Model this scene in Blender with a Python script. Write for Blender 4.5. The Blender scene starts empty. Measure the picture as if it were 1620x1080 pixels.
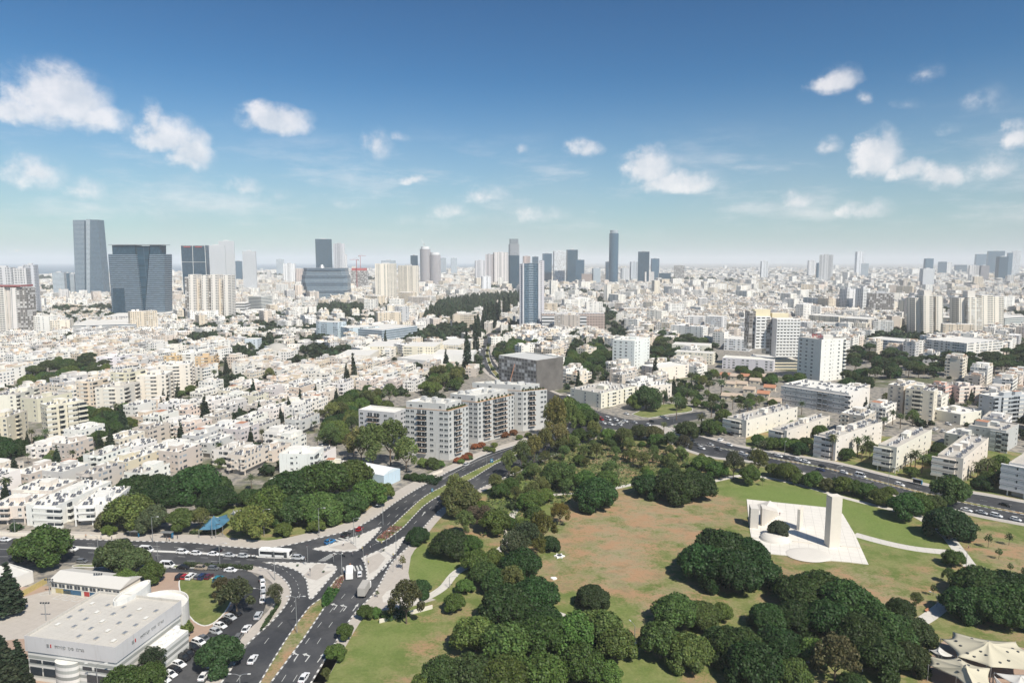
import bpy, math, random
import numpy as np
from mathutils import Vector, Matrix
R = math.radians
C = bpy.context.scene.collection

# ---------------- camera, world, sun, exposure ----------------
H = 110.0; PITCH = math.atan(127.0/1080.0)
cam_d = bpy.data.cameras.new('camera'); cam = bpy.data.objects.new('camera', cam_d); C.objects.link(cam)
cam.location = (0, 0, H); cam.rotation_euler = (R(90)-PITCH, 0, 0)
cam_d.sensor_width = 36; cam_d.lens = 24; cam_d.clip_start = 1; cam_d.clip_end = 150000
bpy.context.scene.camera = cam
SUN_EL = R(50); SUN_DIR = Vector((0.58, -0.81, 0)).normalized()
sun_d = bpy.data.lights.new('sun', 'SUN'); sun = bpy.data.objects.new('sun', sun_d); C.objects.link(sun)
sun_d.energy = 4.7; sun_d.angle = R(0.5); sun_d.color = (1.0, 0.935, 0.83)
sd = Vector((SUN_DIR.x*math.cos(SUN_EL), SUN_DIR.y*math.cos(SUN_EL), math.sin(SUN_EL)))
sun.rotation_euler = sd.to_track_quat('Z', 'Y').to_euler()
vs = bpy.context.scene.view_settings
vs.view_transform = 'Standard'; vs.look = 'None'; vs.exposure = 0.36; vs.gamma = 1
bpy.context.scene.render.film_transparent = False

class NT:
    def __init__(s, tree): s.t = tree; s.n = tree.nodes; s.l = tree.links
    def node(s, typ, **kw):
        n = s.n.new(typ)
        for k, v in kw.items(): setattr(n, k, v)
        return n
    def put(s, sock, v):
        if isinstance(v, bpy.types.NodeSocket): s.l.new(v, sock)
        elif v is not None:
            try: sock.default_value = v
            except Exception: sock.default_value = tuple(v)+(1,)
    def m(s, op, a, b=None, c=None, clamp=False):
        n = s.node('ShaderNodeMath', operation=op); n.use_clamp = clamp
        s.put(n.inputs[0], a); s.put(n.inputs[1], b)
        if c is not None: s.put(n.inputs[2], c)
        return n.outputs[0]
    def mix(s, f, a, b, bt='MIX'):
        n = s.node('ShaderNodeMix', data_type='RGBA', blend_type=bt)
        s.put(n.inputs['Factor'], f)
        s.put(n.inputs[6], tuple(a)+(1,) if isinstance(a, (tuple, list)) and len(a) == 3 else a)
        s.put(n.inputs[7], tuple(b)+(1,) if isinstance(b, (tuple, list)) and len(b) == 3 else b)
        return n.outputs[2]
    def noise(s, vec, scale, detail=4, rough=.55, dim='3D'):
        n = s.node('ShaderNodeTexNoise', noise_dimensions=dim)
        s.put(n.inputs['Vector'], vec); s.put(n.inputs['Scale'], scale); s.put(n.inputs['Detail'], detail); s.put(n.inputs['Roughness'], rough)
        return n.outputs[0]
    def ramp(s, f, a, b, smooth=True):
        n = s.node('ShaderNodeMapRange'); n.interpolation_type = 'SMOOTHSTEP' if smooth else 'LINEAR'
        s.put(n.inputs[0], f); s.put(n.inputs[1], a); s.put(n.inputs[2], b); s.put(n.inputs[3], 0.0); s.put(n.inputs[4], 1.0)
        return n.outputs[0]
    def comb(s, x, y, z=0.0):
        n = s.node('ShaderNodeCombineXYZ'); s.put(n.inputs[0], x); s.put(n.inputs[1], y); s.put(n.inputs[2], z); return n.outputs[0]

def G(u, v, z=0.0):
    """point of the horizontal plane z that the photograph shows at pixel (u, v)"""
    sp, cp = math.sin(PITCH), math.cos(PITCH)
    a = (u-810.0)/1080.0; b = (540.0-v)/1080.0
    d = Vector((a, cp+b*sp, -sp+b*cp))
    t = (z-H)/d.z
    return Vector((d.x*t, d.y*t, z))
def px(p):
    sp, cp = math.sin(PITCH), math.cos(PITCH)
    dz = p[2]-H; f = p[1]*cp-dz*sp; up = p[1]*sp+dz*cp
    return 810+1080*p[0]/f, 540-1080*up/f
def ppm(y, z=0): return 1080.0/(y*math.cos(PITCH)+(H-z)*math.sin(PITCH))
def zat(v, y):
    """height seen at pixel row v above the ground distance y"""
    sp, cp = math.sin(PITCH), math.cos(PITCH); b = (540.0-v)/1080.0
    return H + y*(-sp+b*cp)/(cp+b*sp)
def azel(u, v):
    sp, cp = math.sin(PITCH), math.cos(PITCH); a = (u-810.0)/1080.0; b = (540.0-v)/1080.0
    d = Vector((a, cp+b*sp, -sp+b*cp)).normalized()
    return math.atan2(d.x, d.y), math.asin(d.z)

def make_world():
    w = bpy.data.worlds.new("World"); bpy.context.scene.world = w; w.use_nodes = True
    t = NT(w.node_tree); t.n.clear()
    sky = t.node('ShaderNodeTexSky', sky_type='NISHITA'); sky.sun_disc = False
    sky.sun_elevation = SUN_EL; sky.sun_rotation = math.atan2(SUN_DIR.x, SUN_DIR.y)
    sky.altitude = 100; sky.air_density = 1.0; sky.dust_density = .5; sky.ozone_density = 2.2
    tc = t.node('ShaderNodeTexCoord'); sep = t.node('ShaderNodeSeparateXYZ'); t.l.new(tc.outputs['Generated'], sep.inputs[0])
    X, Y, Z = sep.outputs
    az = t.m('ARCTAN2', X, Y); el = t.m('ARCSINE', Z)
    vec = t.comb(az, t.m('MULTIPLY', el, 1.5))
    n1 = t.noise(vec, 9, 7, .6); n2 = t.noise(t.comb(t.m('ADD', az, 7.3), el), 26, 6, .6); n3 = t.noise(t.comb(t.m('ADD', az, 3.1), el), 6, 3, .5)
    n4 = t.noise(t.comb(t.m('ADD', az, 5.1), el), 45, 5, .62)
    daz = t.m('ADD', az, t.m('MULTIPLY', t.m('SUBTRACT', n2, .5), .050)); deln = t.m('ADD', el, t.m('MULTIPLY', t.m('SUBTRACT', n1, .5), .045))
    # clouds: (pixel centre in the photograph, half width, half height, strength), turned into sky directions
    cl = [(95,158,85,48,1.1),(30,180,62,24,.8),(150,190,62,26,.9),(262,215,55,32,1),(300,240,42,40,1),(240,185,22,28,.6),(438,192,60,27,1.05),(55,275,60,35,.62),(140,300,42,26,.42),
          (385,292,36,18,.55),(430,308,34,16,.4),(595,232,30,34,.48),(655,288,28,11,.6),(630,215,24,12,.3),(828,238,18,10,.3),(925,235,32,18,.7),(1025,262,42,34,1.0),(1065,285,70,26,.95),(770,310,52,20,.5),
          (715,332,42,18,.4),(850,338,60,20,.42),(1322,128,40,26,.85),(1365,160,22,12,.5),(1388,250,40,40,1.05),(1436,272,40,22,.7),(1490,280,48,24,.85),(1310,232,26,14,.5),(1260,315,45,19,.6),
          (1365,330,55,17,.5),(1470,115,30,14,.3),(1560,160,45,20,.28),(1580,262,62,34,.42),(1615,210,32,26,.7),(1440,160,30,14,.2),(200,330,160,22,.25),(700,345,300,20,.16),(1500,205,28,10,.25),(560,322,60,18,.2)]
    tot = None
    for (u, v, a, b, s) in cl:
        A, E = azel(u, v); cs = 1/ (1080*(1+((u-810)/1080)**2))
        ra = a*cs*1.25; rb = b/1080.0*1.3
        dx = t.m('DIVIDE', t.m('SUBTRACT', daz, A), ra); dy = t.m('DIVIDE', t.m('SUBTRACT', deln, E-rb*.1), rb)
        g = t.m('MULTIPLY', t.m('SUBTRACT', 1.0, t.m('SQRT', t.m('ADD', t.m('MULTIPLY', dx, dx), t.m('POWER', t.m('MAXIMUM', dy, t.m('MULTIPLY', dy, -1.7)), 2.0))), clamp=True), s*1.2)
        tot = g if tot is None else t.m('MAXIMUM', tot, g)
    billow = t.m('ADD', t.m('MULTIPLY', t.m('SUBTRACT', n2, .5), 1.0), t.m('MULTIPLY', t.m('SUBTRACT', n4, .5), .75))
    dens = t.m('ADD', tot, t.m('MULTIPLY', billow, t.ramp(tot, 0, .35)))
    wn = t.noise(t.comb(t.m('MULTIPLY', az, .8), t.m('MULTIPLY', el, 3.2)), 7, 7, .62)
    low = t.m('MULTIPLY', t.ramp(el, .025, .06), t.m('SUBTRACT', 1.0, t.ramp(el, .09, .20)))
    wisp = t.m('MULTIPLY', t.m('MULTIPLY', t.ramp(wn, .46, .72), low), .46)
    m = t.m('MAXIMUM', t.m('MULTIPLY', t.ramp(dens, .03, .78), .72), wisp)
    base = t.ramp(n2, .3, .72)
    ccol = t.mix(base, (.62, .63, .66), (.88, .83, .81))
    veil = t.m('MULTIPLY', t.m('SUBTRACT', 1.0, t.ramp(el, -.02, .26)), t.m('ADD', .45, t.m('MULTIPLY', n3, .45)))
    bg3 = t.node('ShaderNodeBackground'); t.put(bg3.inputs[0], (.365, .415, .46, 1)); mv = t.node('ShaderNodeMixShader'); t.put(mv.inputs[0], veil)
    bg1 = t.node('ShaderNodeBackground'); bg2 = t.node('ShaderNodeBackground')
    hs = t.node('ShaderNodeHueSaturation'); t.put(hs.inputs['Saturation'], 1.05); t.l.new(sky.outputs[0], hs.inputs['Color'])
    tint = t.mix(1.0, hs.outputs[0], tuple(SKY_STR*k for k in (.80, .97, 1.10)), 'MULTIPLY')
    gm = t.node('ShaderNodeGamma'); t.l.new(tint, gm.inputs[0]); gm.inputs[1].default_value = 1.45
    tint = t.mix(1.0, gm.outputs[0], tuple(10*k for k in (.74, .93, .82)), 'MULTIPLY')
    t.l.new(tint, bg1.inputs[0]); bg1.inputs[1].default_value = 0.1
    t.l.new(ccol, bg2.inputs[0]); bg2.inputs[1].default_value = 1.0
    mx = t.node('ShaderNodeMixShader'); t.put(mx.inputs[0], m); t.l.new(bg1.outputs[0], mv.inputs[1]); t.l.new(bg3.outputs[0], mv.inputs[2]); t.l.new(mv.outputs[0], mx.inputs[1]); t.l.new(bg2.outputs[0], mx.inputs[2])
    out = t.node('ShaderNodeOutputWorld'); t.l.new(mx.outputs[0], out.inputs[0])
SKY_STR = 0.10
make_world()

# ---------------- materials ----------------
MATS = {}
def mk(name):
    m = bpy.data.materials.new(name); m.use_nodes = True; t = NT(m.node_tree); b = t.n['Principled BSDF']; MATS[name] = m; return m, t, b
def plain(name, col, rough=.75, var=.12, scale=.6, metal=0, obj=False, attr=False, spec=.3, stain=0):
    m, t, b = mk(name); g = t.node('ShaderNodeNewGeometry'); tc = t.node('ShaderNodeTexCoord')
    base = col
    if obj: base = t.node('ShaderNodeObjectInfo').outputs['Color']
    if attr: a = t.node('ShaderNodeAttribute', attribute_name='tint'); base = a.outputs['Color']
    if var:
        n = t.noise(g.outputs['Position'], scale, 5, .6); k = t.m('ADD', 1-var, t.m('MULTIPLY', n, 2*var))
        base = t.mix(1.0, base, t.comb(k, k, k), 'MULTIPLY')
    if stain:
        mp = t.node('ShaderNodeMapping'); mp.inputs['Scale'].default_value = (1, 1, .12); t.l.new(g.outputs['Position'], mp.inputs[0])
        n = t.noise(mp.outputs[0], 1.3, 5, .65); base = t.mix(t.m('MULTIPLY', t.ramp(n, .5, .75), stain), base, (.33, .30, .26))
    t.put(b.inputs['Base Color'], base); b.inputs['Roughness'].default_value = rough; b.inputs['Metallic'].default_value = metal
    b.inputs['Specular IOR Level'].default_value = spec
    return m
plain('wall', None, .85, .07, .35, obj=True, stain=.35)
plain('trim', None, .8, .05, 1, obj=True)
plain('white_paint', (.78, .77, .74), .7, .06)
plain('roof_wash', (.68, .66, .61), .85, .2, .5, stain=.3)
plain('wall_t', None, .85, .06, .3, attr=True, stain=.3)
plain('roof_t', None, .85, .14, .35, attr=True)
plain('glass_dark', (.035, .045, .055), .12, .2, .8, spec=.6)
plain('glass_car', (.02, .024, .028), .06, 0, spec=.7)
plain('window_frame', (.55, .55, .53), .6, 0)
plain('shutter', (.68, .67, .62), .6, 0)
plain('roof_grey', (.46, .43, .385), .9, .3, .6, stain=.4)
plain('hall_roof', (.50, .475, .43), .85, .12, .3, stain=.35)
plain('solar_panel', (.10, .105, .12), .2, 0, spec=.6)
plain('metal', (.42, .43, .43), .45, .05, metal=.6)
plain('dark_metal', (.06, .065, .07), .5, 0)
plain('plaza_stone', (.67, .635, .575), .85, .12, .12, stain=.25)
plain('concrete', (.40, .38, .35), .9, .15, .8, stain=.3)
plain('stone', (.66, .61, .53), .85, .07, .5)
plain('stone_white', (.60, .565, .51), .85, .05, .5)
plain('tile_roof', (.42, .20, .12), .85, .25, 1.5)
plain('tile_roof_pale', (.45, .36, .28), .85, .2, 1.5)
plain('paving', (.43, .39, .345), .9, .14, .5)
plain('paving_light', (.55, .52, .47), .9, .1, .5)
plain('paving_red', (.36, .26, .2), .9, .16, .6)
plain('kerb_light', (.62, .61, .58), .8, .05)
plain('kerb_dark', (.15, .145, .14), .8, .05)
plain('line_paint', (.50, .50, .475), .7, .3, 1.2)
plain('tyre', (.02, .02, .02), .8, 0)
plain('car_paint', None, .25, 0, obj=True, spec=.6)
plain('lamp_glass', (.6, .6, .58), .3, 0)
plain('red_glass', (.25, .02, .02), .3, 0)
plain('bark', (.14, .105, .075), .9, .3, 3)
plain('fabric_cream', (.50, .46, .35), .8, .05, .4)
plain('fabric_blue', (.06, .16, .24), .7, .08, .6)
plain('fabric_white', (.56, .54, .50), .8, .05, .4)
plain('red_paint', (.38, .05, .05), .6, 0)
plain('red_soil', (.24, .11, .075), .95, .3, 1.5)
plain('cloth', None, .8, 0, obj=True)
plain('skin', (.45, .28, .2), .6, 0)
plain('blue_sign', (.02, .16, .3), .5, 0)
plain('terrace', (.42, .27, .16), .8, .1, 1)
plain('mural_blue', (.05, .12, .2), .7, .5, .7)
plain('mural_yellow', (.45, .37, .16), .7, .3, .9)
plain('net_grey', (.14, .13, .12), .95, .5, .15)

def asphalt():
    m, t, b = mk('asphalt'); g = t.node('ShaderNodeNewGeometry')
    n = t.noise(g.outputs['Position'], .05, 6, .6); n2 = t.noise(g.outputs['Position'], 1.5, 4, .6)
    c = t.mix(t.ramp(n, .35, .65), (.034, .036, .041), (.074, .074, .076)); c = t.mix(t.m('MULTIPLY', t.ramp(n2, .5, .8), .3), c, (.10, .098, .095))
    n3 = t.noise(g.outputs['Position'], .22, 5, .7); c = t.mix(t.m('MULTIPLY', t.ramp(n3, .54, .60, False), .35), c, (.028, .029, .032)); vo = t.node('ShaderNodeTexVoronoi'); t.l.new(g.outputs['Position'], vo.inputs['Vector']); vo.inputs['Scale'].default_value = .045; s2 = t.node('ShaderNodeSeparateXYZ'); t.l.new(vo.outputs['Color'], s2.inputs[0]); k = t.m('ADD', .85, t.m('MULTIPLY', s2.outputs[0], .3)); c = t.mix(1, c, t.comb(k, k, k), 'MULTIPLY')
    t.put(b.inputs['Base Color'], c); b.inputs['Roughness'].default_value = .8; b.inputs['Specular IOR Level'].default_value = .3
asphalt()
def joints(name, step, dark):
    m = MATS[name]; t = NT(m.node_tree); b = t.n['Principled BSDF']; src = b.inputs['Base Color'].links[0].from_socket; g = t.node('ShaderNodeNewGeometry'); mp = t.node('ShaderNodeMapping'); mp.inputs['Rotation'].default_value = (0, 0, .35); t.l.new(g.outputs['Position'], mp.inputs[0]); s = t.node('ShaderNodeSeparateXYZ'); t.l.new(mp.outputs[0], s.inputs[0])
    l = t.m('MAXIMUM', t.m('LESS_THAN', t.m('FRACT', t.m('DIVIDE', s.outputs[0], step)), .05), t.m('LESS_THAN', t.m('FRACT', t.m('DIVIDE', s.outputs[1], step)), .05)); t.put(b.inputs['Base Color'], t.mix(t.m('MULTIPLY', l, dark), src, (.25, .23, .2)))
joints('plaza_stone', 3.5, .35); joints('hall_roof', 1.6, .22); joints('paving', 2.4, .25); joints('paving_light', 3.0, .3)
def grass(name, bias):
    """turf: green and dried-out grass; the ground's own 'tint' attribute (r dry, g watered) shifts the share of each"""
    m, t, b = mk(name); g = t.node('ShaderNodeNewGeometry'); P = g.outputs['Position']; at = t.node('ShaderNodeAttribute', attribute_name='lawn'); sp = t.node('ShaderNodeSeparateXYZ'); t.l.new(at.outputs['Vector'], sp.inputs[0])
    big = t.noise(P, .06, 6, .7); mid = t.noise(P, .12, 6, .68); fine = t.noise(P, 1.1, 5, .75); p2 = t.node('ShaderNodeMapping'); p2.inputs['Location'].default_value = (50, 9, 0); p2.inputs['Rotation'].default_value = (0, 0, .5); p2.inputs['Scale'].default_value = (.8, 1.2, 1); t.l.new(P, p2.inputs[0]); str_ = t.noise(p2.outputs[0], .09, 6, .7)
    green = t.mix(t.ramp(mid, .35, .65), (.115, .15, .042), (.21, .215, .085)); green = t.mix(t.m('MULTIPLY', sp.outputs[1], .75), green, (.15, .205, .055))
    tan = t.mix(t.ramp(str_, .38, .62), (.31, .265, .165), (.36, .225, .13)); tan = t.mix(t.ramp(mid, .5, .72), tan, (.19, .17, .09)); tan = t.mix(t.ramp(fine, .5, .75), tan, (.14, .11, .07))
    f = t.m('ADD', t.m('ADD', t.m('MULTIPLY', big, .45), t.m('MULTIPLY', str_, .45)), t.m('MULTIPLY', fine, .30)); f = t.m('ADD', f, t.m('SUBTRACT', t.m('MULTIPLY', sp.outputs[0], .066), t.m('MULTIPLY', sp.outputs[1], .13)))
    c = t.mix(t.ramp(f, .57-bias, .71-bias), green, tan); q = t.m('ADD', .55, t.m('MULTIPLY', fine, .9)); c = t.mix(1, c, t.comb(q, q, q), 'MULTIPLY')
    t.put(b.inputs['Base Color'], c); b.inputs['Roughness'].default_value = .95; b.inputs['Specular IOR Level'].default_value = .1
    bp = t.node('ShaderNodeBump'); bp.inputs['Strength'].default_value = .5; bp.inputs['Distance'].default_value = .25; t.l.new(fine, bp.inputs['Height']); t.l.new(bp.outputs[0], b.inputs['Normal'])
grass('grass', 0.0); grass('grass_green', -.09); grass('grass_dry', .05)
def ground_mat():
    m, t, b = mk('city_ground'); g = t.node('ShaderNodeNewGeometry'); P = g.outputs['Position']
    n = t.noise(P, .02, 5, .6); f = t.noise(P, .3, 4, .6)
    c = t.mix(t.ramp(f, .35, .6), (.13, .125, .12), (.30, .27, .225)); c = t.mix(t.ramp(n, .52, .62), c, (.09, .10, .045))
    t.put(b.inputs['Base Color'], c); b.inputs['Roughness'].default_value = .95
ground_mat()
def sea_mat():
    m, t, b = mk('sea'); t.put(b.inputs['Base Color'], (.015, .07, .11)); b.inputs['Roughness'].default_value = .35
    g = t.node('ShaderNodeNewGeometry'); n = t.noise(g.outputs['Position'], .02, 4, .6)
    bp = t.node('ShaderNodeBump'); bp.inputs['Strength'].default_value = .6; bp.inputs['Distance'].default_value = 20; t.l.new(n, bp.inputs['Height']); t.l.new(bp.outputs[0], b.inputs['Normal'])
sea_mat()
def foliage():
    m, t, b = mk('foliage'); oi = t.node('ShaderNodeObjectInfo'); a = t.node('ShaderNodeAttribute', attribute_name='tint')
    c = t.mix(1.0, oi.outputs['Color'], a.outputs['Color'], 'MULTIPLY')
    t.put(b.inputs['Base Color'], c); b.inputs['Roughness'].default_value = .55; b.inputs['Specular IOR Level'].default_value = .25
    tr = t.node('ShaderNodeBsdfTranslucent'); c2 = t.mix(1, c, (1.3, 1.4, .6), 'MULTIPLY'); t.l.new(c2, tr.inputs[0])
    mx = t.node('ShaderNodeMixShader'); mx.inputs[0].default_value = .22; t.l.new(b.outputs[0], mx.inputs[1]); t.l.new(tr.outputs[0], mx.inputs[2])
    t.l.new(mx.outputs[0], t.n['Material Output'].inputs[0])
foliage()

def facade(name, wall=None, glass=(.04, .055, .07), cw=3.1, ch=3.0, wl=.28, wr=.72, hb=.32, ht=.76, vary=.24, shut=.3, rough=.15, wall_rough=.8, gmetal=0.0, colrand=True, frame=None):
    m, t, b = mk(name)
    uv = t.node('ShaderNodeUVMap'); uv.uv_map = 'UVMap'; s = t.node('ShaderNodeSeparateXYZ'); t.l.new(uv.outputs[0], s.inputs[0])
    cu = t.m('DIVIDE', s.outputs[0], cw); cv = t.m('DIVIDE', s.outputs[1], ch)
    fu = t.m('FRACT', cu); fv = t.m('FRACT', cv); iu = t.m('FLOOR', cu); iv = t.m('FLOOR', cv)
    wn = t.node('ShaderNodeTexWhiteNoise', noise_dimensions='2D'); t.put(wn.inputs['Vector'], t.comb(iu, iv)); cell = wn.outputs['Value']
    wc = t.node('ShaderNodeTexWhiteNoise', noise_dimensions='1D'); t.put(wc.inputs['W'], iu); col = wc.outputs['Value']
    if colrand:
        wide = t.m('GREATER_THAN', col, 1-vary); none = t.m('LESS_THAN', col, .26)
        l = t.m('SUBTRACT', wl, t.m('MULTIPLY', wide, wl-.06)); r = t.m('ADD', wr, t.m('MULTIPLY', wide, .94-wr))
        bot = t.m('ADD', hb, t.m('MULTIPLY', wide, .06))
    else: l, r, bot, none = wl, wr, hb, 0.0
    mask = t.m('MULTIPLY', t.m('GREATER_THAN', fu, l), t.m('LESS_THAN', fu, r))
    mask = t.m('MULTIPLY', mask, t.m('MULTIPLY', t.m('GREATER_THAN', fv, bot), t.m('LESS_THAN', fv, ht)))
    if colrand: mask = t.m('MULTIPLY', mask, t.m('SUBTRACT', 1.0, none))
    sh = t.m('LESS_THAN', cell, shut)
    gl = t.mix(sh, glass, tuple(min(1, x*4+.25) for x in glass) if shut > .25 else tuple(x*1.9+.02 for x in glass))
    q = t.m('ADD', .6, t.m('MULTIPLY', cell, .8)); gl = t.mix(1, gl, t.comb(q, q, q), 'MULTIPLY')
    w = wall if wall else t.node('ShaderNodeAttribute', attribute_name='tint').outputs['Color']
    g = t.node('ShaderNodeNewGeometry'); n = t.noise(g.outputs['Position'], .25, 4, .6); k = t.m('ADD', .92, t.m('MULTIPLY', n, .16)); w = t.mix(1, w, t.comb(k, k, k), 'MULTIPLY')
    t.put(b.inputs['Base Color'], t.mix(mask, w, gl))
    t.put(b.inputs['Roughness'], t.m('ADD', wall_rough, t.m('MULTIPLY', mask, rough-wall_rough)))
    t.put(b.inputs['Metallic'], t.m('MULTIPLY', mask, gmetal))
    return m
facade('flats')
facade('flats_band', cw=2.6, wl=.1, wr=.9, hb=.35, ht=.85, vary=.3, shut=.35)
facade('office_band', glass=(.06, .085, .11), cw=60, wl=0, wr=1, hb=.42, ht=.95, colrand=False, shut=.1)
facade('office_dark', wall=(.22, .28, .33), glass=(.03, .055, .085), cw=6, ch=3.9, wl=0, wr=1, hb=.34, ht=1, colrand=False, shut=.2)
facade('glass_blue', wall=(.10, .17, .23), glass=(.04, .10, .16), cw=1.6, ch=3.8, wl=.05, wr=.98, hb=.1, ht=1, colrand=False, shut=.2, rough=.08, gmetal=.35)
facade('glass_navy', wall=(.05, .09, .13), glass=(.018, .055, .09), cw=1.6, ch=3.8, wl=.04, wr=.98, hb=.06, ht=1, colrand=False, shut=.2, rough=.1, gmetal=.2)
facade('glass_pale', wall=(.50, .54, .57), glass=(.14, .19, .23), cw=1.8, ch=3.8, wl=0, wr=1, hb=.45, ht=.97, colrand=False, shut=.2, rough=.15)
facade('glass_grey', wall=(.30, .36, .41), glass=(.07, .11, .15), cw=1.8, ch=3.8, wl=0, wr=1, hb=.4, ht=.97, colrand=False, shut=.2, rough=.12)
facade('glass_slate', wall=(.17, .23, .28), glass=(.06, .10, .14), cw=1.8, ch=3.8, wl=.04, wr=.97, hb=.15, ht=.97, colrand=False, shut=.2, rough=.1)
facade('grid_white', wall=(.62, .63, .64), glass=(.13, .16, .19), cw=2.2, ch=3.4, wl=.2, wr=.85, hb=.3, ht=.85, colrand=False, shut=.2)
facade('resid', cw=4.2, ch=3.1, wl=.3, wr=.7, hb=.3, ht=.8, vary=.4, shut=.2)
facade('speckle', wall=(.66, .66, .65), glass=(.10, .12, .14), cw=2.6, ch=4.5, wl=.1, wr=.62, hb=.1, ht=.85, colrand=False, shut=.55)
facade('brown_grid', wall=(.40, .32, .28), glass=(.05, .05, .06), cw=4.4, ch=4.2, wl=.28, wr=.72, hb=.3, ht=.72, colrand=False, shut=.1)
facade('striped', wall=(.66, .66, .66), glass=(.06, .07, .08), cw=90, ch=5.2, wl=0, wr=1, hb=.5, ht=1, colrand=False, shut=0)
facade('scaffold', wall=(.31, .29, .27), glass=(.13, .125, .12), cw=3.6, ch=3.1, wl=.08, wr=.92, hb=.16, ht=.95, colrand=False, shut=.35)
facade('hall_band', wall=(.62, .61, .58), glass=(.33, .34, .32), cw=300, ch=1.75, wl=0, wr=1, hb=.5, ht=1, colrand=False, shut=0, rough=.8)

# ---------------- mesh helpers ----------------
def link(o): C.objects.link(o); return o
def setp(o, label=None, cat=None, group=None, kind=None):
    if label: o['label'] = label
    if cat: o['category'] = cat
    if group: o['group'] = group
    if kind: o['kind'] = kind
    return o
def empty(name, loc=(0, 0, 0), rz=0):
    o = bpy.data.objects.new(name, None); o.location = loc; o.rotation_euler.z = rz; o.empty_display_size = .1; return link(o)
class MB:
    def __init__(s): s.v = []; s.f = []; s.mi = []; s.uv = []; s.t = []
    def face(s, pts, m=0, tint=(1, 1, 1), uv=None):
        i = len(s.v); s.v += [tuple(p) for p in pts]; s.f.append(tuple(range(i, i+len(pts)))); s.mi.append(m); s.t.append(tint)
        s.uv += uv if uv else [(p[0], p[1]) for p in pts]
    def prism(s, pts, z0, z1, m=0, mt=None, tint=(1, 1, 1), tt=None, uo=0.0, top=True, bottom=False, topz=None):
        n = len(pts); u = uo
        for i in range(n):
            a, b = pts[i], pts[(i+1) % n]; L = math.hypot(b[0]-a[0], b[1]-a[1])
            s.face([(a[0], a[1], z0), (b[0], b[1], z0), (b[0], b[1], z1), (a[0], a[1], z1)], m, tint, [(u, 0), (u+L, 0), (u+L, z1-z0), (u, z1-z0)]); u += L
        if top: s.face([(p[0], p[1], z1) for p in pts], m if mt is None else mt, tt or tint)
        if bottom: s.face([(p[0], p[1], z0) for p in reversed(pts)], m, tint)
    def loft(s, A, B, m=0, tint=(1, 1, 1), uo=0.0):
        n = len(A); u = uo
        for i in range(n):
            a, b, c, d = A[i], A[(i+1) % n], B[(i+1) % n], B[i]; L = (Vector(b)-Vector(a)).length
            s.face([a, b, c, d], m, tint, [(u, a[2]), (u+L, b[2]), (u+L, c[2]), (u, d[2])]); u += L
    def box(s, cx, cy, z0, sx, sy, h, rot=0, m=0, mt=None, tint=(1, 1, 1), bottom=False, tt=None, uo=0.0):
        c, q = math.cos(rot), math.sin(rot)
        P = [(cx+x*c-y*q, cy+x*q+y*c) for x, y in ((-sx/2, -sy/2), (sx/2, -sy/2), (sx/2, sy/2), (-sx/2, sy/2))]
        s.prism(P, z0, z0+h, m, mt, tint, tt, uo, bottom=bottom)
    def tube(s, pts, rad, n=6, m=0, cap=True):
        pts = [Vector(p) for p in pts]; rings = []
        for i, p in enumerate(pts):
            d = (pts[min(i+1, len(pts)-1)]-pts[max(i-1, 0)]).normalized(); a = d.orthogonal().normalized() if abs(d.z) < .99 else Vector((1, 0, 0)); b = d.cross(a)
            r = rad[i] if isinstance(rad, (list, tuple)) else rad
            rings.append([p+(a*math.cos(2*math.pi*k/n)+b*math.sin(2*math.pi*k/n))*r for k in range(n)])
        for i in range(len(rings)-1): s.loft(rings[i], rings[i+1], m)
        if cap: s.face(rings[-1], m); s.face(list(reversed(rings[0])), m)
    def build(s, name, mats, parent=None, loc=None, color=None, smooth=False):
        o0 = Vector(loc) if loc is not None else (parent.location if parent is not None else Vector((0, 0, 0)))
        me = bpy.data.meshes.new(name)
        me.from_pydata([(x-o0[0], y-o0[1], z-o0[2]) for x, y, z in s.v], [], s.f)
        me.polygons.foreach_set('material_index', s.mi)
        if smooth: me.polygons.foreach_set('use_smooth', [True]*len(s.f))
        ul = me.uv_layers.new(name='UVMap'); ul.data.foreach_set('uv', [c for p in s.uv for c in p])
        at = me.attributes.new('tint', 'FLOAT_COLOR', 'FACE'); at.data.foreach_set('color', [c for p in s.t for c in (p[0], p[1], p[2], 1)])
        for m in (mats if isinstance(mats, (list, tuple)) else [mats]): me.materials.append(MATS[m])
        o = bpy.data.objects.new(name, me)
        if parent is not None: o.parent = parent
        elif loc is not None: o.location = loc
        if color: o.color = tuple(color)+(1,)
        return link(o)
def np_mesh(name, V, F, mats, mi=None, tint=None, uv=None, smooth=False):
    me = bpy.data.meshes.new(name); nf, k = F.shape
    me.vertices.add(len(V)); me.vertices.foreach_set('co', V.astype(np.float32).ravel())
    me.loops.add(nf*k); me.loops.foreach_set('vertex_index', F.astype(np.int32).ravel())
    me.polygons.add(nf); me.polygons.foreach_set('loop_start', np.arange(0, nf*k, k, dtype=np.int32))
    if mi is not None: me.polygons.foreach_set('material_index', mi.astype(np.int32))
    if smooth: me.polygons.foreach_set('use_smooth', np.ones(nf, bool))
    if uv is not None: me.uv_layers.new(name='UVMap').data.foreach_set('uv', uv.astype(np.float32).ravel())
    if tint is not None:
        at = me.attributes.new('tint', 'FLOAT_COLOR', 'FACE'); at.data.foreach_set('color', np.hstack([tint, np.ones((nf, 1))]).astype(np.float32).ravel())
    for m in mats: me.materials.append(MATS[m])
    me.update(calc_edges=True)
    if not smooth: me.shade_flat()
    return me
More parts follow.
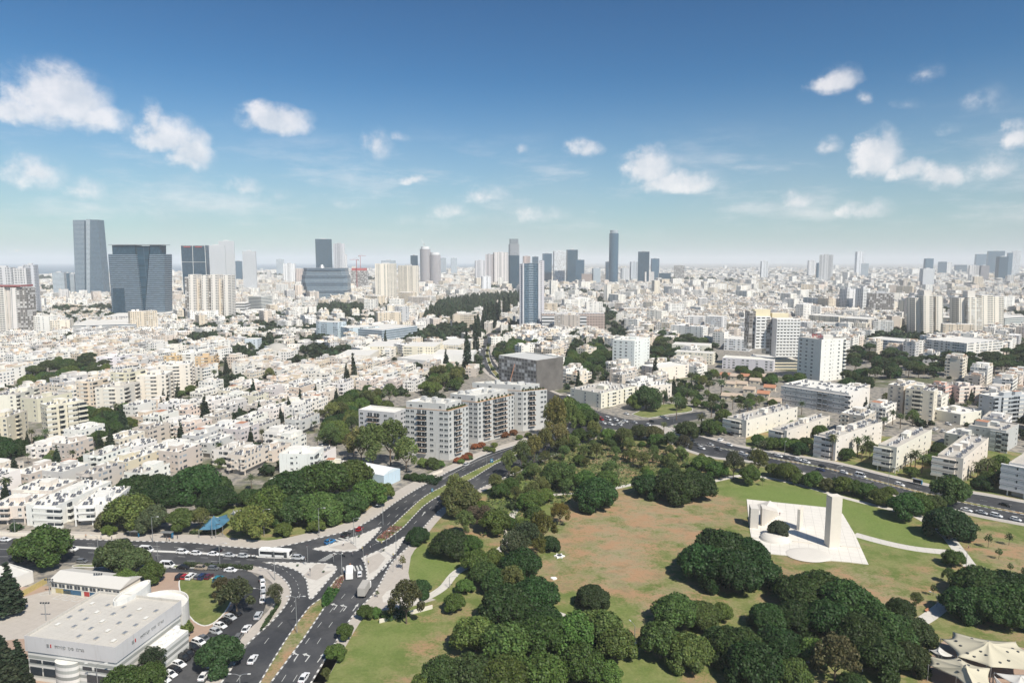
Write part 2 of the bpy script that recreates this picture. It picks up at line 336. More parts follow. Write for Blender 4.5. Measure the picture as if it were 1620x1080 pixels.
def box_array(name, B, mats):
    """B: n x 13: cx cy z0 sx sy h rot  wall rgb  roof rgb"""
    B = np.asarray(B, float); n = len(B); c, s = np.cos(B[:, 6]), np.sin(B[:, 6])
    V = np.zeros((n, 8, 3)); UV = np.zeros((n, 5, 4, 2))
    for i, (x, y) in enumerate(((-.5, -.5), (.5, -.5), (.5, .5), (-.5, .5))):
        X = x*B[:, 3]; Y = y*B[:, 4]
        for k in (0, 4): V[:, i+k, 0] = B[:, 0]+X*c-Y*s; V[:, i+k, 1] = B[:, 1]+X*s+Y*c; V[:, i+k, 2] = B[:, 2]+(B[:, 5] if k else 0)
    F = np.array([[0, 1, 5, 4], [1, 2, 6, 5], [2, 3, 7, 6], [3, 0, 4, 7], [4, 5, 6, 7]])
    FF = (F[None]+np.arange(n)[:, None, None]*8).reshape(-1, 4)
    uo = np.floor(np.random.RandomState(5).rand(n)*900)*3.1
    for f, L in ((0, 3), (1, 4), (2, 3), (3, 4)):
        UV[:, f, 0, 0] = uo; UV[:, f, 3, 0] = uo; UV[:, f, 1, 0] = uo+B[:, L]; UV[:, f, 2, 0] = uo+B[:, L]; UV[:, f, 2, 1] = B[:, 5]; UV[:, f, 3, 1] = B[:, 5]; uo = uo+B[:, L]
    mi = np.tile([0, 0, 0, 0, 1], n); T = np.repeat(B[:, 7:10], 5, 0); T[4::5] = B[:, 10:13]
    return np_mesh(name, V.reshape(-1, 3), FF, mats, mi, T, UV.reshape(-1, 2))

# ---------------- occupancy raster over the ground (4 m cells) ----------------
GX0, GY0, GS, NX, NY = -1600., 100., 4., 800, 600
MASK = np.zeros((NY, NX), np.uint8)
_cx, _cy = np.meshgrid(GX0+GS*(np.arange(NX)+.5), GY0+GS*(np.arange(NY)+.5))
def inside(poly, X, Y):
    r = np.zeros(X.shape, bool); n = len(poly)
    for i in range(n):
        x1, y1 = poly[i][0], poly[i][1]; x2, y2 = poly[(i+1) % n][0], poly[(i+1) % n][1]
        if y1 == y2: continue
        c = ((y1 > Y) != (y2 > Y)) & (X < (x2-x1)*(Y-y1)/(y2-y1)+x1); r ^= c
    return r
def mark(poly, val):
    xs = [p[0] for p in poly]; ys = [p[1] for p in poly]
    i0, i1 = max(0, int((min(xs)-GX0)/GS)-1), min(NX, int((max(xs)-GX0)/GS)+2); j0, j1 = max(0, int((min(ys)-GY0)/GS)-1), min(NY, int((max(ys)-GY0)/GS)+2)
    if i1 <= i0 or j1 <= j0: return
    r = inside(poly, _cx[j0:j1, i0:i1], _cy[j0:j1, i0:i1]); MASK[j0:j1, i0:i1][r] |= val
def mark_disc(x, y, r, val): mark([(x+r*math.cos(a), y+r*math.sin(a)) for a in np.linspace(0, 6.28, 10)[:-1]], val)
def occ(x, y, val=255):
    i, j = int((x-GX0)/GS), int((y-GY0)/GS)
    return bool(MASK[j, i] & val) if 0 <= i < NX and 0 <= j < NY else False
def rect_free(P, val=255):
    for a in (0, .25, .5, .75, 1):
        for b in (0, .25, .5, .75, 1):
            x = (P[0][0]*(1-a)+P[1][0]*a)*(1-b)+(P[3][0]*(1-a)+P[2][0]*a)*b; y = (P[0][1]*(1-a)+P[1][1]*a)*(1-b)+(P[3][1]*(1-a)+P[2][1]*a)*b
            if occ(x, y, val): return False
    return True
ROAD, BLD, TREE, PARK = 1, 2, 4, 8
def W(pts, z=0.0): return [G(u, v, z) for u, v in pts]
def smooth_line(P, n=6):
    out = []
    for i in range(len(P)-1):
        p0 = P[max(i-1, 0)]; p1 = P[i]; p2 = P[i+1]; p3 = P[min(i+2, len(P)-1)]
        for k in range(n):
            t = k/n; out.append(.5*((2*p1)+(p2-p0)*t+(2*p0-5*p1+4*p2-p3)*t*t+(3*p1-p0-3*p2+p3)*t**3))
    out.append(P[-1]); return out

# automatic distinguishing labels: collected, then numbered from the left among look-alikes near one landmark
LAB = []
def later(o, desc, cat, group, u=None, place=None): LAB.append((o, desc, cat, group, place)); return o
PLACES = [(436,880,'the white city bus'),(337,828,'the blue shade canopy'),(1322,850,'the white stone monument'),(160,1010,'the striped sports hall'),(130,920,'the mural school'),(553,909,'the white minibus'),
 (594,848,'the red flower bed'),(715,700,'the front grey apartment block'),(835,665,'the third grey apartment block'),(595,765,'the pale blue hall'),(500,760,'the tall white apartment house'),(1500,1040,'the cream shade sails'),
 (885,880,'the small star fountain'),(940,940,'the lone park tree'),(970,665,'the far road crossing'),(1030,640,'the green triangle lawn'),(865,600,'the netted scaffold building'),(1004,570,'the narrow white tower'),
 (1305,590,'the red signed tower'),(1225,575,'the balcony hotel'),(1300,640,'the long pink banded flats'),(1440,650,'the beige slab pair'),(1520,740,'the easternmost slab garden'),(1420,725,'the palm garden slab'),(1340,715,'the hedge side slab'),
 (1590,660,'the grey modern flats'),(100,640,'the cream left towers'),(230,610,'the cream tower cluster'),(320,575,'the ochre flats'),(700,560,'the long white workshops'),(580,520,'the pale blue long office'),(840,515,'the blue glass tower'),
 (900,515,'the wavy striped office'),(1480,530,'the twin cream towers'),(1390,490,'the netted brown tower'),(15,520,'the unfinished tower'),(215,490,'the dark split tower'),(380,500,'the low banded offices'),(765,560,'the curved boulevard'),
 (390,1000,'the car park exit'),(1500,870,'the path junction'),(740,830,'the park edge'),(1120,900,'the broad park trees'),(1180,620,'the tiled cottages'),(60,800,'the roadside flats'),(440,690,'the brick roofed houses'),(300,690,'the tall araucarias')]
def ordinal(i):
    w = ['first', 'second', 'third', 'fourth', 'fifth', 'sixth', 'seventh', 'eighth', 'ninth', 'tenth', 'eleventh', 'twelfth']
    if i < 12: return w[i]
    n = i+1; return '%d%s' % (n, 'th' if 10 <= n % 100 <= 20 else {1: 'st', 2: 'nd', 3: 'rd'}.get(n % 10, 'th'))
def finish_labels():
    PW = [(G(max(u, -50), v), p) for u, v, p in PLACES]; G2 = {}
    for (o, d, c, g, place) in LAB:
        if place is None:
            l = o.location; place = 'nearest '+min(PW, key=lambda q: (q[0].x-l.x)**2+(q[0].y-l.y)**2)[1]
        G2.setdefault((d, place, c), []).append((o, g))
    for (d, p, c), L in G2.items():
        L.sort(key=lambda e: px(e[0].location)[0])
        for i, (o, g) in enumerate(L):
            s = d+' '+p
            if len(L) == 2: s += (', the left one', ', the right one')[i]
            elif len(L) > 2: s += ', %s from the left' % ordinal(i)
            setp(o, s, c, g)
# ---------------- ground, water, park, roads ----------------
def sheet(name, pts, z, m, kind='structure', n=1):
    mb = MB(); mb.face([(p[0], p[1], z) for p in pts], 0)
    if sum(pts[i][0]*pts[(i+1) % len(pts)][1]-pts[(i+1) % len(pts)][0]*pts[i][1] for i in range(len(pts))) < 0: mb.f = [tuple(reversed(f)) for f in mb.f]
    return setp(mb.build(name, m), kind=kind)
GR = 38000
sheet('ground', [(-GR, -600), (GR, -600), (GR, GR), (-GR, GR)], 0, 'city_ground')
sheet('sea', [tuple(G(-500, 436)[:2]), tuple(G(110, 434)[:2]), tuple(G(420, 430.5)[:2]), tuple(G(700, 424)[:2]), (2500, GR-10), (-GR+10, GR-10), (-GR+10, 2500)], .8, 'sea')

BLVD_L = [(325,1110),(358,1069),(383,1030),(400,1010),(428,985),(446,965),(456,950),(460,938),(458,928),(453,920),(445,912),(433,904),(420,899),(405,895.5),(394,894),(300,892),(228,892),(125,889),(0,894),(-80,897)]
BLVD_U = [(-80,848),(0,851),(100,852),(194,855),(297,858),(347,863),(400,867),(430,866),(470,859),(511,849),(540,842),(566,833),(595,817),(622,797),(650,779),(671,767),(711,745),(740,732),(770,718),(835,698),(868,689),(900,676),(935,655)]
BLVD_R = [(975,672),(945,690),(905,706),(870,722),(830,741),(780,763),(740,782),(705,800),(678,825),(650,860),(619,891),(594,935),(558,974),(519,1035),(492,1080),(475,1110)]
blvd = smooth_line(W(BLVD_L), 4)+smooth_line(W(BLVD_U), 4)+smooth_line(W(BLVD_R), 4)
sheet('road', blvd, .008, 'asphalt'); mark(blvd, ROAD)
FAR_L = [(905,662),(860,636),(810,612),(772,588),(760,567),(756,547),(768,531),(785,520),(803,512),(818,503)]
FAR_R = [(828,503),(803,519),(789,533),(781,545),(782,562),(791,577),(806,590),(850,607),(893,625),(922,640),(945,650)]
EAST_U = [(945,650),(972,658),(1000,664),(1030,663.5),(1064,658),(1110,651),(1112,660),(1070,670),(1056,677),(1101,688),(1150,702),(1180,709),(1310,731),(1397,752),(1479,771),(1560,784),(1620,795),(1700,806)]
EAST_L = [(1700,842),(1620,828),(1533,811),(1468,794),(1370,771),(1261,745),(1180,728),(1125,722),(1074,706),(1046,695),(1002,688),(960,690),(940,690)]
east = smooth_line(W(FAR_L), 4)[::-1]+smooth_line(W(FAR_R), 4)+smooth_line(W(EAST_U), 3)+smooth_line(W(EAST_L), 4)
far_road = smooth_line(W(FAR_L), 4)+smooth_line(W(FAR_R), 4)[::-1][::-1][::-1][::1] if False else None
er = [p for p in smooth_line(W(FAR_R), 4)][::1]
east = list(reversed(smooth_line(W(FAR_L), 4)))
east = smooth_line(W(FAR_R), 4)+smooth_line(W(EAST_U), 3)+smooth_line(W(EAST_L), 4)+smooth_line(W(FAR_L), 4)
sheet('road', east, .014, 'asphalt'); mark(east, ROAD)
LOT = [(256,905),(300,905),(344,912),(362,925),(372,945),(368,962),(350,980),(319,1010),(280,1045),(235,1090),(225,1110),(335,1110),(345,1080),(383,1022),(410,988),(421,955),(421,935),(412,915),(395,903),(370,897),(256,897)]
lot = W(LOT); sheet('car_park', lot, .012, 'asphalt'); mark(lot, ROAD)

def offset(P, d):
    out = []
    for i, p in enumerate(P):
        t = (P[min(i+1, len(P)-1)]-P[max(i-1, 0)]); t = Vector((t.x, t.y, 0)).normalized(); out.append(Vector((p.x-t.y*d, p.y+t.x*d, 0)))
    return out
def strip(name, P, d0, d1, z, m, kind='structure', z0=None):
    A, B = offset(P, d0), offset(P, d1); mb = MB()
    if d0 > d1: A, B = B, A
    for i in range(len(P)-1):
        mb.face([(A[i].x, A[i].y, z), (A[i+1].x, A[i+1].y, z), (B[i+1].x, B[i+1].y, z), (B[i].x, B[i].y, z)])
        if z0 is not None:
            mb.face([(A[i+1].x, A[i+1].y, z), (A[i].x, A[i].y, z), (A[i].x, A[i].y, z0), (A[i+1].x, A[i+1].y, z0)])
            mb.face([(B[i].x, B[i].y, z), (B[i+1].x, B[i+1].y, z), (B[i+1].x, B[i+1].y, z0), (B[i].x, B[i].y, z0)])
    return setp(mb.build(name, m), kind=kind)
def resample(P, step):
    out = [P[0].copy()]; acc = 0
    for i in range(len(P)-1):
        a, b = P[i], P[i+1]; L = (b-a).length
        while acc+L >= step:
            t = (step-acc)/L; a = a.lerp(b, t); out.append(a.copy()); L = (b-a).length; acc = 0
        acc += L
    return out
def kerb(P, w=.45, h=.16, painted=True):
    Q = resample(P, 1.3); mb = MB()
    for i in range(len(Q)-1):
        a, b = Q[i], Q[i+1]; t = (b-a); t.z = 0; L = t.length
        if L < .1: continue
        n = Vector((-t.y, t.x, 0))/L*w/2
        mb.prism([tuple((a-n)[:2]), tuple((b-n)[:2]), tuple((b+n)[:2]), tuple((a+n)[:2])], 0, h, (i % 2) if painted else 0)
    return setp(mb.build('kerb', ['kerb_light', 'kerb_dark']), kind='structure')
def dash(P, m_on=3, m_off=6, w=.16, z=.021, off=0.0):
    Q = resample(P, .5 if m_off else 1.0); mb = MB(); i = 0
    Q = offset(Q, off) if off else Q; on = max(1, int(m_on/.5)); per = on+int(m_off/.5)
    for k in range(len(Q)-1):
        if m_off and k % per >= on: continue
        a, b = Q[k], Q[k+1]; t = (b-a).normalized(); n = Vector((-t.y, t.x, 0))*w/2
        mb.face([(a.x-n.x, a.y-n.y, z), (b.x-n.x, b.y-n.y, z), (b.x+n.x, b.y+n.y, z), (a.x+n.x, a.y+n.y, z)])
    if mb.f: setp(mb.build('road_marking', 'line_paint'), kind='structure')
def SL(pts, n=5): return smooth_line(W(pts), n)

# park lawns (sheets), beds and paths
PARKP = [(475,1112),(494,1080),(521,1035),(560,974),(596,935),(621,891),(652,860),(680,825),(707,802),(742,784),(782,765),(832,743),(872,724),(907,708),(945,692),(1002,690),(1046,697),(1125,724),(1261,747),(1370,773),(1468,796),(1533,813),(1640,831),(1800,856),(1900,1112)]
park = W(PARKP); sheet('lawn', park, .004, 'grass'); mark(park, PARK)
# turf grid carrying how dry or watered each spot is (feathered patches)
def lawn_grid():
    st = 3.0; xs = np.arange(-70, 330, st); ys = np.arange(150, 460, st); X, Y = np.meshgrid(xs, ys); dry = np.zeros(X.shape); wet = np.zeros(X.shape)
    for lst, arr, k in (([[(870,820),(900,795),(960,775),(1040,778),(1130,775),(1170,795),(1150,870),(1080,860),(1060,900),(1075,950),(1040,1000),(1010,1010),(965,985),(975,950),(940,930),(880,925),(862,890)],[(700,835),(740,812),(790,800),(800,820),(775,850),(745,850)],[(1530,850),(1600,855),(1680,870),(1680,950),(1600,930),(1550,900)],[(620,1020),(680,1000),(720,1000),(680,1050),(620,1050)],[(1230,900),(1330,905),(1450,930),(1440,970),(1380,960),(1290,930)],[(1100,700),(1060,730),(950,740),(960,710)]], dry, 1.25),
        ([[(1120,775),(1180,765),(1270,770),(1360,795),(1440,830),(1500,870),(1450,868),(1360,850),(1330,815),(1182,792)],[(648,872),(668,856),(690,862),(730,880),(735,905),(700,930),(668,938),(642,930)],[(540,1040),(575,1000),(620,985),(680,975),(720,980),(640,1010),(600,1050),(560,1090)],[(880,940),(920,955),(1010,960),(990,990),(900,975)],[(800,770),(860,760),(850,800),(800,830)],[(960,1040),(1060,1080),(1100,1090),(1000,1110)],[(1350,860),(1380,865),(1390,885),(1375,890)]], wet, 1.2)):
        for pl in lst: arr[inside([(p.x, p.y) for p in W(pl)], X, Y)] = k
    for arr in (dry, wet):
        for _ in range(16): arr[1:-1, 1:-1] = (arr[1:-1, 1:-1]*2+arr[:-2, 1:-1]+arr[2:, 1:-1]+arr[1:-1, :-2]+arr[1:-1, 2:])/6
    ins = inside([(p.x, p.y) for p in park], X, Y); ny, nx = X.shape; idx = np.arange(ny*nx).reshape(ny, nx); ok = ins[:-1, :-1] & ins[1:, :-1] & ins[:-1, 1:] & ins[1:, 1:]
    F = np.stack([idx[:-1, :-1], idx[:-1, 1:], idx[1:, 1:], idx[1:, :-1]], -1)[ok]; V = np.stack([X.ravel(), Y.ravel(), np.full(X.size, .009)], 1)
    me = np_mesh('lawn', V, F, ['grass']); at = me.attributes.new('lawn', 'FLOAT_VECTOR', 'POINT'); at.data.foreach_set('vector', np.stack([dry.ravel(), wet.ravel(), dry.ravel()*0], 1).astype(np.float32).ravel()); o = bpy.data.objects.new('lawn', me); link(o); setp(o, kind='structure')
lawn_grid()
def path(pts, w, z=.03, m='paving_light'):
    P = SL(pts, 6); strip('path', P, -w/2, w/2, z, m)
path([(1352,845),(1400,858),(1450,868),(1510,874)], 5)
path([(1450,815),(1490,840),(1515,868),(1535,895),(1560,925),(1590,960),(1620,985),(1660,1020)], 4.6, .036)
path([(1535,895),(1510,940),(1470,975),(1440,990)], 4, .041)
path([(1000,760),(1060,768),(1120,762),(1180,752),(1250,763),(1340,788),(1400,803),(1450,815)], 3.4, .044)
path([(800,860),(806,835),(812,812),(830,795),(880,782),(940,778),(1000,766)], 3, .048)
path([(640,955),(668,948),(700,930),(722,905),(760,885),(800,860),(800,820)], 3.2, .051)
path([(880,970),(920,985),(960,1005),(1010,1018),(1080,1020),(1200,1030),(1300,1048)], 3, .055)
pl = W([(634,875),(650,862),(664,855),(650,880),(646,905),(650,925),(664,940),(690,948),(640,962),(604,965),(572,975),(594,937),(619,893)]); sheet('pavement', pl, .016, 'paving'); mark(pl, ROAD)
sheet('pavement', W([(604,938),(636,925),(642,932),(658,944),(640,956),(606,952)]), .022, 'paving_light')
# pavements along the roads: raised 12 cm
sw = lambda pts, d0, d1, m='paving', n=5: strip('pavement', SL(pts, n), d0, d1, .12, m, z0=0)
UP1 = BLVD_U[:17]
sw(UP1, .3, 7.5)
sw(BLVD_U[16:22], .3, 6)
sw([(492,1080),(519,1035),(558,974),(594,935),(619,891),(650,860),(678,825),(705,800),(740,782),(780,763)], -3.6, -.3)
sw([(475,1110),(492,1080),(519,1035)], -3.6, -.3)
sw(BLVD_L[:14], .3, 4.2)
sw(EAST_U[8:], .3, 4.5); sw(EAST_L[:9], .3, 3.5); sw(FAR_R[:9], -4, -.3); sw(FAR_L[1:9], .3, 4)
for L, pt in ((UP1, True), (BLVD_U[16:22], False), (BLVD_R[2:], True), (BLVD_L[:14], True), (EAST_U[8:], False), (EAST_L[:10], False)): kerb(SL(L, 5), painted=pt)
# traffic islands
def island(name, pts, top, sm=3, h=.14, inner=.5, paint=True):
    P = smooth_line(W(pts+[pts[0]]), sm)[:-1]
    if sum(P[i].x*P[(i+1) % len(P)].y-P[(i+1) % len(P)].x*P[i].y for i in range(len(P))) < 0: P.reverse()
    mb = MB(); mb.prism([(p.x, p.y) for p in P], 0, h-.005); setp(mb.build(name, top), kind='structure'); kerb(P+[P[0]], w=.4, h=h+.02, painted=paint); return P
SWI = [(414,889),(440,889.5),(480,890),(515,891),(528,894),(533,900),(522,914),(505,934),(492,948),(488,940),(485,918),(474,905),(455,897),(435,892)]
island('pavement', SWI, 'paving_light', 2)
sheet('pavement', W([(478,912),(500,892),(517,892),(508,905),(528,902),(500,918)]), .145, 'paving')
island('pavement', [(494,868),(515,863),(540,855),(567,847),(585,840),(603,833),(590,850),(572,866),(560,872),(530,872),(510,871)], 'paving_light', 2)
sheet('pavement', W([(520,866),(555,857),(566,868),(545,870)]), .145, 'paving')
island('pavement', [(572,882),(600,870),(625,858),(641,848),(625,875),(606,898),(583,921),(580,905),(577,892)], 'paving_light', 2)
sheet('pavement', W([(578,884),(600,874),(610,883),(597,900),(584,908)]), .145, 'paving')
MED1 = [(594,853),(606,843),(619,833),(654,800),(680,780),(735,752),(780,730),(830,708),(836,710),(785,733),(750,755),(700,781),(669,801),(640,832),(612,853),(600,857)]
island('median_strip', MED1, 'grass_green', 2)
MED2 = [(395,1112),(411,1080),(450,1015),(489,960),(510,945),(532,915),(546,909),(540,922),(519,952),(480,1010),(428,1080),(410,1112)]
island('median_strip', MED2, 'grass_dry', 2)
island('median_strip', [(30,859.5),(100,863),(180,868),(180,869.6),(100,865),(30,861.5)], 'kerb_light', 1, paint=False)
island('median_strip', [(180,868),(300,873),(420,880),(480,883),(480,884.4),(420,881.6),(300,874.6),(180,869.6)], 'kerb_light', 1, paint=False)
island('median_strip', [(1101,701),(1180,716),(1310,740),(1397,762),(1479,783),(1560,800),(1640,815),(1640,817.5),(1560,803),(1479,786),(1397,764.5),(1310,742),(1180,717.5)], 'grass_dry', 1)
island('median_strip', [(795,607),(778,588),(769,565),(770,547),(782,532),(786,532),(775,548),(774,564),(783,585),(802,604)], 'grass', 2, paint=False)
island('median_strip', [(115,896.5),(230,898),(330,898),(394,901),(400,898),(394,896.5),(300,894.5),(228,894.5),(125,893)], 'grass', 2, paint=False)
island('median_strip', [(1032,672),(1054,675),(1078,692),(1062,690),(1044,681)], 'paving', 2, paint=False)
island('median_strip', [(955,677),(985,682),(1002,686),(998,687),(972,682)], 'grass', 2, paint=False)
island('lawn', [(1000,655),(1040,640),(1085,640),(1095,650),(1060,655),(1025,661)], 'grass_green', 3, paint=False)
island('lawn', [(300,905),(340,916),(364,935),(366,950),(350,975),(325,990),(300,975),(285,935),(285,915)], 'grass_green', 3, paint=False)
# red-soil and pavement around the hall, court
sheet('pavement', W([(285,895),(365,905),(372,945),(368,962),(319,1012),(235,1090),(150,1120),(-20,1130),(-30,930),(120,925),(256,910)]), .006, 'paving_red')
court = W([(-20,975),(37,944),(77,933),(200,950),(160,1010),(30,1010),(-10,1015)]); sheet('playground_court', court, .012, 'paving'); mark(court, ROAD)
for a, b in (((60,940),(74,936)), ((83,946),(97,940)), ((97,948),(111,942)), ((112,950),(126,944)), ((20,966),(36,956)), ((2,976),(16,966))):
    P = [G(a[0], a[1]), G(b[0], b[1]), G(b[0]+9, b[1]+1.5), G(a[0]+9, a[1]+1.5)]; dash([Vector(p) for p in P+[P[0]]], 1, 0, .3, .02)
sheet('lawn', W([(300,840),(345,838),(372,858),(430,862),(500,848),(560,828),(590,800),(560,790),(420,800),(360,800)]), .010, 'grass')
sheet('lawn', W([(1180,706),(1310,728),(1397,749),(1479,768),(1560,781),(1640,795),(1640,720),(1500,700),(1300,680),(1180,672)]), .007, 'grass')
# lane lines
for P, of in (([(420,1112),(445,1075),(488,1012),(527,962),(556,930)], 0),): pass
dash(SL([(440,1112),(462,1080),(500,1020),(540,965),(566,935)], 5)); dash(SL([(420,1112),(444,1080),(485,1015),(528,960),(556,928)], 5))
dash(SL([(352,1112),(385,1062),(432,1000),(465,962),(478,930)], 5))
dash(SL([(668,835),(705,797),(745,772),(800,747),(850,722)], 5)); dash(SL([(655,828),(690,795),(730,770),(790,742)], 5), 3, 6)
dash(SL([(585,842),(618,812),(660,780),(705,756),(760,731),(830,704)], 5)); dash(SL([(600,843),(634,810),(672,784),(720,758),(780,733)], 5))
dash(SL([(700,757),(765,724),(835,700),(868,692)], 5), 1, 0, .25)
for v0, v1 in ((855.5, 868), (859, 873)): dash(SL([(0, v0), (200, v0+6), (400, v1+3), (480, v1)], 5))
dash(SL([(0,868),(200,876),(330,882),(420,886)], 5)); dash(SL([(0,880),(120,880),(280,886),(380,888)], 5)); dash(SL([(420,890),(448,900),(468,918),(472,940),(455,965)], 6), 1, 2)
for k in (0, 1): dash(SL([(1130,706+k*9),(1310,734+k*12),(1479,776.5+k*14),(1640,805+k*17)], 5))
for k in (0, 1): dash(SL([(765+k*13,568),(762+k*13,548),(775+k*9,531),(800+k*6,517)], 5))
def zebra(u0, v0, u1, v1, n, du, dv):
    mb = MB()
    for i in range(n):
        t = (i+.1)/n; t2 = (i+.6)/n; a = G(u0+(u1-u0)*t, v0+(v1-v0)*t); b = G(u0+(u1-u0)*t2, v0+(v1-v0)*t2); e = G(u0+du, v0+dv)-G(u0, v0)
        mb.face([(p.x, p.y, .024) for p in (a, b, b+e, a+e)])
    setp(mb.build('road_marking', 'line_paint'), kind='structure')
zebra(541,897,573,893,6,3,8); zebra(503,887,523,875,7,12,0); zebra(604,893,619,888,4,3,-6); zebra(593,860,618,849,7,-6,3); zebra(95,860,118,862,6,-8,-3)
zebra(520,856,548,846,4,8,3); zebra(990,683,1010,676,6,6,3); zebra(985,664,970,672,6,8,2)
def arrow(u, v, k=0):
    a = G(u, v); d = (G(u+9, v-12)-a).normalized(); n = Vector((-d.y, d.x, 0)); mb = MB(); z = .026
    q = lambda x, y: (a.x+d.x*y+n.x*x, a.y+d.y*y+n.y*x, z)
    mb.face([q(-.15, 0), q(-.15, 3), q(.15, 3), q(.15, 0)][::-1])
    if k == 0: mb.face([q(-.6, 3), q(0, 5), q(.6, 3)][::-1])
    else: mb.face([q(.15, 2.6), q(.15, 3), q(1.3, 3.6), q(1.3, 3.0)]); mb.face([q(1.3, 2.5), q(1.3, 4.1), q(2.4, 3.4)])
    setp(mb.build('road_marking', 'line_paint'), kind='structure')
for u, v, k in ((502,1047,0),(483,1046,1),(465,1044,1),(558,966,0),(543,966,1),(528,964,1),(605,902,0),(668,815,0),(655,812,0)): arrow(u, v, k)
# flower beds and hedges (nobody could count the plants)
def bedding(name, pts, m_cols, label, n, hgt=.5, leaf=.35, z0=.14, cat='plants', kind='stuff'):
    P = W(pts); xs = [p.x for p in P]; ys = [p.y for p in P]; rs = np.random.RandomState(len(pts)*7+n)
    X = rs.uniform(min(xs), max(xs), n*4); Y = rs.uniform(min(ys), max(ys), n*4); k = inside([(p.x, p.y) for p in P], X, Y); X, Y = X[k][:n], Y[k][:n]; n = len(X)
    c = np.stack([X, Y, z0+rs.rand(n)*hgt], 1); nr = rs.normal(size=(n, 3)); nr[:, 2] = np.abs(nr[:, 2])+.6; nr /= np.linalg.norm(nr, axis=1)[:, None]
    V, F = leaf_quads(c, nr, leaf, rs); cols = np.array(m_cols)[rs.randint(0, len(m_cols), n)]*(.7+.6*rs.rand(n, 1))
    o = bpy.data.objects.new(name, np_mesh(name, V, F, ['foliage'], None, cols)); link(o); o.color = (1, 1, 1, 1); setp(o, label, cat, kind=kind); return o
def leaf_quads(c, nr, leaf, rs, stretch=1.0):
    n = len(c); t = rs.normal(size=(n, 3)); t -= (t*nr).sum(1)[:, None]*nr; t /= np.linalg.norm(t, axis=1)[:, None]+1e-9; b = np.cross(nr, t)
    s = leaf*(.6+.8*rs.rand(n, 1)); t = t*s*stretch; b = b*s*.8
    V = np.stack([c-t, c-b*.9+nr*s*.15, c+t, c+b*.9+nr*s*.15], 1).reshape(-1, 3); return V, np.arange(n*4).reshape(-1, 4)
bedding('flower_bed', [(596,852),(606,843),(620,832),(636,834),(612,853)], [(.22,.07,.06),(.28,.12,.10),(.12,.12,.05),(.25,.16,.13),(.3,.24,.2)], 'red flower bed at the tip of the long median', 900, .4, .3)
bedding('flower_bed', [(516,948),(533,917),(547,911),(540,924),(528,945)], [(.24,.07,.06),(.34,.2,.17),(.12,.12,.05),(.3,.24,.2)], 'red and pink flower bed beside the white minibus', 900, .4, .3)
bedding('clipped_hedge', [(509,948),(519,932),(537,934),(523,955),(511,962)], [(.035,.09,.02),(.05,.12,.025)], 'bright clipped hedge block below the lower flower bed', 1500, .8, .35, cat='hedge')
# ---------------- trees ----------------
def ico(r, c, sub=1):
    import bmesh
    bm = bmesh.new(); bmesh.ops.create_icosphere(bm, subdivisions=sub, radius=1); V = np.array([v.co[:] for v in bm.verts]); F = np.array([[v.index for v in f.verts] for f in bm.faces]); bm.free()
    return V*np.array(r)+np.array(c), F
def crown_data(lobes, dens, leaf, seed, jit=.55, squash=1.0, stretch=1.0, zmin=None, core=.80):
    rs = np.random.RandomState(seed); Vs, Fs, Ts = [], [], []; nv = 0
    lobes = [np.array(l, float) for l in lobes]
    for i, l in enumerate(lobes):
        c, r = l[:3], l[3]; n = int(dens*r*r*4); d = rs.normal(size=(n, 3)); d /= np.linalg.norm(d, axis=1)[:, None]
        p = c+d*np.array([1, 1, squash])*r*(.82+.26*rs.rand(n, 1)); keep = np.ones(n, bool)
        for j, m in enumerate(lobes):
            if j != i: q = (p-m[:3])/np.array([1, 1, squash]); keep &= np.linalg.norm(q, axis=1) > m[3]*.84
        if zmin is not None: keep &= p[:, 2] > zmin
        p, d = p[keep], d[keep]; nr = d+rs.normal(size=d.shape)*jit; nr[:, 2] += .25; nr /= np.linalg.norm(nr, axis=1)[:, None]
        V, F = leaf_quads(p, nr, leaf, rs, stretch); t = (.62+.7*rs.rand(len(p), 1))*(.85+.32*rs.rand())*np.array([[1, 1, 1]]); t[:, 0] *= .9+.3*rs.rand(len(p))
        Vs.append(V); Fs.append(F+nv); Ts.append(t); nv += len(V)
        if core:
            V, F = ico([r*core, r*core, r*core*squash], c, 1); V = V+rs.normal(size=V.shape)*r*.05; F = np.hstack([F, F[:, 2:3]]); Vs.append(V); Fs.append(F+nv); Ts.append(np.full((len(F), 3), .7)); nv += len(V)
    return np.vstack(Vs), np.vstack(Fs), np.vstack(Ts)
def fix_tris(V, F, T, name, mats):
    tri = F[:, 2] == F[:, 3]; me = bpy.data.meshes.new(name)
    ls = np.where(tri, 3, 4); st = np.concatenate([[0], np.cumsum(ls)[:-1]]).astype(np.int32)
    flat = F.ravel()[np.stack([np.ones(len(F), bool)]*3+[~tri], 1).ravel()]
    me.vertices.add(len(V)); me.vertices.foreach_set('co', V.astype(np.float32).ravel()); me.loops.add(len(flat)); me.loops.foreach_set('vertex_index', flat.astype(np.int32))
    me.polygons.add(len(F)); me.polygons.foreach_set('loop_start', st)
    at = me.attributes.new('tint', 'FLOAT_COLOR', 'FACE'); at.data.foreach_set('color', np.hstack([T, np.ones((len(F), 1))]).astype(np.float32).ravel())
    for m in mats: me.materials.append(MATS[m])
    me.update(calc_edges=True); return me
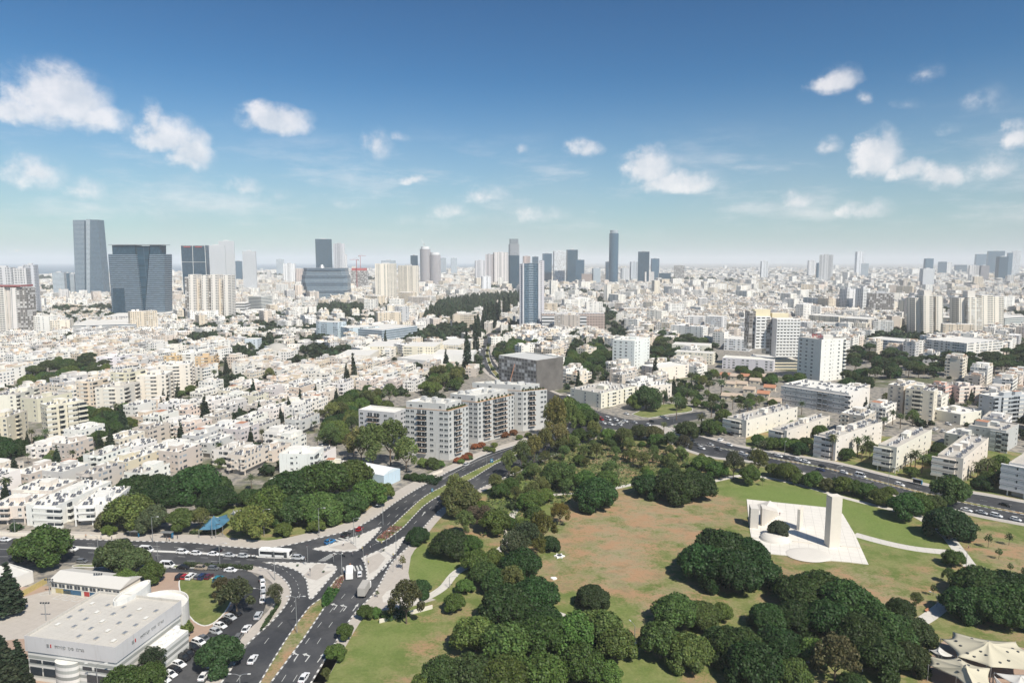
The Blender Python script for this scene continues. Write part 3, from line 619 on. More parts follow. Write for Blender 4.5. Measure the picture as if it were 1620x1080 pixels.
def dome_lobes(Rr, Ht, n, rl, seed, low=.25):
    rs = random.Random(seed); L = [(0, 0, Ht*.5, Rr*.55)]
    for i in range(n):
        a = i*2.399+rs.random()*.5; q = math.sqrt((i+.5)/n); rr = Rr*q*.82; z = Ht*low+(Ht*(1-low)-rl*Rr*.8)*math.sqrt(max(0, 1-q*q*.85))*(.85+.2*rs.random())
        L.append((rr*math.cos(a), rr*math.sin(a), z, Rr*rl*(.75+.5*rs.random())))
    for i in range(int(n*.7)):
        a = i*2.399*1.3; rr = Rr*(.78+.12*rs.random()); L.append((rr*math.cos(a), rr*math.sin(a), Ht*(low+.12*rs.random()), Rr*rl*(.6+.35*rs.random())))
    return L
def trunk_mesh(name, h, r, limbs, seed, spread=1.0):
    rs = random.Random(seed); mb = MB(); mb.tube([(0, 0, 0), (.1*r, .2*r, h*.5), (.3*r, 0, h)], [r*1.25, r, r*.8], 8)
    for i in range(limbs):
        a = 6.28*i/limbs+rs.random(); L = spread*(.8+.4*rs.random()); mb.tube([(0, 0, h*.75), (L*.5*math.cos(a), L*.5*math.sin(a), h*1.1), (L*math.cos(a), L*math.sin(a), h*1.25+L*.5)], [r*.6, r*.4, r*.15], 6)
    o = mb.build(name, 'bark'); me = o.data; bpy.data.objects.remove(o); return me
TREES = {}
def proto(kind, R0, lobes, dens, leaf, th, tr, limbs, spread, seed, **kw):
    V, F, T = crown_data(lobes, dens, leaf, seed, **kw)
    TREES.setdefault(kind, []).append((fix_tris(V, F, T, 'crown', ['foliage']), trunk_mesh('trunk', th, tr, limbs, seed, spread), R0))
for s in range(4):
    proto('ficus', 8, dome_lobes(8, 10.3, 38, .25, s+1, .2), 20, .36, 4, .55, 5, 3, s+1)
    proto('broad', 6, dome_lobes(6, 9.4, 26, .28, s+11, .3), 24, .30, 4, .3, 5, 2.4, s+21, jit=.7)
    proto('olive', 5.5, [(x, y, z*1.08+1.2, r*.8) for x, y, z, r in dome_lobes(5.5, 11.5, 22, .28, s+31, .28)], 22, .26, 4.5, .22, 6, 2.6, s+41, jit=.95, core=.5)
for s in range(3):
    rs = random.Random(s+77); L = []
    for k in range(13):
        t = k/12; rr = (1-t)*2.6+.25
        for j in range(5 if k < 9 else 2): a = 6.28*j/5+k*.7; L.append((rr*.72*math.cos(a), rr*.72*math.sin(a), 2+t*14.5+rs.random()*.5, .38+rr*.30))
    proto('conifer', 3, L, 15, .36, 4, .25, 0, 1, s+51, jit=.8, squash=.7)
    L = []
    for k in range(8): t = k/7; L.append((.15*math.cos(k), .15*math.sin(k), 1.8+t*9, 1.25*(1-t*.75)+.1))
    proto('cypress', 1.3, L, 26, .3, 2, .18, 0, 1, s+61, jit=.6, squash=1.4)
    L = []
    for k in range(12): a = k*2.4; q = math.sqrt((k+.5)/12); L.append((4.6*q*math.cos(a), 4.6*q*math.sin(a), 10.5-1.6*q*q+rs.random()*.6, 1.55+.5*rs.random()))
    proto('pine', 6, L, 13, .36, 8, .3, 5, 3, s+71, jit=.8, squash=.72)
    proto('sapling', 2, [(0, 0, 3.4, 1.0), (.7, .3, 3, .7), (-.6, .4, 3.1, .7), (.1, -.8, 3.0, .6), (.2, .1, 4.2, .7)], 22, .22, 2.6, .07, 3, .6, s+81, jit=1, core=.4)
    proto('shrub', 1.5, [(0, 0, .8, .9), (.8, .3, .6, .7), (-.7, .5, .6, .7), (.2, -.9, .6, .65), (-.6, -.6, .5, .6)], 16, .26, .4, .06, 2, .4, s+91, jit=.7, core=.8)
def palm_crown(seed, nf=26, L=3.0):
    rs = random.Random(seed); mb = MB(); h = 9.0
    for i in range(nf):
        a = i*2.399; up = .9-1.5*(i/nf); pts = []; q = Vector((0, 0, h)); d = Vector((math.cos(a)*math.cos(up), math.sin(a)*math.cos(up), math.sin(up)))
        for k in range(6): pts.append(q.copy()); q = q+d*(L/5); d = (d+Vector((0, 0, -.28))).normalized()
        sd_ = Vector((-math.sin(a), math.cos(a), 0)); tn = rs.uniform(.7, 1.2)
        for k in range(5):
            w0 = .42*math.sin(math.pi*(k+.6)/6.2); w1 = .42*math.sin(math.pi*(k+1.6)/6.2); dr = Vector((0, 0, -.18))
            mb.face([pts[k], pts[k]+sd_*w0+dr, pts[k+1]+sd_*w1+dr, pts[k+1]], 0, (tn,)*3); mb.face([pts[k+1], pts[k+1]-sd_*w1+dr, pts[k]-sd_*w0+dr, pts[k]], 0, (tn*.8,)*3)
    o = mb.build('crown', 'foliage'); me = o.data; bpy.data.objects.remove(o); return me
for s in range(3):
    tm = MB(); tm.tube([(0, 0, 0), (.1, 0, 4), (0, .1, 9.1)], [.3, .2, .17], 8); o = tm.build('trunk', 'bark'); me = o.data; bpy.data.objects.remove(o)
    TREES.setdefault('palm', []).append((palm_crown(s), me, 2.8))
TCOL = {'ficus': (.030, .066, .018), 'broad': (.068, .12, .028), 'olive': (.095, .135, .045), 'conifer': (.025, .045, .025), 'cypress': (.02, .038, .02), 'pine': (.045, .075, .028), 'sapling': (.05, .085, .03), 'shrub': (.045, .08, .025), 'palm': (.075, .10, .045), 'red': (.24, .09, .04)}
TDESC = {'ficus': ('ficus_tree', 'dense dark ficus tree', 'tree'), 'broad': ('leafy_tree', 'leafy mid green tree', 'tree'), 'olive': ('airy_tree', 'loose grey green tree', 'tree'), 'conifer': ('araucaria_tree', 'tall dark araucaria', 'conifer'),
         'cypress': ('cypress_tree', 'slim dark cypress', 'cypress'), 'pine': ('pine_tree', 'umbrella crowned pine', 'pine'), 'sapling': ('young_tree', 'small young tree', 'young tree'), 'shrub': ('shrub', 'low rounded shrub', 'shrub'), 'palm': ('palm_tree', 'fan headed palm', 'palm')}
FAR_TREES = []; KC = {}; NT_ = [0]; trs = random.Random(99)
def tree(kind, x, y, rad, tint=None, hs=None, desc=None, parts=True, z=0):
    KC[kind] = KC.get(kind, 0)+1
    if KC[kind] > 285: FAR_TREES.append((x, y, 'ficus', rad)); return None
    me_c, me_t, R0 = TREES[kind][NT_[0] % len(TREES[kind])]; NT_[0] += 1
    s = rad/R0; nm, ds, cat = TDESC[kind]; root = empty(nm, (x, y, z), trs.uniform(0, 6.28))
    sz = s*(hs or trs.uniform(.88, 1.08)); root.scale = (s, s, sz)
    c = bpy.data.objects.new('crown', me_c); link(c); c.parent = root; t = bpy.data.objects.new('trunk', me_t); link(t); t.parent = root
    b = tint or TCOL[kind]; k = trs.uniform(.72, 1.4); g = trs.uniform(.85, 1.3); c.color = (b[0]*k*g*1.08, b[1]*k*1.08, b[2]*k, 1)
    later(root, desc or ds, cat, cat+'s about the city' if cat != 'shrub' else 'garden shrubs'); return root
NEAR_TREES = []
def tpx(u, vb, r, kind='F', tint=None, hs=None, desc=None):
    k = {'F': 'ficus', 'B': 'broad', 'O': 'olive', 'C': 'conifer', 'Y': 'cypress', 'N': 'pine', 'S': 'sapling', 'H': 'shrub', 'P': 'palm'}[kind]
    p = G(u, vb-.30*r if kind in 'FB' else vb); rad = r/ppm(p.y)
    if kind in 'FBO': mark_disc(p.x, p.y, rad*.75, TREE)
    return tree(k, p.x, p.y, rad, tint, hs, desc)
LT = (.10, .155, .042)   # lighter green foliage
for a in [
 (70,905,40,'B'),(48,893,26,'B'),(183,914,30,'B',(.06,.09,.035)),(212,912,26,'B',(.06,.09,.035)),(240,927,20,'B'),(198,938,20,'B'),(14,972,24,'C',None,.62),(0,1060,20,'C',None,.62),(30,1070,18,'C',None,.6),(12,1100,24,'C',None,.6),(46,1100,14,'C',None,.6),
 (286,1014,18,'B'),(244,1068,20,'O',(.05,.07,.035)),(238,1095,24,'B'),(196,1108,30,'B'),(375,972,27,'O',(.06,.065,.03)),(352,950,18,'O',(.06,.065,.03)),(348,1068,36,'F',(.032,.062,.022)),(436,958,15,'O',(.06,.075,.04)),
 (262,806,34,'F'),(215,800,32,'F'),(312,800,38,'F'),(345,815,30,'F'),(250,786,24,'F'),(300,784,26,'F'),(345,790,22,'F'),(205,848,36,'B',LT),(178,843,22,'B',(.075,.095,.045)),(243,848,25,'B',(.07,.09,.045)),(288,846,22,'B',LT),(318,838,16,'O'),
 (398,858,30,'B',LT),(425,838,34,'B'),(468,838,36,'F'),(505,838,36,'F',(.075,.135,.035)),(548,826,32,'F',(.035,.08,.022)),(584,808,28,'B'),(606,798,18,'B'),(460,806,36,'F'),(515,800,38,'B'),(560,786,30,'B'),(420,812,26,'F'),(395,805,20,'F'),(492,778,24,'B'),(440,792,24,'F'),(448,852,14,'B'),(500,846,14,'B'),
 (590,743,28,'O',(.12,.155,.05),1.1),(618,736,28,'O',(.13,.165,.05),1.15),(572,736,24,'O',(.11,.13,.05),1.1),(643,747,22,'O',(.12,.15,.05),1.1),(560,722,18,'O',(.1,.12,.045)),
 (668,742,9,'B',LT),(684,745,11,'B',(.07,.095,.03)),(696,742,8,'B',LT),(655,762,9,'F'),(668,764,9,'F'),(681,763,8,'F'),(645,760,7,'F'),
 (880,705,19,'O',(.14,.155,.05),1.75),(896,694,17,'O',(.12,.15,.045),1.7),(870,690,13,'O',(.14,.165,.05),1.7),(862,722,14,'O',(.13,.15,.05),1.4),(845,730,14,'O',(.13,.15,.05),1.3),(885,716,16,'O',(.13,.14,.055),1.3),(825,742,15,'O',(.12,.145,.05),1.3),(805,752,14,'O',(.12,.145,.05),1.2),(912,680,17,'B'),(930,678,17,'B'),(905,664,17,'B'),(922,668,15,'B'),(900,650,12,'B'),
 (728,822,32,'B',(.06,.085,.03)),(722,800,20,'O'),(662,864,19,'F',(.03,.06,.02)),(712,888,32,'F',(.028,.062,.02)),(745,885,20,'B'),(752,912,24,'B'),(782,850,25,'B'),(768,838,16,'O',(.09,.08,.055)),(750,828,14,'O',(.10,.08,.06)),(665,948,19,'F',(.03,.062,.02)),
 (643,986,28,'O',(.07,.085,.035)),(719,972,18,'B'),(736,942,15,'B'),(546,1014,14,'B'),(530,1048,17,'B'),(578,982,13,'B'),(594,978,10,'B'),(612,982,9,'B'),(516,1076,9,'O'),(637,900,9,'S',(.09,.12,.03)),(597,945,5,'S'),
 (800,1000,44,'F'),(846,978,40,'F'),(825,925,34,'F'),(790,945,30,'F',(.06,.11,.03)),(858,1010,34,'F'),(812,893,24,'O',(.06,.075,.04)),(832,880,26,'O',(.06,.08,.04)),(780,905,20,'B'),
 (752,1040,36,'B',(.075,.135,.035)),(800,1062,42,'B',(.08,.14,.038)),(858,1052,40,'B'),(905,1042,38,'B'),(950,1032,38,'B',(.07,.125,.034)),(975,1050,32,'B',(.07,.125,.034)),(700,1105,34,'B',(.05,.1,.03)),(745,1108,40,'B',(.045,.09,.03)),(800,1112,40,'B'),(860,1108,40,'B'),(920,1092,38,'B'),(672,1110,24,'B'),(960,1095,26,'B'),
 (937,968,26,'F',(.025,.05,.018)),(969,992,9,'B'),(886,830,16,'O',(.09,.095,.02)),(858,860,24,'O',(.075,.085,.02)),(848,880,18,'O',(.07,.085,.02)),(838,812,20,'B'),(846,838,18,'B'),(830,852,18,'B'),
 (943,815,34,'F'),(1024,792,26,'F'),(1070,802,36,'F'),(1098,798,34,'F'),(884,780,27,'B',(.05,.105,.03)),(861,800,16,'B'),(842,812,20,'B'),(895,790,10,'S'),(925,782,20,'B'),(960,778,18,'B'),
 (1115,928,42,'F'),(1155,945,46,'F'),(1195,935,36,'F'),(1140,905,42,'F'),(1180,905,36,'F'),(1100,905,26,'F'),
 (1070,1000,38,'F',(.06,.11,.03)),(1110,1000,32,'F',(.06,.11,.03)),(1045,1050,34,'B',(.042,.085,.024)),(1090,1065,38,'F',(.06,.11,.03)),(1142,988,18,'B'),(1135,1035,28,'F',(.03,.06,.02)),(1165,1060,44,'F'),(1195,1095,46,'F'),(1215,1005,30,'F'),(1232,1048,36,'F'),
 (1262,968,38,'F'),(1298,960,36,'F'),(1338,990,42,'F'),(1372,1000,34,'F'),(1262,1008,36,'F'),(1310,1020,40,'F'),(1356,1042,40,'F'),(1402,1035,42,'F'),(1440,1030,36,'F',(.035,.06,.02)),(1395,1075,40,'F'),(1440,1068,30,'F',(.04,.065,.022)),(1320,1082,36,'O',(.06,.075,.035)),(1252,1100,30,'B',LT),(1290,1062,26,'B'),(1424,985,22,'F'),(1350,1105,24,'F'),
 (1525,985,34,'F'),(1562,995,42,'F'),(1605,1000,44,'F'),(1545,955,36,'F'),(1590,960,38,'F'),(1640,985,40,'F'),(1628,950,26,'F'),(1514,960,18,'F'),
 (1430,828,26,'B',(.04,.09,.024)),(1452,818,20,'B'),(1500,862,34,'F',(.032,.062,.022)),(1503,808,28,'B',(.05,.085,.025)),(1478,818,18,'B',(.07,.085,.03)),(1508,900,17,'B'),(1500,922,10,'O'),(1476,942,8,'S'),(1449,962,11,'O'),(1415,972,12,'O'),(1543,850,9,'S'),(1563,866,9,'S'),(1596,862,9,'S'),(1580,884,8,'S'),(1598,906,7,'S'),(1619,916,8,'S'),
 (1185,770,17,'B'),(1206,768,6,'S'),(1245,765,18,'B'),(1263,769,12,'B'),(1286,775,16,'B'),(1308,780,13,'B',(.07,.085,.035)),(1335,785,16,'B'),(1352,788,16,'B'),(1368,792,14,'B'),(1389,802,15,'B'),(1405,805,12,'B'),(1199,752,18,'O'),(1225,758,14,'B'),(1160,758,18,'O',(.08,.09,.05)),(1135,762,18,'B'),(1110,750,16,'B'),
 (918,704,15,'B'),(940,701,14,'O'),(962,705,14,'B'),(985,708,14,'O'),(900,714,15,'B'),(1040,712,15,'B'),(1050,690,6,'P'),(1068,690,5,'P'),(1022,655,24,'B',(.05,.09,.03)),(1004,652,14,'B'),(1086,700,18,'B',(.06,.085,.03)),(1082,718,13,'O',(.07,.075,.05)),(1123,693,15,'B'),(1108,690,10,'F'),(1144,672,13,'B'),(1012,700,16,'B',(.06,.075,.03)),(1035,702,16,'B',(.07,.08,.035)),(1060,712,14,'O'),(1063,755,12,'O'),
]: tpx(*a)
def scatter(poly, step, kinds, rr, seed, prob=1.0, val=ROAD | BLD, tint=None, places=None):
    P = W(poly); P2 = [(p.x, p.y) for p in P]; rs = random.Random(seed); xs = [p[0] for p in P2]; ys = [p[1] for p in P2]; out = []
    y = min(ys)
    while y < max(ys):
        x = min(xs)
        while x < max(xs):
            X = x+rs.uniform(-.4, .4)*step; Y = y+rs.uniform(-.4, .4)*step
            if rs.random() < prob and inside(P2, np.array([X]), np.array([Y]))[0] and not occ(X, Y, val):
                out.append((X, Y, rs.choice(kinds), rs.uniform(*rr)))
            x += step
        y += step
    for X, Y, k, r in out: mark_disc(X, Y, r*.7, TREE)
    return out
def spawn(L, indiv=True):
    for X, Y, k, r in L:
        if indiv: tree(k, X, Y, r)
        else: FAR_TREES.append((X, Y, k, r))
# ---------------- buildings ----------------
def rectABC(A, B, Cc, h=None, vb=None, wmin=None, skew=False):
    if h is None: h = zat(B[1], G(B[0], vb).y)
    a, b, c = G(A[0], A[1], h), G(B[0], B[1], h), G(Cc[0], Cc[1], h)
    d = (c-b); d.z = 0; L = d.length; d /= L; n = Vector((-d.y, d.x, 0))
    w = (a-b).dot(n)
    if wmin: w = max(w, wmin)
    P = [b, b+d*L, b+d*L+n*w, b+n*w]
    if skew: P = [b, c, a+(c-b), a]
    return [(p.x, p.y) for p in P], h
def inset(P, k):
    n = len(P); out = []
    for i in range(n):
        a, b, c = Vector(P[i-1]), Vector(P[i]), Vector(P[(i+1) % n]); d1 = (b-a).normalized(); d2 = (c-b).normalized()
        n1 = Vector((-d1.y, d1.x)); n2 = Vector((-d2.y, d2.x)); q = (n1+n2); q = q/max(.3, q.dot(n1)); out.append((b.x+q.x*k, b.y+q.y*k))
    return out
def body(mb, P, z0, h, par=.6, m=0, mr=1, tint=(1, 1, 1), tt=(1, 1, 1), uo=0.0, thick=.25, back=None):
    if back is None: mb.prism(P, z0, h, m, tint=tint, top=False, uo=uo)
    else:
        n = len(P); u = uo
        for i in range(n):
            a, b = P[i], P[(i+1) % n]; L = math.hypot(b[0]-a[0], b[1]-a[1])
            mb.face([(a[0], a[1], z0), (b[0], b[1], z0), (b[0], b[1], h), (a[0], a[1], h)], m if i in (0, n-1) else back, tint, [(u, 0), (u+L, 0), (u+L, h-z0), (u, h-z0)]); u += L
    I = inset(P, thick); n = len(P); z = h-par
    for i in range(n):
        j = (i+1) % n; mb.face([(P[i][0], P[i][1], h), (P[j][0], P[j][1], h), (I[j][0], I[j][1], h), (I[i][0], I[i][1], h)], mr, tt)
        mb.face([(I[j][0], I[j][1], z), (I[i][0], I[i][1], z), (I[i][0], I[i][1], h), (I[j][0], I[j][1], h)], mr, tt)
    mb.face([(p[0], p[1], z) for p in I], mr, tt)
    if z0 > .5: mb.face([(p[0], p[1], z0) for p in reversed(P)], mr, tt)
PM = {}
def proto_mesh(name, mats, fn):
    if name not in PM:
        mb = MB(); fn(mb); o = mb.build(name.split('#')[0], mats); PM[name] = o.data; bpy.data.objects.remove(o)
    return PM[name]
def yface(mb, x0, x1, z0, z1, y, m): mb.face([(x0, y, z0), (x1, y, z0), (x1, y, z1), (x0, y, z1)], m)
def xbox(mb, x0, x1, y0, y1, z0, z1, m): mb.prism([(x0, y0), (x1, y0), (x1, y1), (x0, y1)], z0, z1, m, bottom=True)
def _win(mb):
    xbox(mb, -.5, .5, -.07, 0, 0, 1, 1); yface(mb, -.44, -.03, .06, .93, -.073, 0); yface(mb, .03, .44, .06, .93, -.073, 0); xbox(mb, -.54, .54, -.16, .0, -.06, -.002, 1)
def _winsh(mb):
    xbox(mb, -.5, .5, -.07, 0, 0, 1, 1); yface(mb, -.44, .44, .06, .45, -.073, 0); xbox(mb, -.46, .46, -.1, -.074, .45, .95, 2)
def _balc(mb):   # unit width, 3 m storey
    xbox(mb, -.5, .5, -.04, 0, .02, 2.35, 0); xbox(mb, -.5, .5, -1.3, -.041, -.22, -.001, 1); xbox(mb, -.5, .5, -1.3, -1.18, 0, .92, 1)
    xbox(mb, -.5, -.49, -1.179, -.041, 0, .92, 1); xbox(mb, .49, .5, -1.179, -.041, 0, .92, 1); yface(mb, -.3, -.27, .02, 2.3, -.043, 2)
def _balc_closed(mb):
    xbox(mb, -.5, .5, -1.15, 0, -.22, .95, 1); xbox(mb, -.49, .49, -1.1, 0, .951, 2.2, 0); xbox(mb, -.5, .5, -1.15, 0, 2.201, 2.72, 1)
    for k in (-.25, 0, .25): xbox(mb, k-.012, k+.012, -1.13, -1.101, .952, 2.2, 2)
    yface(mb, -.48, -.02, .96, 2.1, -1.112, 3)
def _obalc(mb):
    xbox(mb, -.5, .5, -.05, 0, .02, 2.6, 0); xbox(mb, -.5, .5, -1.5, -.051, -.32, -.001, 1); xbox(mb, -.5, .5, -1.5, -1.42, 0, .3, 2); xbox(mb, -.5, .5, -1.46, -1.43, .31, .95, 0); xbox(mb, -.02, .02, -1.2, -.051, 0, 2.6, 1); xbox(mb, -.32, -.29, -.09, -.051, 0, 2.5, 3); xbox(mb, .25, .28, -.09, -.051, 0, 2.5, 3)
def _honey(mb):
    xbox(mb, -.5, .5, -1.3, 0, 0, 1.5, 1); xbox(mb, -.36, .36, -.3, 0, 1.501, 2.6, 0); xbox(mb, -.5, -.37, -1.1, 0, 1.501, 3, 1); xbox(mb, .37, .5, -1.1, 0, 1.501, 3, 1); xbox(mb, -.37, .37, -1.1, 0, 2.601, 3, 1)
def _ac(mb): xbox(mb, -.45, .45, -.4, 0, 0, .65, 2); yface(mb, -.2, .2, .1, .55, -.402, 0)
def _heater(mb):
    def tilted(x):
        mb.face([(x-.5, -1, .25), (x+.5, -1, .25), (x+.5, .3, 1.3), (x-.5, .3, 1.3)], 0); mb.face([(x+.5, -1, .2), (x-.5, -1, .2), (x-.5, .3, 1.25), (x+.5, .3, 1.25)], 1)
    tilted(0); tilted(1.1); mb.tube([(.9, .75, .2), (.9, .75, 1.75)], .33, 8, 1)
    for x in (-.45, 1.5): mb.tube([(x, .3, 0), (x, .3, 1.3)], .04, 4, 1)
def _tank(mb): mb.tube([(0, 0, .3), (0, 0, 1.8)], .34, 8, 1); xbox(mb, -.35, .35, -.35, .35, 0, .3, 1); mb.face([(-1.5, -1.1, .15), (-.6, -1.1, .15), (-.6, .1, 1.05), (-1.5, .1, 1.05)], 0)
WM = ['glass_dark', 'window_frame', 'shutter']
def put_part(name, key, mats, fn, root, x, y, z, rz, sx=1, sz=1, color=None):
    o = bpy.data.objects.new(name, proto_mesh(key, mats, fn)); o.parent = root; L = root.location
    o.location = (x-L[0], y-L[1], z-L[2]); o.rotation_euler.z = rz; o.scale = (sx, 1, sz)
    if color: o.color = tuple(color)+(1,)
    link(o); return o
def face_parts(root, p0, p1, z0, floors, fh, lay, col, rs, skip=0, shut=.3, lim=[0]):
    dx, dy = p1[0]-p0[0], p1[1]-p0[1]; L = math.hypot(dx, dy); rz = math.atan2(dy, dx); n = len(lay); cw = L/n; o = (dy/L, -dx/L)
    for i, ch in enumerate(lay):
        if ch == '.': continue
        t = (i+.5)*cw; x = p0[0]+dx/L*t+o[0]*.001; y = p0[1]+dy/L*t+o[1]*.001
        for f in range(skip, floors):
            z = z0+f*fh
            if ch in 'wWtsv':
                w, h, b = {'w': (1.5, 1.3, .95), 'W': (2.3, 1.4, .9), 't': (.9, 2.0, .6), 's': (.7, .8, 1.4), 'v': (1.7, 1.9, .6)}[ch]; w = min(w, cw*.85)
                k = rs.random() < shut; put_part('window', 'window#s' if k else 'window', WM, _winsh if k else _win, root, x, y, z+b, rz, w, h)
            elif ch == 'b': put_part('balcony', 'balcony', ['glass_dark', 'trim', 'window_frame'], _balc, root, x, y, z, rz, cw*.94, 1, col)
            elif ch == 'h': put_part('balcony', 'honey', ['glass_dark', 'white_paint'], _honey, root, x, y, z, rz, cw*.98, fh/3.0)
            elif ch == 'O': put_part('balcony', 'openbalc', ['glass_dark', 'trim', 'terrace', 'window_frame'], _obalc, root, x, y, z, rz, cw*1.9, 1, col)
            elif ch == 'B': put_part('balcony', 'balcony', ['glass_dark', 'trim', 'window_frame'], _balc, root, x, y, z, rz, cw*1.9, 1, col)
            elif ch == 'c': put_part('enclosed_balcony', 'enclosed', ['glass_dark', 'trim', 'window_frame', 'shutter'], _balc_closed, root, x, y, z, rz, cw*.92, 1, col)
            elif ch == 'C': put_part('enclosed_balcony', 'enclosed', ['glass_dark', 'trim', 'window_frame', 'shutter'], _balc_closed, root, x, y, z, rz, cw*1.85, 1, col)
            elif ch == 'a' and rs.random() < .7: put_part('air_conditioner', 'ac', WM, _ac, root, x, y, z+.4, rz)
def roof_bits(root, P, z, n, rs, col=(.7, .68, .64), tanks=.4, hut=True):
    b, d1, d2 = Vector(P[0]), Vector(P[1])-Vector(P[0]), Vector(P[3])-Vector(P[0]); W_, D_ = d1.length, d2.length; a1 = math.atan2(d1.y, d1.x)
    nx = max(1, int(W_/3.4)); ny = max(1, int(D_/3.4)); cells = [(i, j) for i in range(nx) for j in range(ny)]; rs.shuffle(cells)
    for i, j in cells[:n]:
        q = b+d1*((i+.5)/nx)+d2*((j+.5)/ny)
        if rs.random() < tanks: put_part('water_tank', 'tank', ['solar_panel', 'white_paint'], _tank, root, q.x, q.y, z, rs.uniform(-.3, .3))
        else: put_part('solar_heater', 'heater', ['solar_panel', 'white_paint'], _heater, root, q.x, q.y, z, rs.uniform(-.5, .2))
    for k in range(rs.choice([0, 1, 1, 2]) if hut else 0):
        q = b+d1*rs.uniform(.3, .7)+d2*rs.uniform(.15, .85); mb = MB(); a_, b_ = min(W_*.7, rs.uniform(4, 7)), min(D_*.4, rs.uniform(4, 8)); mb.box(q.x, q.y, z+.003, a_, b_, rs.uniform(2.4, 2.9), a1, 0, 1); mb.build('roof_room', ['wall', 'tile_roof' if rs.random() < .12 else 'roof_wash'], root, color=col)
    if hut:
        q = b+d1*.5+d2*rs.uniform(.4, .6); mb = MB(); w = min(4.5, W_*.3); e = min(4, D_*.45); mb.box(q.x, q.y, z+.002, w, e, 2.5, a1, 0, 1); mb.build('stair_hut', ['wall', 'roof_wash'], root, color=col)
SOL = ['wall', 'roof_wash', 'flats']
WHITE, CREAM, BEIGE, GREY = (.75, .73, .69), (.72, .67, .58), (.66, .59, .47), (.42, .42, .42)
def apt(label, A, B, Cc, vb=None, h=None, col=WHITE, layL='w.b.w', layR='w.w.b.w.w', fh=3.0, pil=0, heat=6, name='apartment_building', cat='apartment building', group=None, seed=0, skip=0, par=.7, wmin=None, tanks=.4, hut=True, PP=None, shut=.3, desc_later=None, roofm=None):
    if PP is None: P, h = rectABC(A, B, Cc, h, vb, wmin)
    else: P = PP
    mark(inset(P, -2.5), BLD); rs = random.Random(seed+int(P[0][0])); cx = sum(p[0] for p in P)/4; cy = sum(p[1] for p in P)/4
    root = empty(name, (cx, cy, 0)); col = tuple(c*rs.uniform(.97, 1.03) for c in col)
    mb = MB(); body(mb, P, pil, h, par, 0, 1, col, uo=rs.randint(0, 60)*3.1, back=2); mb.t = [col if m == 2 else t for m, t in zip(mb.mi, mb.t)]; mb.build('wall', ['wall', roofm or ('roof_grey' if group == SG or rs.random() < .35 else 'roof_wash'), 'flats'], root, color=col)
    if pil:
        mb = MB(); mb.prism(inset(P, 1.6), 0, pil-.002, 0, top=False); mb.build('ground_floor', ['concrete'], root)
        I = inset(P, .3); e = [Vector(q) for q in I]
        for i in (3, 0):
            a, b = e[i], e[(i+1) % 4]; n = max(1, int((b-a).length/5))
            for k in range(n+(1 if i == 0 else 0)):
                q = a.lerp(b, k/n); m2 = MB(); m2.box(q.x, q.y, 0, .45, .45, pil-.001, math.atan2((b-a).y, (b-a).x)); m2.build('column', ['wall'], root, color=col)
    fl = max(1, int(round((h-par-pil)/fh))); fh = (h-par-pil)/fl
    face_parts(root, P[3], P[0], pil, fl, fh, layL, col, rs, skip, shut); face_parts(root, P[0], P[1], pil, fl, fh, layR, col, rs, skip, shut)
    if heat: roof_bits(root, inset(P, 1.2), h-par, heat, rs, col, tanks, hut)
    if desc_later: later(root, desc_later, cat, group)
    else: setp(root, label, cat, group)
    return root, P, h

SG = 'slab blocks in gardens beside the right road'
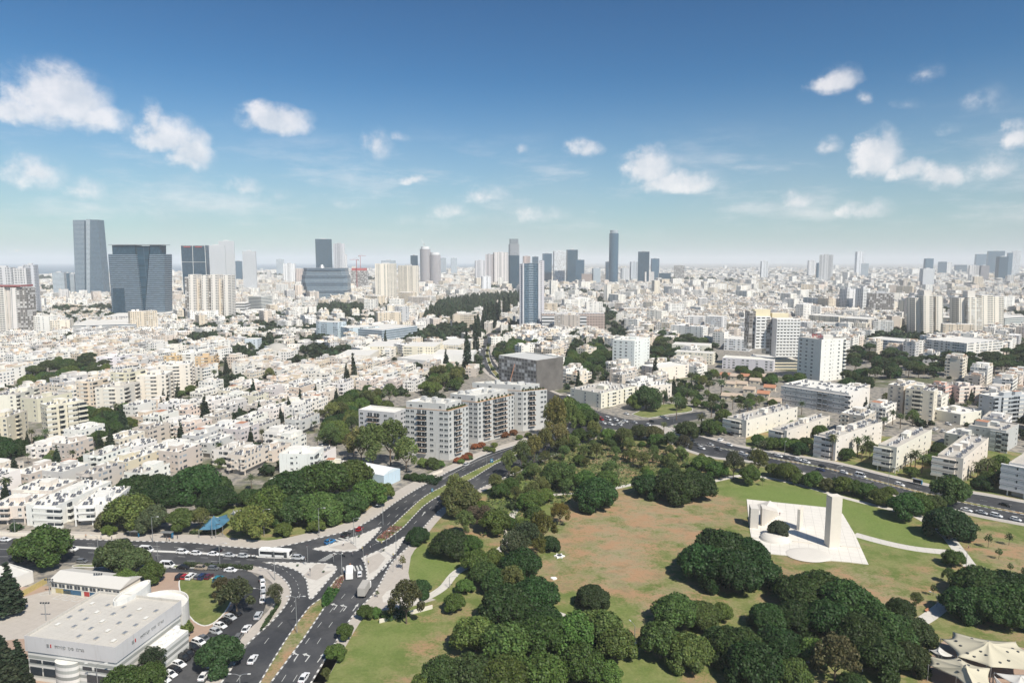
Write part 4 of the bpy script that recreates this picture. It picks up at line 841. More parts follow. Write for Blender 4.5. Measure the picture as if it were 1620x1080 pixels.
# --- the four grey apartment blocks by the boulevard ---
MBC = (.50, .50, .485)
def grey_block(label, A, B, Cc, vb, pA, pB, pC, layL, layR, fl, seed, leftdeep=None):
    P, h = rectABC(A, B, Cc, None, vb, skew=True); cx = sum(p[0] for p in P)/4; cy = sum(p[1] for p in P)/4; root = empty('apartment_block', (cx, cy, 0)); mark(inset(P, -3), BLD)
    mb = MB(); body(mb, P, 0, h, .12, back=2); mb.t = [MBC if m == 2 else t for m, t in zip(mb.mi, mb.t)]; mb.build('wall', SOL, root, color=MBC); rs = random.Random(seed); fh = h/fl
    m2 = MB(); m2.prism(inset(P, -.12), h, h+.16, 0); m2.build('terrace_floor', ['terrace'], root)
    face_parts(root, P[3], P[0], 0, fl, fh, layL, MBC, rs, 1, 0); face_parts(root, P[0], P[1], 0, fl, fh, layR, MBC, rs, 1, 0)
    Q = inset(P, .35); v = Vector(Q[1])-Vector(Q[0]); u = Vector(Q[3])-Vector(Q[0]); s = v.normalized(); t = u.normalized(); o = Vector(Q[0])
    hp = h+3.9; a = 1.9
    PH = [o+t*0+s*.0, o+v-s*2.6+t*a, o+v-s*2.6+u, o+u]; PH[0] = o+s*.2+t*a
    PH = [(p.x, p.y) for p in PH]; m3 = MB(); body(m3, PH, h+.162, hp, 1.0); m3.build('penthouse', ['wall', 'roof_wash'], root, color=MBC)
    face_parts(root, PH[0], PH[1], h+.162, 1, 3, 'wWWWw'[:max(3, int(v.length/4.5))], MBC, rs, 0, 0); face_parts(root, PH[3], PH[0], h+.162, 1, 3, 'wW.w', MBC, rs, 0, 0)
    c1 = Vector(PH[0]); v2 = Vector(PH[1])-c1; u2 = Vector(PH[3])-c1
    for k in range(6):
        q = c1+v2*rs.uniform(.2, .8)+u2*(.12+.15*k); m4 = MB(); m4.box(q.x, q.y, hp-.998, rs.uniform(2, 4.5), rs.uniform(1.6, 3), rs.uniform(1.3, 2.4), math.atan2(s.y, s.x)); m4.build('roof_hut', ['wall'], root, color=MBC)
    ra = math.atan2(s.y, s.x)
    for k in range(3):
        q = c1+u2*((k+1)/4.0)+v2*.5; m4 = MB(); m4.box(q.x, q.y, hp-.996, v2.length*.96, .22, .9, ra); m4.build('roof_wall', ['wall'], root, color=MBC)
    for k in range(9):   # planting on terraces
        q = o+v*(k+.5)/9+t*rs.uniform(.7, 1.2); c_, t_, R0 = TREES['shrub'][k % 3]; z = h+.16
        ob = bpy.data.objects.new('terrace_plant', c_); ob.parent = root; ob.location = (q.x-cx, q.y-cy, z); ob.scale = (.5, .5, .8); ob.color = (.06, .09, .03, 1); link(ob)
    setp(root, label, 'apartment block', 'grey apartment blocks in a row on the boulevard'); return P
grey_block('nine storey grey block with balcony stacks, nearest the road corner', (641, 645), (709.4, 650), (741, 641.3), 728, None, None, None, 'WW.O.W.WW', 'v.O.tv', 9, 1)
grey_block('broad grey block with long balconies, second from the road corner', (711, 632), (756.2, 636.7), (813, 624.5), 701.7, None, None, None, 'W.W.WW', 'vtO.tO.O.tv', 9, 2)
grey_block('grey block with a balcony bay, farthest up the boulevard row', (745, 614), (827.6, 618.8), (865.4, 615.3), 681.8, None, None, None, 'W...W.WW', 'vtO..Wv', 8, 3)
P, h = rectABC((578.9, 643), (624, 652.4), (642, 645), None, 706)
apt('low grey flats with a white roof, left of the tall grey blocks', (578.9, 643), (624, 652.4), (641.8, 645.5), 707, col=MBC, layL='W.OsW.', layR='t.WW', heat=0, shut=0, par=1.2, name='apartment_block', cat='apartment block', group='grey apartment blocks in a row on the boulevard', seed=4)

# --- slab blocks on the right ---
SG = 'slab blocks in gardens beside the right road'
apt('white slab with car space under it, directly above the road bus shelter', (1488, 714.8), (1524.4, 725), (1564.4, 691.8), 768, col=CREAM, layL='Cw', layR='w.a.w.a.w.w.', pil=3, heat=22, group=SG, seed=1, tanks=.5)
apt('cream slab with dark glazed top balcony, second slab from the right edge', (1387.4, 703), (1419, 707.4), (1474.8, 678.5), 749, col=CREAM, layL='Cw', layR='w.aw.a.w.w.a', pil=3, heat=22, group=SG, seed=2, tanks=.5)
apt('cream slab behind one tall leaning palm by the road', (1299.5, 684), (1323, 691), (1396, 666.3), 729, col=CREAM, layL='Cw', layR='w.a.w.aw.w.a', pil=0, heat=20, group=SG, seed=3, tanks=.5)
apt('low slab half hidden by leafy trees, left of the palm slab', (1224.8, 675.8), (1245, 681), (1313, 657), 707, col=CREAM, layL='Cw', layR='w.a.w.aw.w', heat=16, group=SG, seed=4, tanks=.5)
apt('leftmost white slab with three palms before it', (1157, 657), (1181, 664.5), (1262, 643), 692, col=CREAM, layL='Cw', layR='w.a.w.aw.w.w', heat=20, group=SG, seed=5, tanks=.5)
apt('slab with blue trimmed balconies, cut by the right photo edge', (1599, 729), (1652, 741), (1700, 706), 795, col=WHITE, layL='CC', layR='w.a.w.a.w.w.', pil=3, heat=16, group=SG, seed=6, tanks=.5)
apt('long white flats with pink floor bands above shops', (1230, 608.5), (1343, 621.5), (1376, 613), 656, col=(.74, .68, .66), layL='CCCCCCCCCCCC', layR='w.w', heat=34, seed=7, fh=3.6, hut=False)
apt('square pale annex joined behind the long pink banded flats', (1343, 606), (1366, 614), (1377, 608), 640, col=(.76, .70, .62), layL='w.w', layR='w', heat=6, seed=8)
apt('beige eight storey slab with a recessed stair, right half', (1427, 617.4), (1478, 618.5), (1484, 614), 668, col=BEIGE, layL='w.Bw.w', layR='w', heat=12, seed=9)
apt('beige eight storey slab with small windows, left half', (1400, 609), (1430, 610.5), (1450, 604), 658, col=BEIGE, layL='ww', layR='w.w', heat=10, seed=10)
apt('pink framed low flats behind the beige slab pair', (1478, 605), (1496, 612), (1515, 606), 636, col=(.62, .42, .36), layL='w.w', layR='C.C', heat=6, seed=11)
apt('pale flats with a red stripe, right of the pink framed flats', (1507, 607), (1520, 611), (1553, 609), 636, col=(.70, .60, .54), layL='ww', layR='C.wC', heat=8, seed=12)
apt('grey and white modern flats at the right photo edge', (1557, 622), (1572, 627), (1640, 622), 668, col=(.42, .43, .46), layL='w.w', layR='b.CB.C.B', heat=6, seed=13)
apt('grey terraced house group above the right slabs, tall part', (1532, 672), (1592, 681), (1612, 670), 716, col=(.47, .46, .45), layL='.ws.CC', layR='w.w', heat=6, seed=14)
apt('grey terraced house group above the right slabs, low stepped part', (1496, 683), (1533, 690), (1548, 682), 712, col=(.50, .49, .47), layL='w.W.', layR='w', heat=4, seed=15)
apt('small flat roofed brown shaded flats beside the beige slabs', (1498, 642), (1520, 655), (1556, 648), 672, col=CREAM, layL='w.w', layR='W.W', heat=6, seed=16)
apt('cream corner flats above the street shops', (920, 610), (951, 622), (1008, 610), 646, col=CREAM, layL='w.w.w', layR='w.C.w.C.w', heat=30, seed=17, tanks=.9)
apt('cream flats with rows of roof tanks, right of the street shops', (990, 607), (1008, 612), (1063, 607), 634, col=CREAM, layL='w', layR='w.w.w.w', heat=18, seed=18, tanks=.9)
apt('long low cream building with blank bright walls', (1018, 577), (1042, 582), (1090, 576), 603, col=(.78, .73, .62), layL='ttt', layR='w..w.W', heat=0, seed=19)
# --- left foreground blocks ---
apt('white roadside flats with solar panels, middle of the three', (58.5, 790), (88, 800), (176, 760), 833, col=WHITE, layL='wC', layR='w.b.a.w.b.w', heat=26, seed=20)
apt('white roadside flats half hidden by the light green tree', (127, 792), (172, 797), (207, 768), 829, col=WHITE, layL='wC.w', layR='w.w', pil=2.8, heat=20, seed=21)
apt('brown sided roadside flats at the left photo edge', (-6, 794), (38, 800), (76, 780), 829, col=(.70, .62, .52), layL='CC.w', layR='b.b.b', pil=2.6, heat=10, seed=22)
apt('cream flats with a small tiled roof room, behind the left roadside', (28, 770), (82, 776), (122, 758), 806, col=CREAM, layL='w.C.w', layR='b.w.b', heat=14, seed=23)
apt('tall plain white apartment house among low roofs', (447, 713), (497, 718), (512, 706), 773, col=(.80, .79, .77), layL='..ws..w', layR='ba', heat=6, seed=24, shut=.1)
apt('cream five storey flats right of the tall white house', (513, 731), (548, 735), (556, 728), 762, col=CREAM, layL='w.sww.w', layR='w', heat=6, seed=25, tanks=.9)
apt('low white flats in front of the tall white house', (416, 760), (470, 768), (508, 755), 784, col=(.78, .76, .73), layL='w.C.w', layR='w.W.', heat=14, seed=26)
TG = 'cream slab towers at the left'
apt('cream slab tower with green balconies at the left edge', (-30, 662), (10, 660), (43, 648), 705, col=BEIGE, layL='w.B.w', layR='a.b.w', heat=10, group=TG, seed=27)
apt('cream nine storey tower, nearest of the left pair', (50, 640), (75, 641), (133, 632), 698, col=BEIGE, layL='ww.b', layR='C.b.C.B', heat=12, group=TG, seed=28, pil=2.6)
apt('cream tower with a white roof behind the left pair', (30, 629), (58, 631), (114, 620), 668, col=BEIGE, layL='w.w', layR='w..w', heat=6, group=TG, seed=29)
apt('small dark sided flats at the left edge behind the towers', (-10, 622), (25, 624), (60, 612), 650, col=CREAM, layL='w.w', layR='b.b.b', heat=16, group=TG, seed=30)
for i, (a, b, c, v, s, lb) in enumerate([((126,601),(146,603),(170,597),642,1,'leftmost low cream block of the left tower cluster'),((154,611),(196,612),(221,603),652,2,'front cream block with a white balcony stack'),((180,587),(205,589),(230,583),640,3,'tall cream block behind the front balcony block'),
      ((221,590),(262,592),(273,586),636,4,'wide cream block in the middle of the left cluster'),((252,574),(300,576),(306,570),620,5,'rightmost tall cream block of the left cluster'),((262,561),(284,562),(290,558),590,6,'ochre block with a brown stair shaft'),((313,561),(338,563),(345,558),592,7,'ochre tower beside white stepped flats'),
      ((160,562),(190,564),(212,559),585,8,'white stepped block with round balconies'),((285,556),(312,558),(330,553),588,9,'white flats between the two ochre blocks')]):
    apt(lb, a, b, c, v, col=[BEIGE, CREAM, BEIGE, CREAM, CREAM, (.60, .44, .26), (.60, .44, .26), (.75, .74, .73), WHITE][i], layL='w.C.w', layR='b.b', heat=8, group='cream tower cluster', seed=30+s, shut=.5)
# --- white tower with the red roof sign, the narrow white tower ---
r, P, h = apt('white twelve storey tower with a red rooftop sign', (1273, 532), (1300, 537), (1339, 534), 604, col=(.76, .75, .72), layL='WWW.', layR='.s.ws.W.b', heat=4, name='residential_tower', cat='tower', seed=41, fh=3.6)
def text_mesh(s, size, depth=.06):
    c = bpy.data.curves.new('t', 'FONT'); c.body = s; c.size = size; c.extrude = depth; c.align_x = 'CENTER'; c.resolution_u = 3; o = bpy.data.objects.new('t', c); link(o)
    dg = bpy.context.evaluated_depsgraph_get(); me = bpy.data.meshes.new_from_object(o.evaluated_get(dg)); bpy.data.objects.remove(o); return me
def sign(name, s, size, mat, p, rz, root, tilt=math.pi/2):
    me = text_mesh(s, size); me.name = name; me.materials.clear(); me.materials.append(MATS[mat]); o = bpy.data.objects.new(name, me); o.parent = root; L = root.location
    o.location = (p[0]-L[0], p[1]-L[1], p[2]-L[2]); o.rotation_euler = (tilt, 0, rz); link(o); return o
a, b = Vector(P[3]), Vector(P[0]); q = a.lerp(b, .8)
sign('rooftop_sign', 'IMab', 5.2, 'red_paint', (q.x, q.y, h+1.2), 0, r)
mb = MB(); mb.tube([(q.x+9, q.y+3, h-.5), (q.x+9, q.y+3, h+12)], .18, 6); mb.build('mast', ['metal'], r)
mb = MB(); mb.box(q.x+11, q.y+5, h-.6, 9, 7, 4, 0); mb.build('roof_room', ['wall'], r, color=(.75, .72, .66))
apt('narrow white tower with a dark stair strip, left of the pines', (981, 534), (1004, 539), (1028, 533), 586, col=(.78, .76, .73), layL='WWWs', layR='WW.sW', heat=5, name='residential_tower', cat='tower', seed=42, fh=3.2)
# --- hotel: two balcony slabs on a podium and a long curved wing ---
def simple(name, label, cat, P, h, mat, col, roof=(.62, .60, .56), z0=0, group=None, uo=0, par=.6, kids=True):
    cx = sum(p[0] for p in P)/len(P); cy = sum(p[1] for p in P)/len(P); mb = MB(); body(mb, P, z0, h, par, 0, 1, col, roof, uo)
    o = mb.build(name, [mat, 'roof_t'], None, (cx, cy, 0)); mark(inset(P, -3), BLD)
    if label: setp(o, label, cat, group)
    return o
hr = empty('hotel', G(1225, 585)); ht = G(1225, 585); HZ = ht.y
def hp(u, v, y): return G(u, v, zat(v, y))
def hbox(name, uL, uR, vt, vb, y, d, rot, mat, col, root, lay=None, fl=11):
    z0, z1 = max(0, zat(vb, y)), zat(vt, y); xL = G(uL, vt, z1).x; xR = G(uR, vt, z1).x; w = xR-xL; cx, cy = (xL+xR)/2, y+d/2
    mb = MB(); c, s = math.cos(rot), math.sin(rot); P = [(cx+x*c-yy*s, cy+x*s+yy*c) for x, yy in ((-w/2, -d/2), (w/2, -d/2), (w/2, d/2), (-w/2, d/2))]
    body(mb, P, z0, z1, .8, 0, 1, col, (.65, .62, .56)); mb.build(name, [mat, 'roof_t'], root); mark(P, BLD)
    if lay: face_parts(root, P[0], P[1], z0+.6, fl, (z1-z0-1.4)/fl, lay, col, random.Random(3), 0)
    return P, z0, z1
hbox('room_slab', 1229, 1266, 504, 565, HZ, 16, 0, 'wall_t', (.74, .70, .68), hr, 'hhhhhhh', 12)
hbox('room_slab', 1196, 1219, 500, 552, HZ+14, 16, 0, 'wall_t', (.74, .70, .68), hr, 'hhh', 10)
hbox('stair_tower', 1186, 1196, 492, 552, HZ+16, 14, 0, 'scaffold', (.5, .42, .36), hr); hbox('stair_tower', 1214, 1224, 505, 560, HZ+12, 12, 0, 'scaffold', (.5, .42, .36), hr)
hbox('roof_room', 1194, 1219, 489, 501, HZ+18, 8, 0, 'wall_t', (.72, .64, .45), hr); hbox('roof_room', 1222, 1248, 495, 505, HZ+20, 8, 0, 'wall_t', (.72, .64, .45), hr)
hbox('podium', 1226, 1266, 569, 584, HZ+2, 18, 0, 'office_band', (.70, .62, .46), hr)
setp(hr, 'pale hotel with two honeycomb balcony slabs', 'hotel')
apt('long low wing with dark red windows in front of the hotel', (1168, 546), (1224, 570), (1227, 566), 588, col=(.66, .62, .64), layL='WWW.WW.W.WW', layR='.', heat=0, seed=44, name='hotel_wing', cat='building', wmin=8)

# --- netted scaffold building under construction, workshops, pale long office ---
P, h = rectABC((808, 559), (848, 570), (890, 564), None, 622)
root = empty('construction_building', (P[0][0], P[0][1]+8, 0)); mark(inset(P, -3), BLD); mb = MB(); body(mb, P, 0, h, .8, 0, 1, (.34, .34, .34), (.5, .5, .48)); mb.build('concrete_frame', ['scaffold', 'roof_t'], root)
mb = MB(); p0, p1 = Vector(P[0]), Vector(P[1]); d = (p1-p0).normalized(); o = Vector((d.y, -d.x))*.6
mb.face([(p0.x+o.x, p0.y+o.y, 0), (p1.x+o.x, p1.y+o.y, 0), (p1.x+o.x, p1.y+o.y, h), (p0.x+o.x, p0.y+o.y, h)]); mb.build('scaffold_net', ['net_grey'], root)
mb = MB(); e = Vector(P[3]); q = e.lerp(p0, .35); mb.tube([(q.x-3, q.y-4, 0), (q.x+3, q.y-3, h*.8)], .35, 6); mb.build('hoist_boom', ['tile_roof'], root)
setp(root, 'half built block wrapped in dark scaffold netting', 'construction site')
for (A, B, Cc, v, mt, col, lb, nm) in [
 ((559,737),(571,746),(634,742),769,'wall_t',(.72,.74,.76),None,None)]: pass
P, h = rectABC((559, 737), (607, 752), (633, 741), None, 771); r = simple('community_hall', 'pale blue walled hall with a vaulted white roof', 'hall', P, h, 'wall_t', (.50, .62, .70)); a, b, c, d = [Vector(q) for q in P]
mb = MB(); n = 7; arc = [(t/(n-1), math.sin(math.pi*t/(n-1))*1.6) for t in range(n)]
for i in range(n-1):
    t0, z0 = arc[i]; t1, z1 = arc[i+1]; q = [a.lerp(b, t0), a.lerp(b, t1), d.lerp(c, t1), d.lerp(c, t0)]
    mb.face([(q[0].x, q[0].y, h+.05+z0), (q[1].x, q[1].y, h+.05+z1), (q[2].x, q[2].y, h+.05+z1), (q[3].x, q[3].y, h+.05+z0)], 0, (.74, .74, .76))
mb.face([(a.lerp(b, t).x, a.lerp(b, t).y, h+.05+z) for t, z in arc][::-1], 0, (.6, .68, .72)); mb.build('vaulted_roof', ['wall_t'], r)
FLATS = [  # A, B, C roof corners in the photograph, base row, material, colour, label
 ((505,508),(533,510),(548,508),537,'flats_band',(.50,.58,.62),'pale blue office wing with a windowless left end'),((520,517),(552,519),(600,516),539,'flats_band',(.48,.56,.60),'pale blue office wing between the end block and tower'),((550,518),(604,522),(660,515),541,'office_band',(.50,.57,.62),'long pale blue office with window bands'),
 ((600,486),(631,485),(647,484),518,'flats_band',(.50,.50,.50),'square grey office with a dark gridded front'),((583,545),(626,548),(640,537),560,'flats',(.76,.70,.55),'cream school block with two window rows'),((645,544),(688,548),(700,541),566,'flats',(.74,.68,.54),'cream workshop block left of the boulevard'),
 ((690,543),(725,546),(752,536),560,'flats',(.72,.66,.54),'stepped cream factory next to the boulevard'),((618,567),(690,572),(745,562),580,'wall_t',(.78,.76,.72),'long low white roofed workshop'),((690,556),(748,560),(754,553),576,'wall_t',(.76,.74,.70),'white workshop shed at the boulevard edge'),
 ((540,558),(585,562),(600,553),572,'wall_t',(.72,.68,.60),'flat roofed cream workshop beside low houses'),((20,545),(62,548),(66,545),553,'office_band',(.6,.62,.64),'low striped office at far left'),((60,531),(95,533),(104,530),542,'office_band',(.66,.68,.70),'low white banded office in the far left'),
 ((300,488),(337,490),(370,486),505,'office_band',(.62,.62,.60),'long shaded office below the white towers'),((366,479),(387,480),(396,478),501,'striped',(.7,.7,.68),'small striped office left of the green fronted one'),((399,468),(413,469),(430,468),498,'office_band',(.66,.65,.60),'banded office with a dark green glass end'),
 ((140,505),(215,512),(232,504),528,'office_band',(.68,.67,.65),'wide white office below the dark split tower'),((178,497),(222,500),(240,494),510,'flats_band',(.66,.62,.58),'cream office with small windows below the split tower'),((222,497),(262,497),(292,490),506,'glass_pale',(.3,.3,.3),'grey and red shopping centre beside the split tower'),
 ((415,548),(428,548),(440,546),560,'flats_band',(.58,.64,.70),'small blue white block in the dark trees'),((390,535),(407,536),(414,534),552,'flats',(.6,.66,.70),'pale blue block near the domed hall'),
 ((1186,563),(1222,566),(1228,562),578,'wall_t',(.74,.72,.66),'low white pavilion beside the hotel'),((1084,500),(1112,501),(1116,499),527,'flats_band',(.74,.72,.70),'left of two equal white apartment blocks'),((1116,500),(1144,501),(1150,499),530,'flats_band',(.74,.72,.70),'right of two equal white apartment blocks'),
 ((1150,534),(1185,538),(1196,533),556,'flats_band',(.75,.75,.74),'white modern block left of the hotel'),((1065,543),(1122,547),(1126,543),560,'flats',(.72,.70,.60),'low cream flats with roof gardens'),((1072,553),(1128,559),(1132,556),577,'flats',(.76,.71,.58),'cream flats right of the lone conifer'),
 ((1404,531),(1437,541),(1462,538),562,'flats_band',(.76,.74,.70),'white curved front school in the pines'),((1300,496),(1327,501),(1345,499),518,'flats',(.68,.62,.50),'tan flats with a recessed stair, right of the hotel'),((1352,499),(1374,505),(1392,502),528,'flats',(.60,.55,.48),'grey sided tan tower behind the red sign tower'),
 ((1505,533),(1530,543),(1588,538),572,'flats_band',(.76,.72,.65),'broad white flats under the twin cream towers'),((1492,500),(1517,503),(1520,500),525,'office_band',(.62,.62,.55),'low green glazed office between twin towers'),((1573,498),(1590,503),(1640,500),528,'office_band',(.62,.64,.60),'long glazed office right of the twin towers'),
]
for i, (A, B, Cc, v, mt, col, lb) in enumerate(FLATS):
    P, h = rectABC(A, B, Cc, None, v, 8); simple('apartment_building' if 'flats' in lb or 'apartment' in lb else 'office_building', lb, 'building', P, h, mt, col, uo=i*93.0)
o = empty('dome_hall', G(432, 560)); q = G(432, 562); mb = MB()
for k in range(6):
    r0, r1 = 15*math.cos(k*.26), 15*math.cos((k+1)*.26); z0, z1 = 13*math.sin(k*.26), 13*math.sin((k+1)*.26)
    mb.loft([(q.x+r0*math.cos(a), q.y+15+r0*math.sin(a), z0) for a in np.linspace(0, 6.28318, 25)[:-1]], [(q.x+r1*math.cos(a), q.y+15+r1*math.sin(a), z1) for a in np.linspace(0, 6.28318, 25)[:-1]], 0)
mb.build('dome', ['concrete'], o); setp(o, 'grey concrete dome hall among dark trees', 'hall'); mark_disc(q.x, q.y+15, 18, BLD)
# tiled cottages
for i, (u, v, w, dep, red) in enumerate([(1158,632,15,10,0),(1173,612,10,8,0),(1155,612,9,8,0),(1186,621,9,8,0),(1208,628,9,8,1),(1180,600,9,8,1),(1195,607,9,8,0),(1164,600,9,8,0),(1218,618,9,8,1),(1205,600,8,7,0),(1148,598,9,8,1),(1226,640,9,8,0)]):
    p = G(u, v); rt = R(-28); root = empty('cottage', (p.x, p.y, 0), rt); mb = MB(); mb.box(0, 0, 0, w, dep, 3.6, 0); w_ = mb.build('wall', ['wall'], None, color=(.6, .53, .42)); w_.parent = root
    mb = MB(); a, b = w/2+.5, dep/2+.5; mb.face([(-a, -b, 3.5), (a, -b, 3.5), (a, 0, 5.6), (-a, 0, 5.6)]); mb.face([(a, b, 3.5), (-a, b, 3.5), (-a, 0, 5.6), (a, 0, 5.6)]); mb.face([(a-.5, -b+.5, 3.6), (a-.5, b-.5, 3.6), (a-.5, 0, 5.5)], 0); mb.face([(-a+.5, b-.5, 3.6), (-a+.5, -b+.5, 3.6), (-a+.5, 0, 5.5)], 0)
    r_ = mb.build('roof', ['tile_roof' if red else 'tile_roof_pale']); r_.parent = root; mark_disc(p.x, p.y, 8, BLD)
    for k in (-.25, .25): w2 = bpy.data.objects.new('window', proto_mesh('window', WM, _win)); w2.parent = root; w2.location = (w*k, -dep/2-.001, 1.2); w2.scale = (1.4, 1, 1.2); link(w2)
    later(root, 'low cottage with a %s tiled roof' % ('red' if red else 'dusty brown'), 'cottage', 'tiled cottages below the hotel', place='below the hotel')
# ---------------- towers ----------------
def tgeo(uL, uR, vt, vb, d, rot):
    y = G((uL+uR)/2, vb).y; h = zat(vt, y); k = 1/ppm(y, h); w = (uR-uL)*k; x = G((uL+uR)/2, vt, h).x; W_ = max(4, (w-d*abs(math.sin(rot)))/math.cos(rot)); yc = y+(W_*abs(math.sin(rot))+d*math.cos(rot))/2
    c, s = math.cos(rot), math.sin(rot); x = x*yc/y
    return [(x+a*c-b*s, yc+a*s+b*c) for a, b in ((-W_/2, -d/2), (W_/2, -d/2), (W_/2, d/2), (-W_/2, d/2))], h, x, yc, W_
def tower(label, uL, uR, vt, vb, mat, col=(.6, .6, .6), d=22, rot=.35, top=None, shape='box', roof=(.5, .5, .5), seed=0, group=None, name='tower', cat='tower'):
    P, h, x, yc, W_ = tgeo(uL, uR, vt, vb, d, rot)
    if shape == 'round': P = [(x+W_/2*math.cos(a), yc+W_/2*math.sin(a)) for a in np.linspace(0, 2*math.pi, 25)[:-1]]
    if shape == 'oct':
        e = min(W_, d)*.25; c, s = math.cos(rot), math.sin(rot); a, b = W_/2, d/2
        P = [(x+p*c-q*s, yc+p*s+q*c) for p, q in ((-a+e, -b), (a-e, -b), (a, -b+e), (a, b-e), (a-e, b), (-a+e, b), (-a, b-e), (-a, -b+e))]
    ht = h; h1 = h if not top else h-top[1]/ppm(yc, h)
    mb = MB(); body(mb, P, 0, h1, 1.2, 0, 1, col, roof, uo=seed*31.0, thick=.5); o = mb.build(name, [mat, 'roof_t'], None, (x, yc, 0)); mark(P, BLD)
    if top:
        Q = inset(P, W_*(1-top[0])/2); m2 = MB(); body(m2, Q, h1-1.198, ht, .8, 0, 1, top[3] if len(top) > 3 else col, roof); m2.build('crown', [top[2] if len(top) > 2 else mat, 'roof_t'], o, (x, yc, 0)).location = (0, 0, 0)
    else:
        m2 = MB(); m2.box(x, yc, h1-1.198, W_*.35, d*.35, 4.5, rot, tint=(.55, .55, .55)); m2.build('machine_room', ['wall_t'], o, (x, yc, 0)).location = (0, 0, 0)
    setp(o, label, cat, group); return o, P, h, x, yc
BL, PB = (.3, .36, .42), (.6, .62, .64)
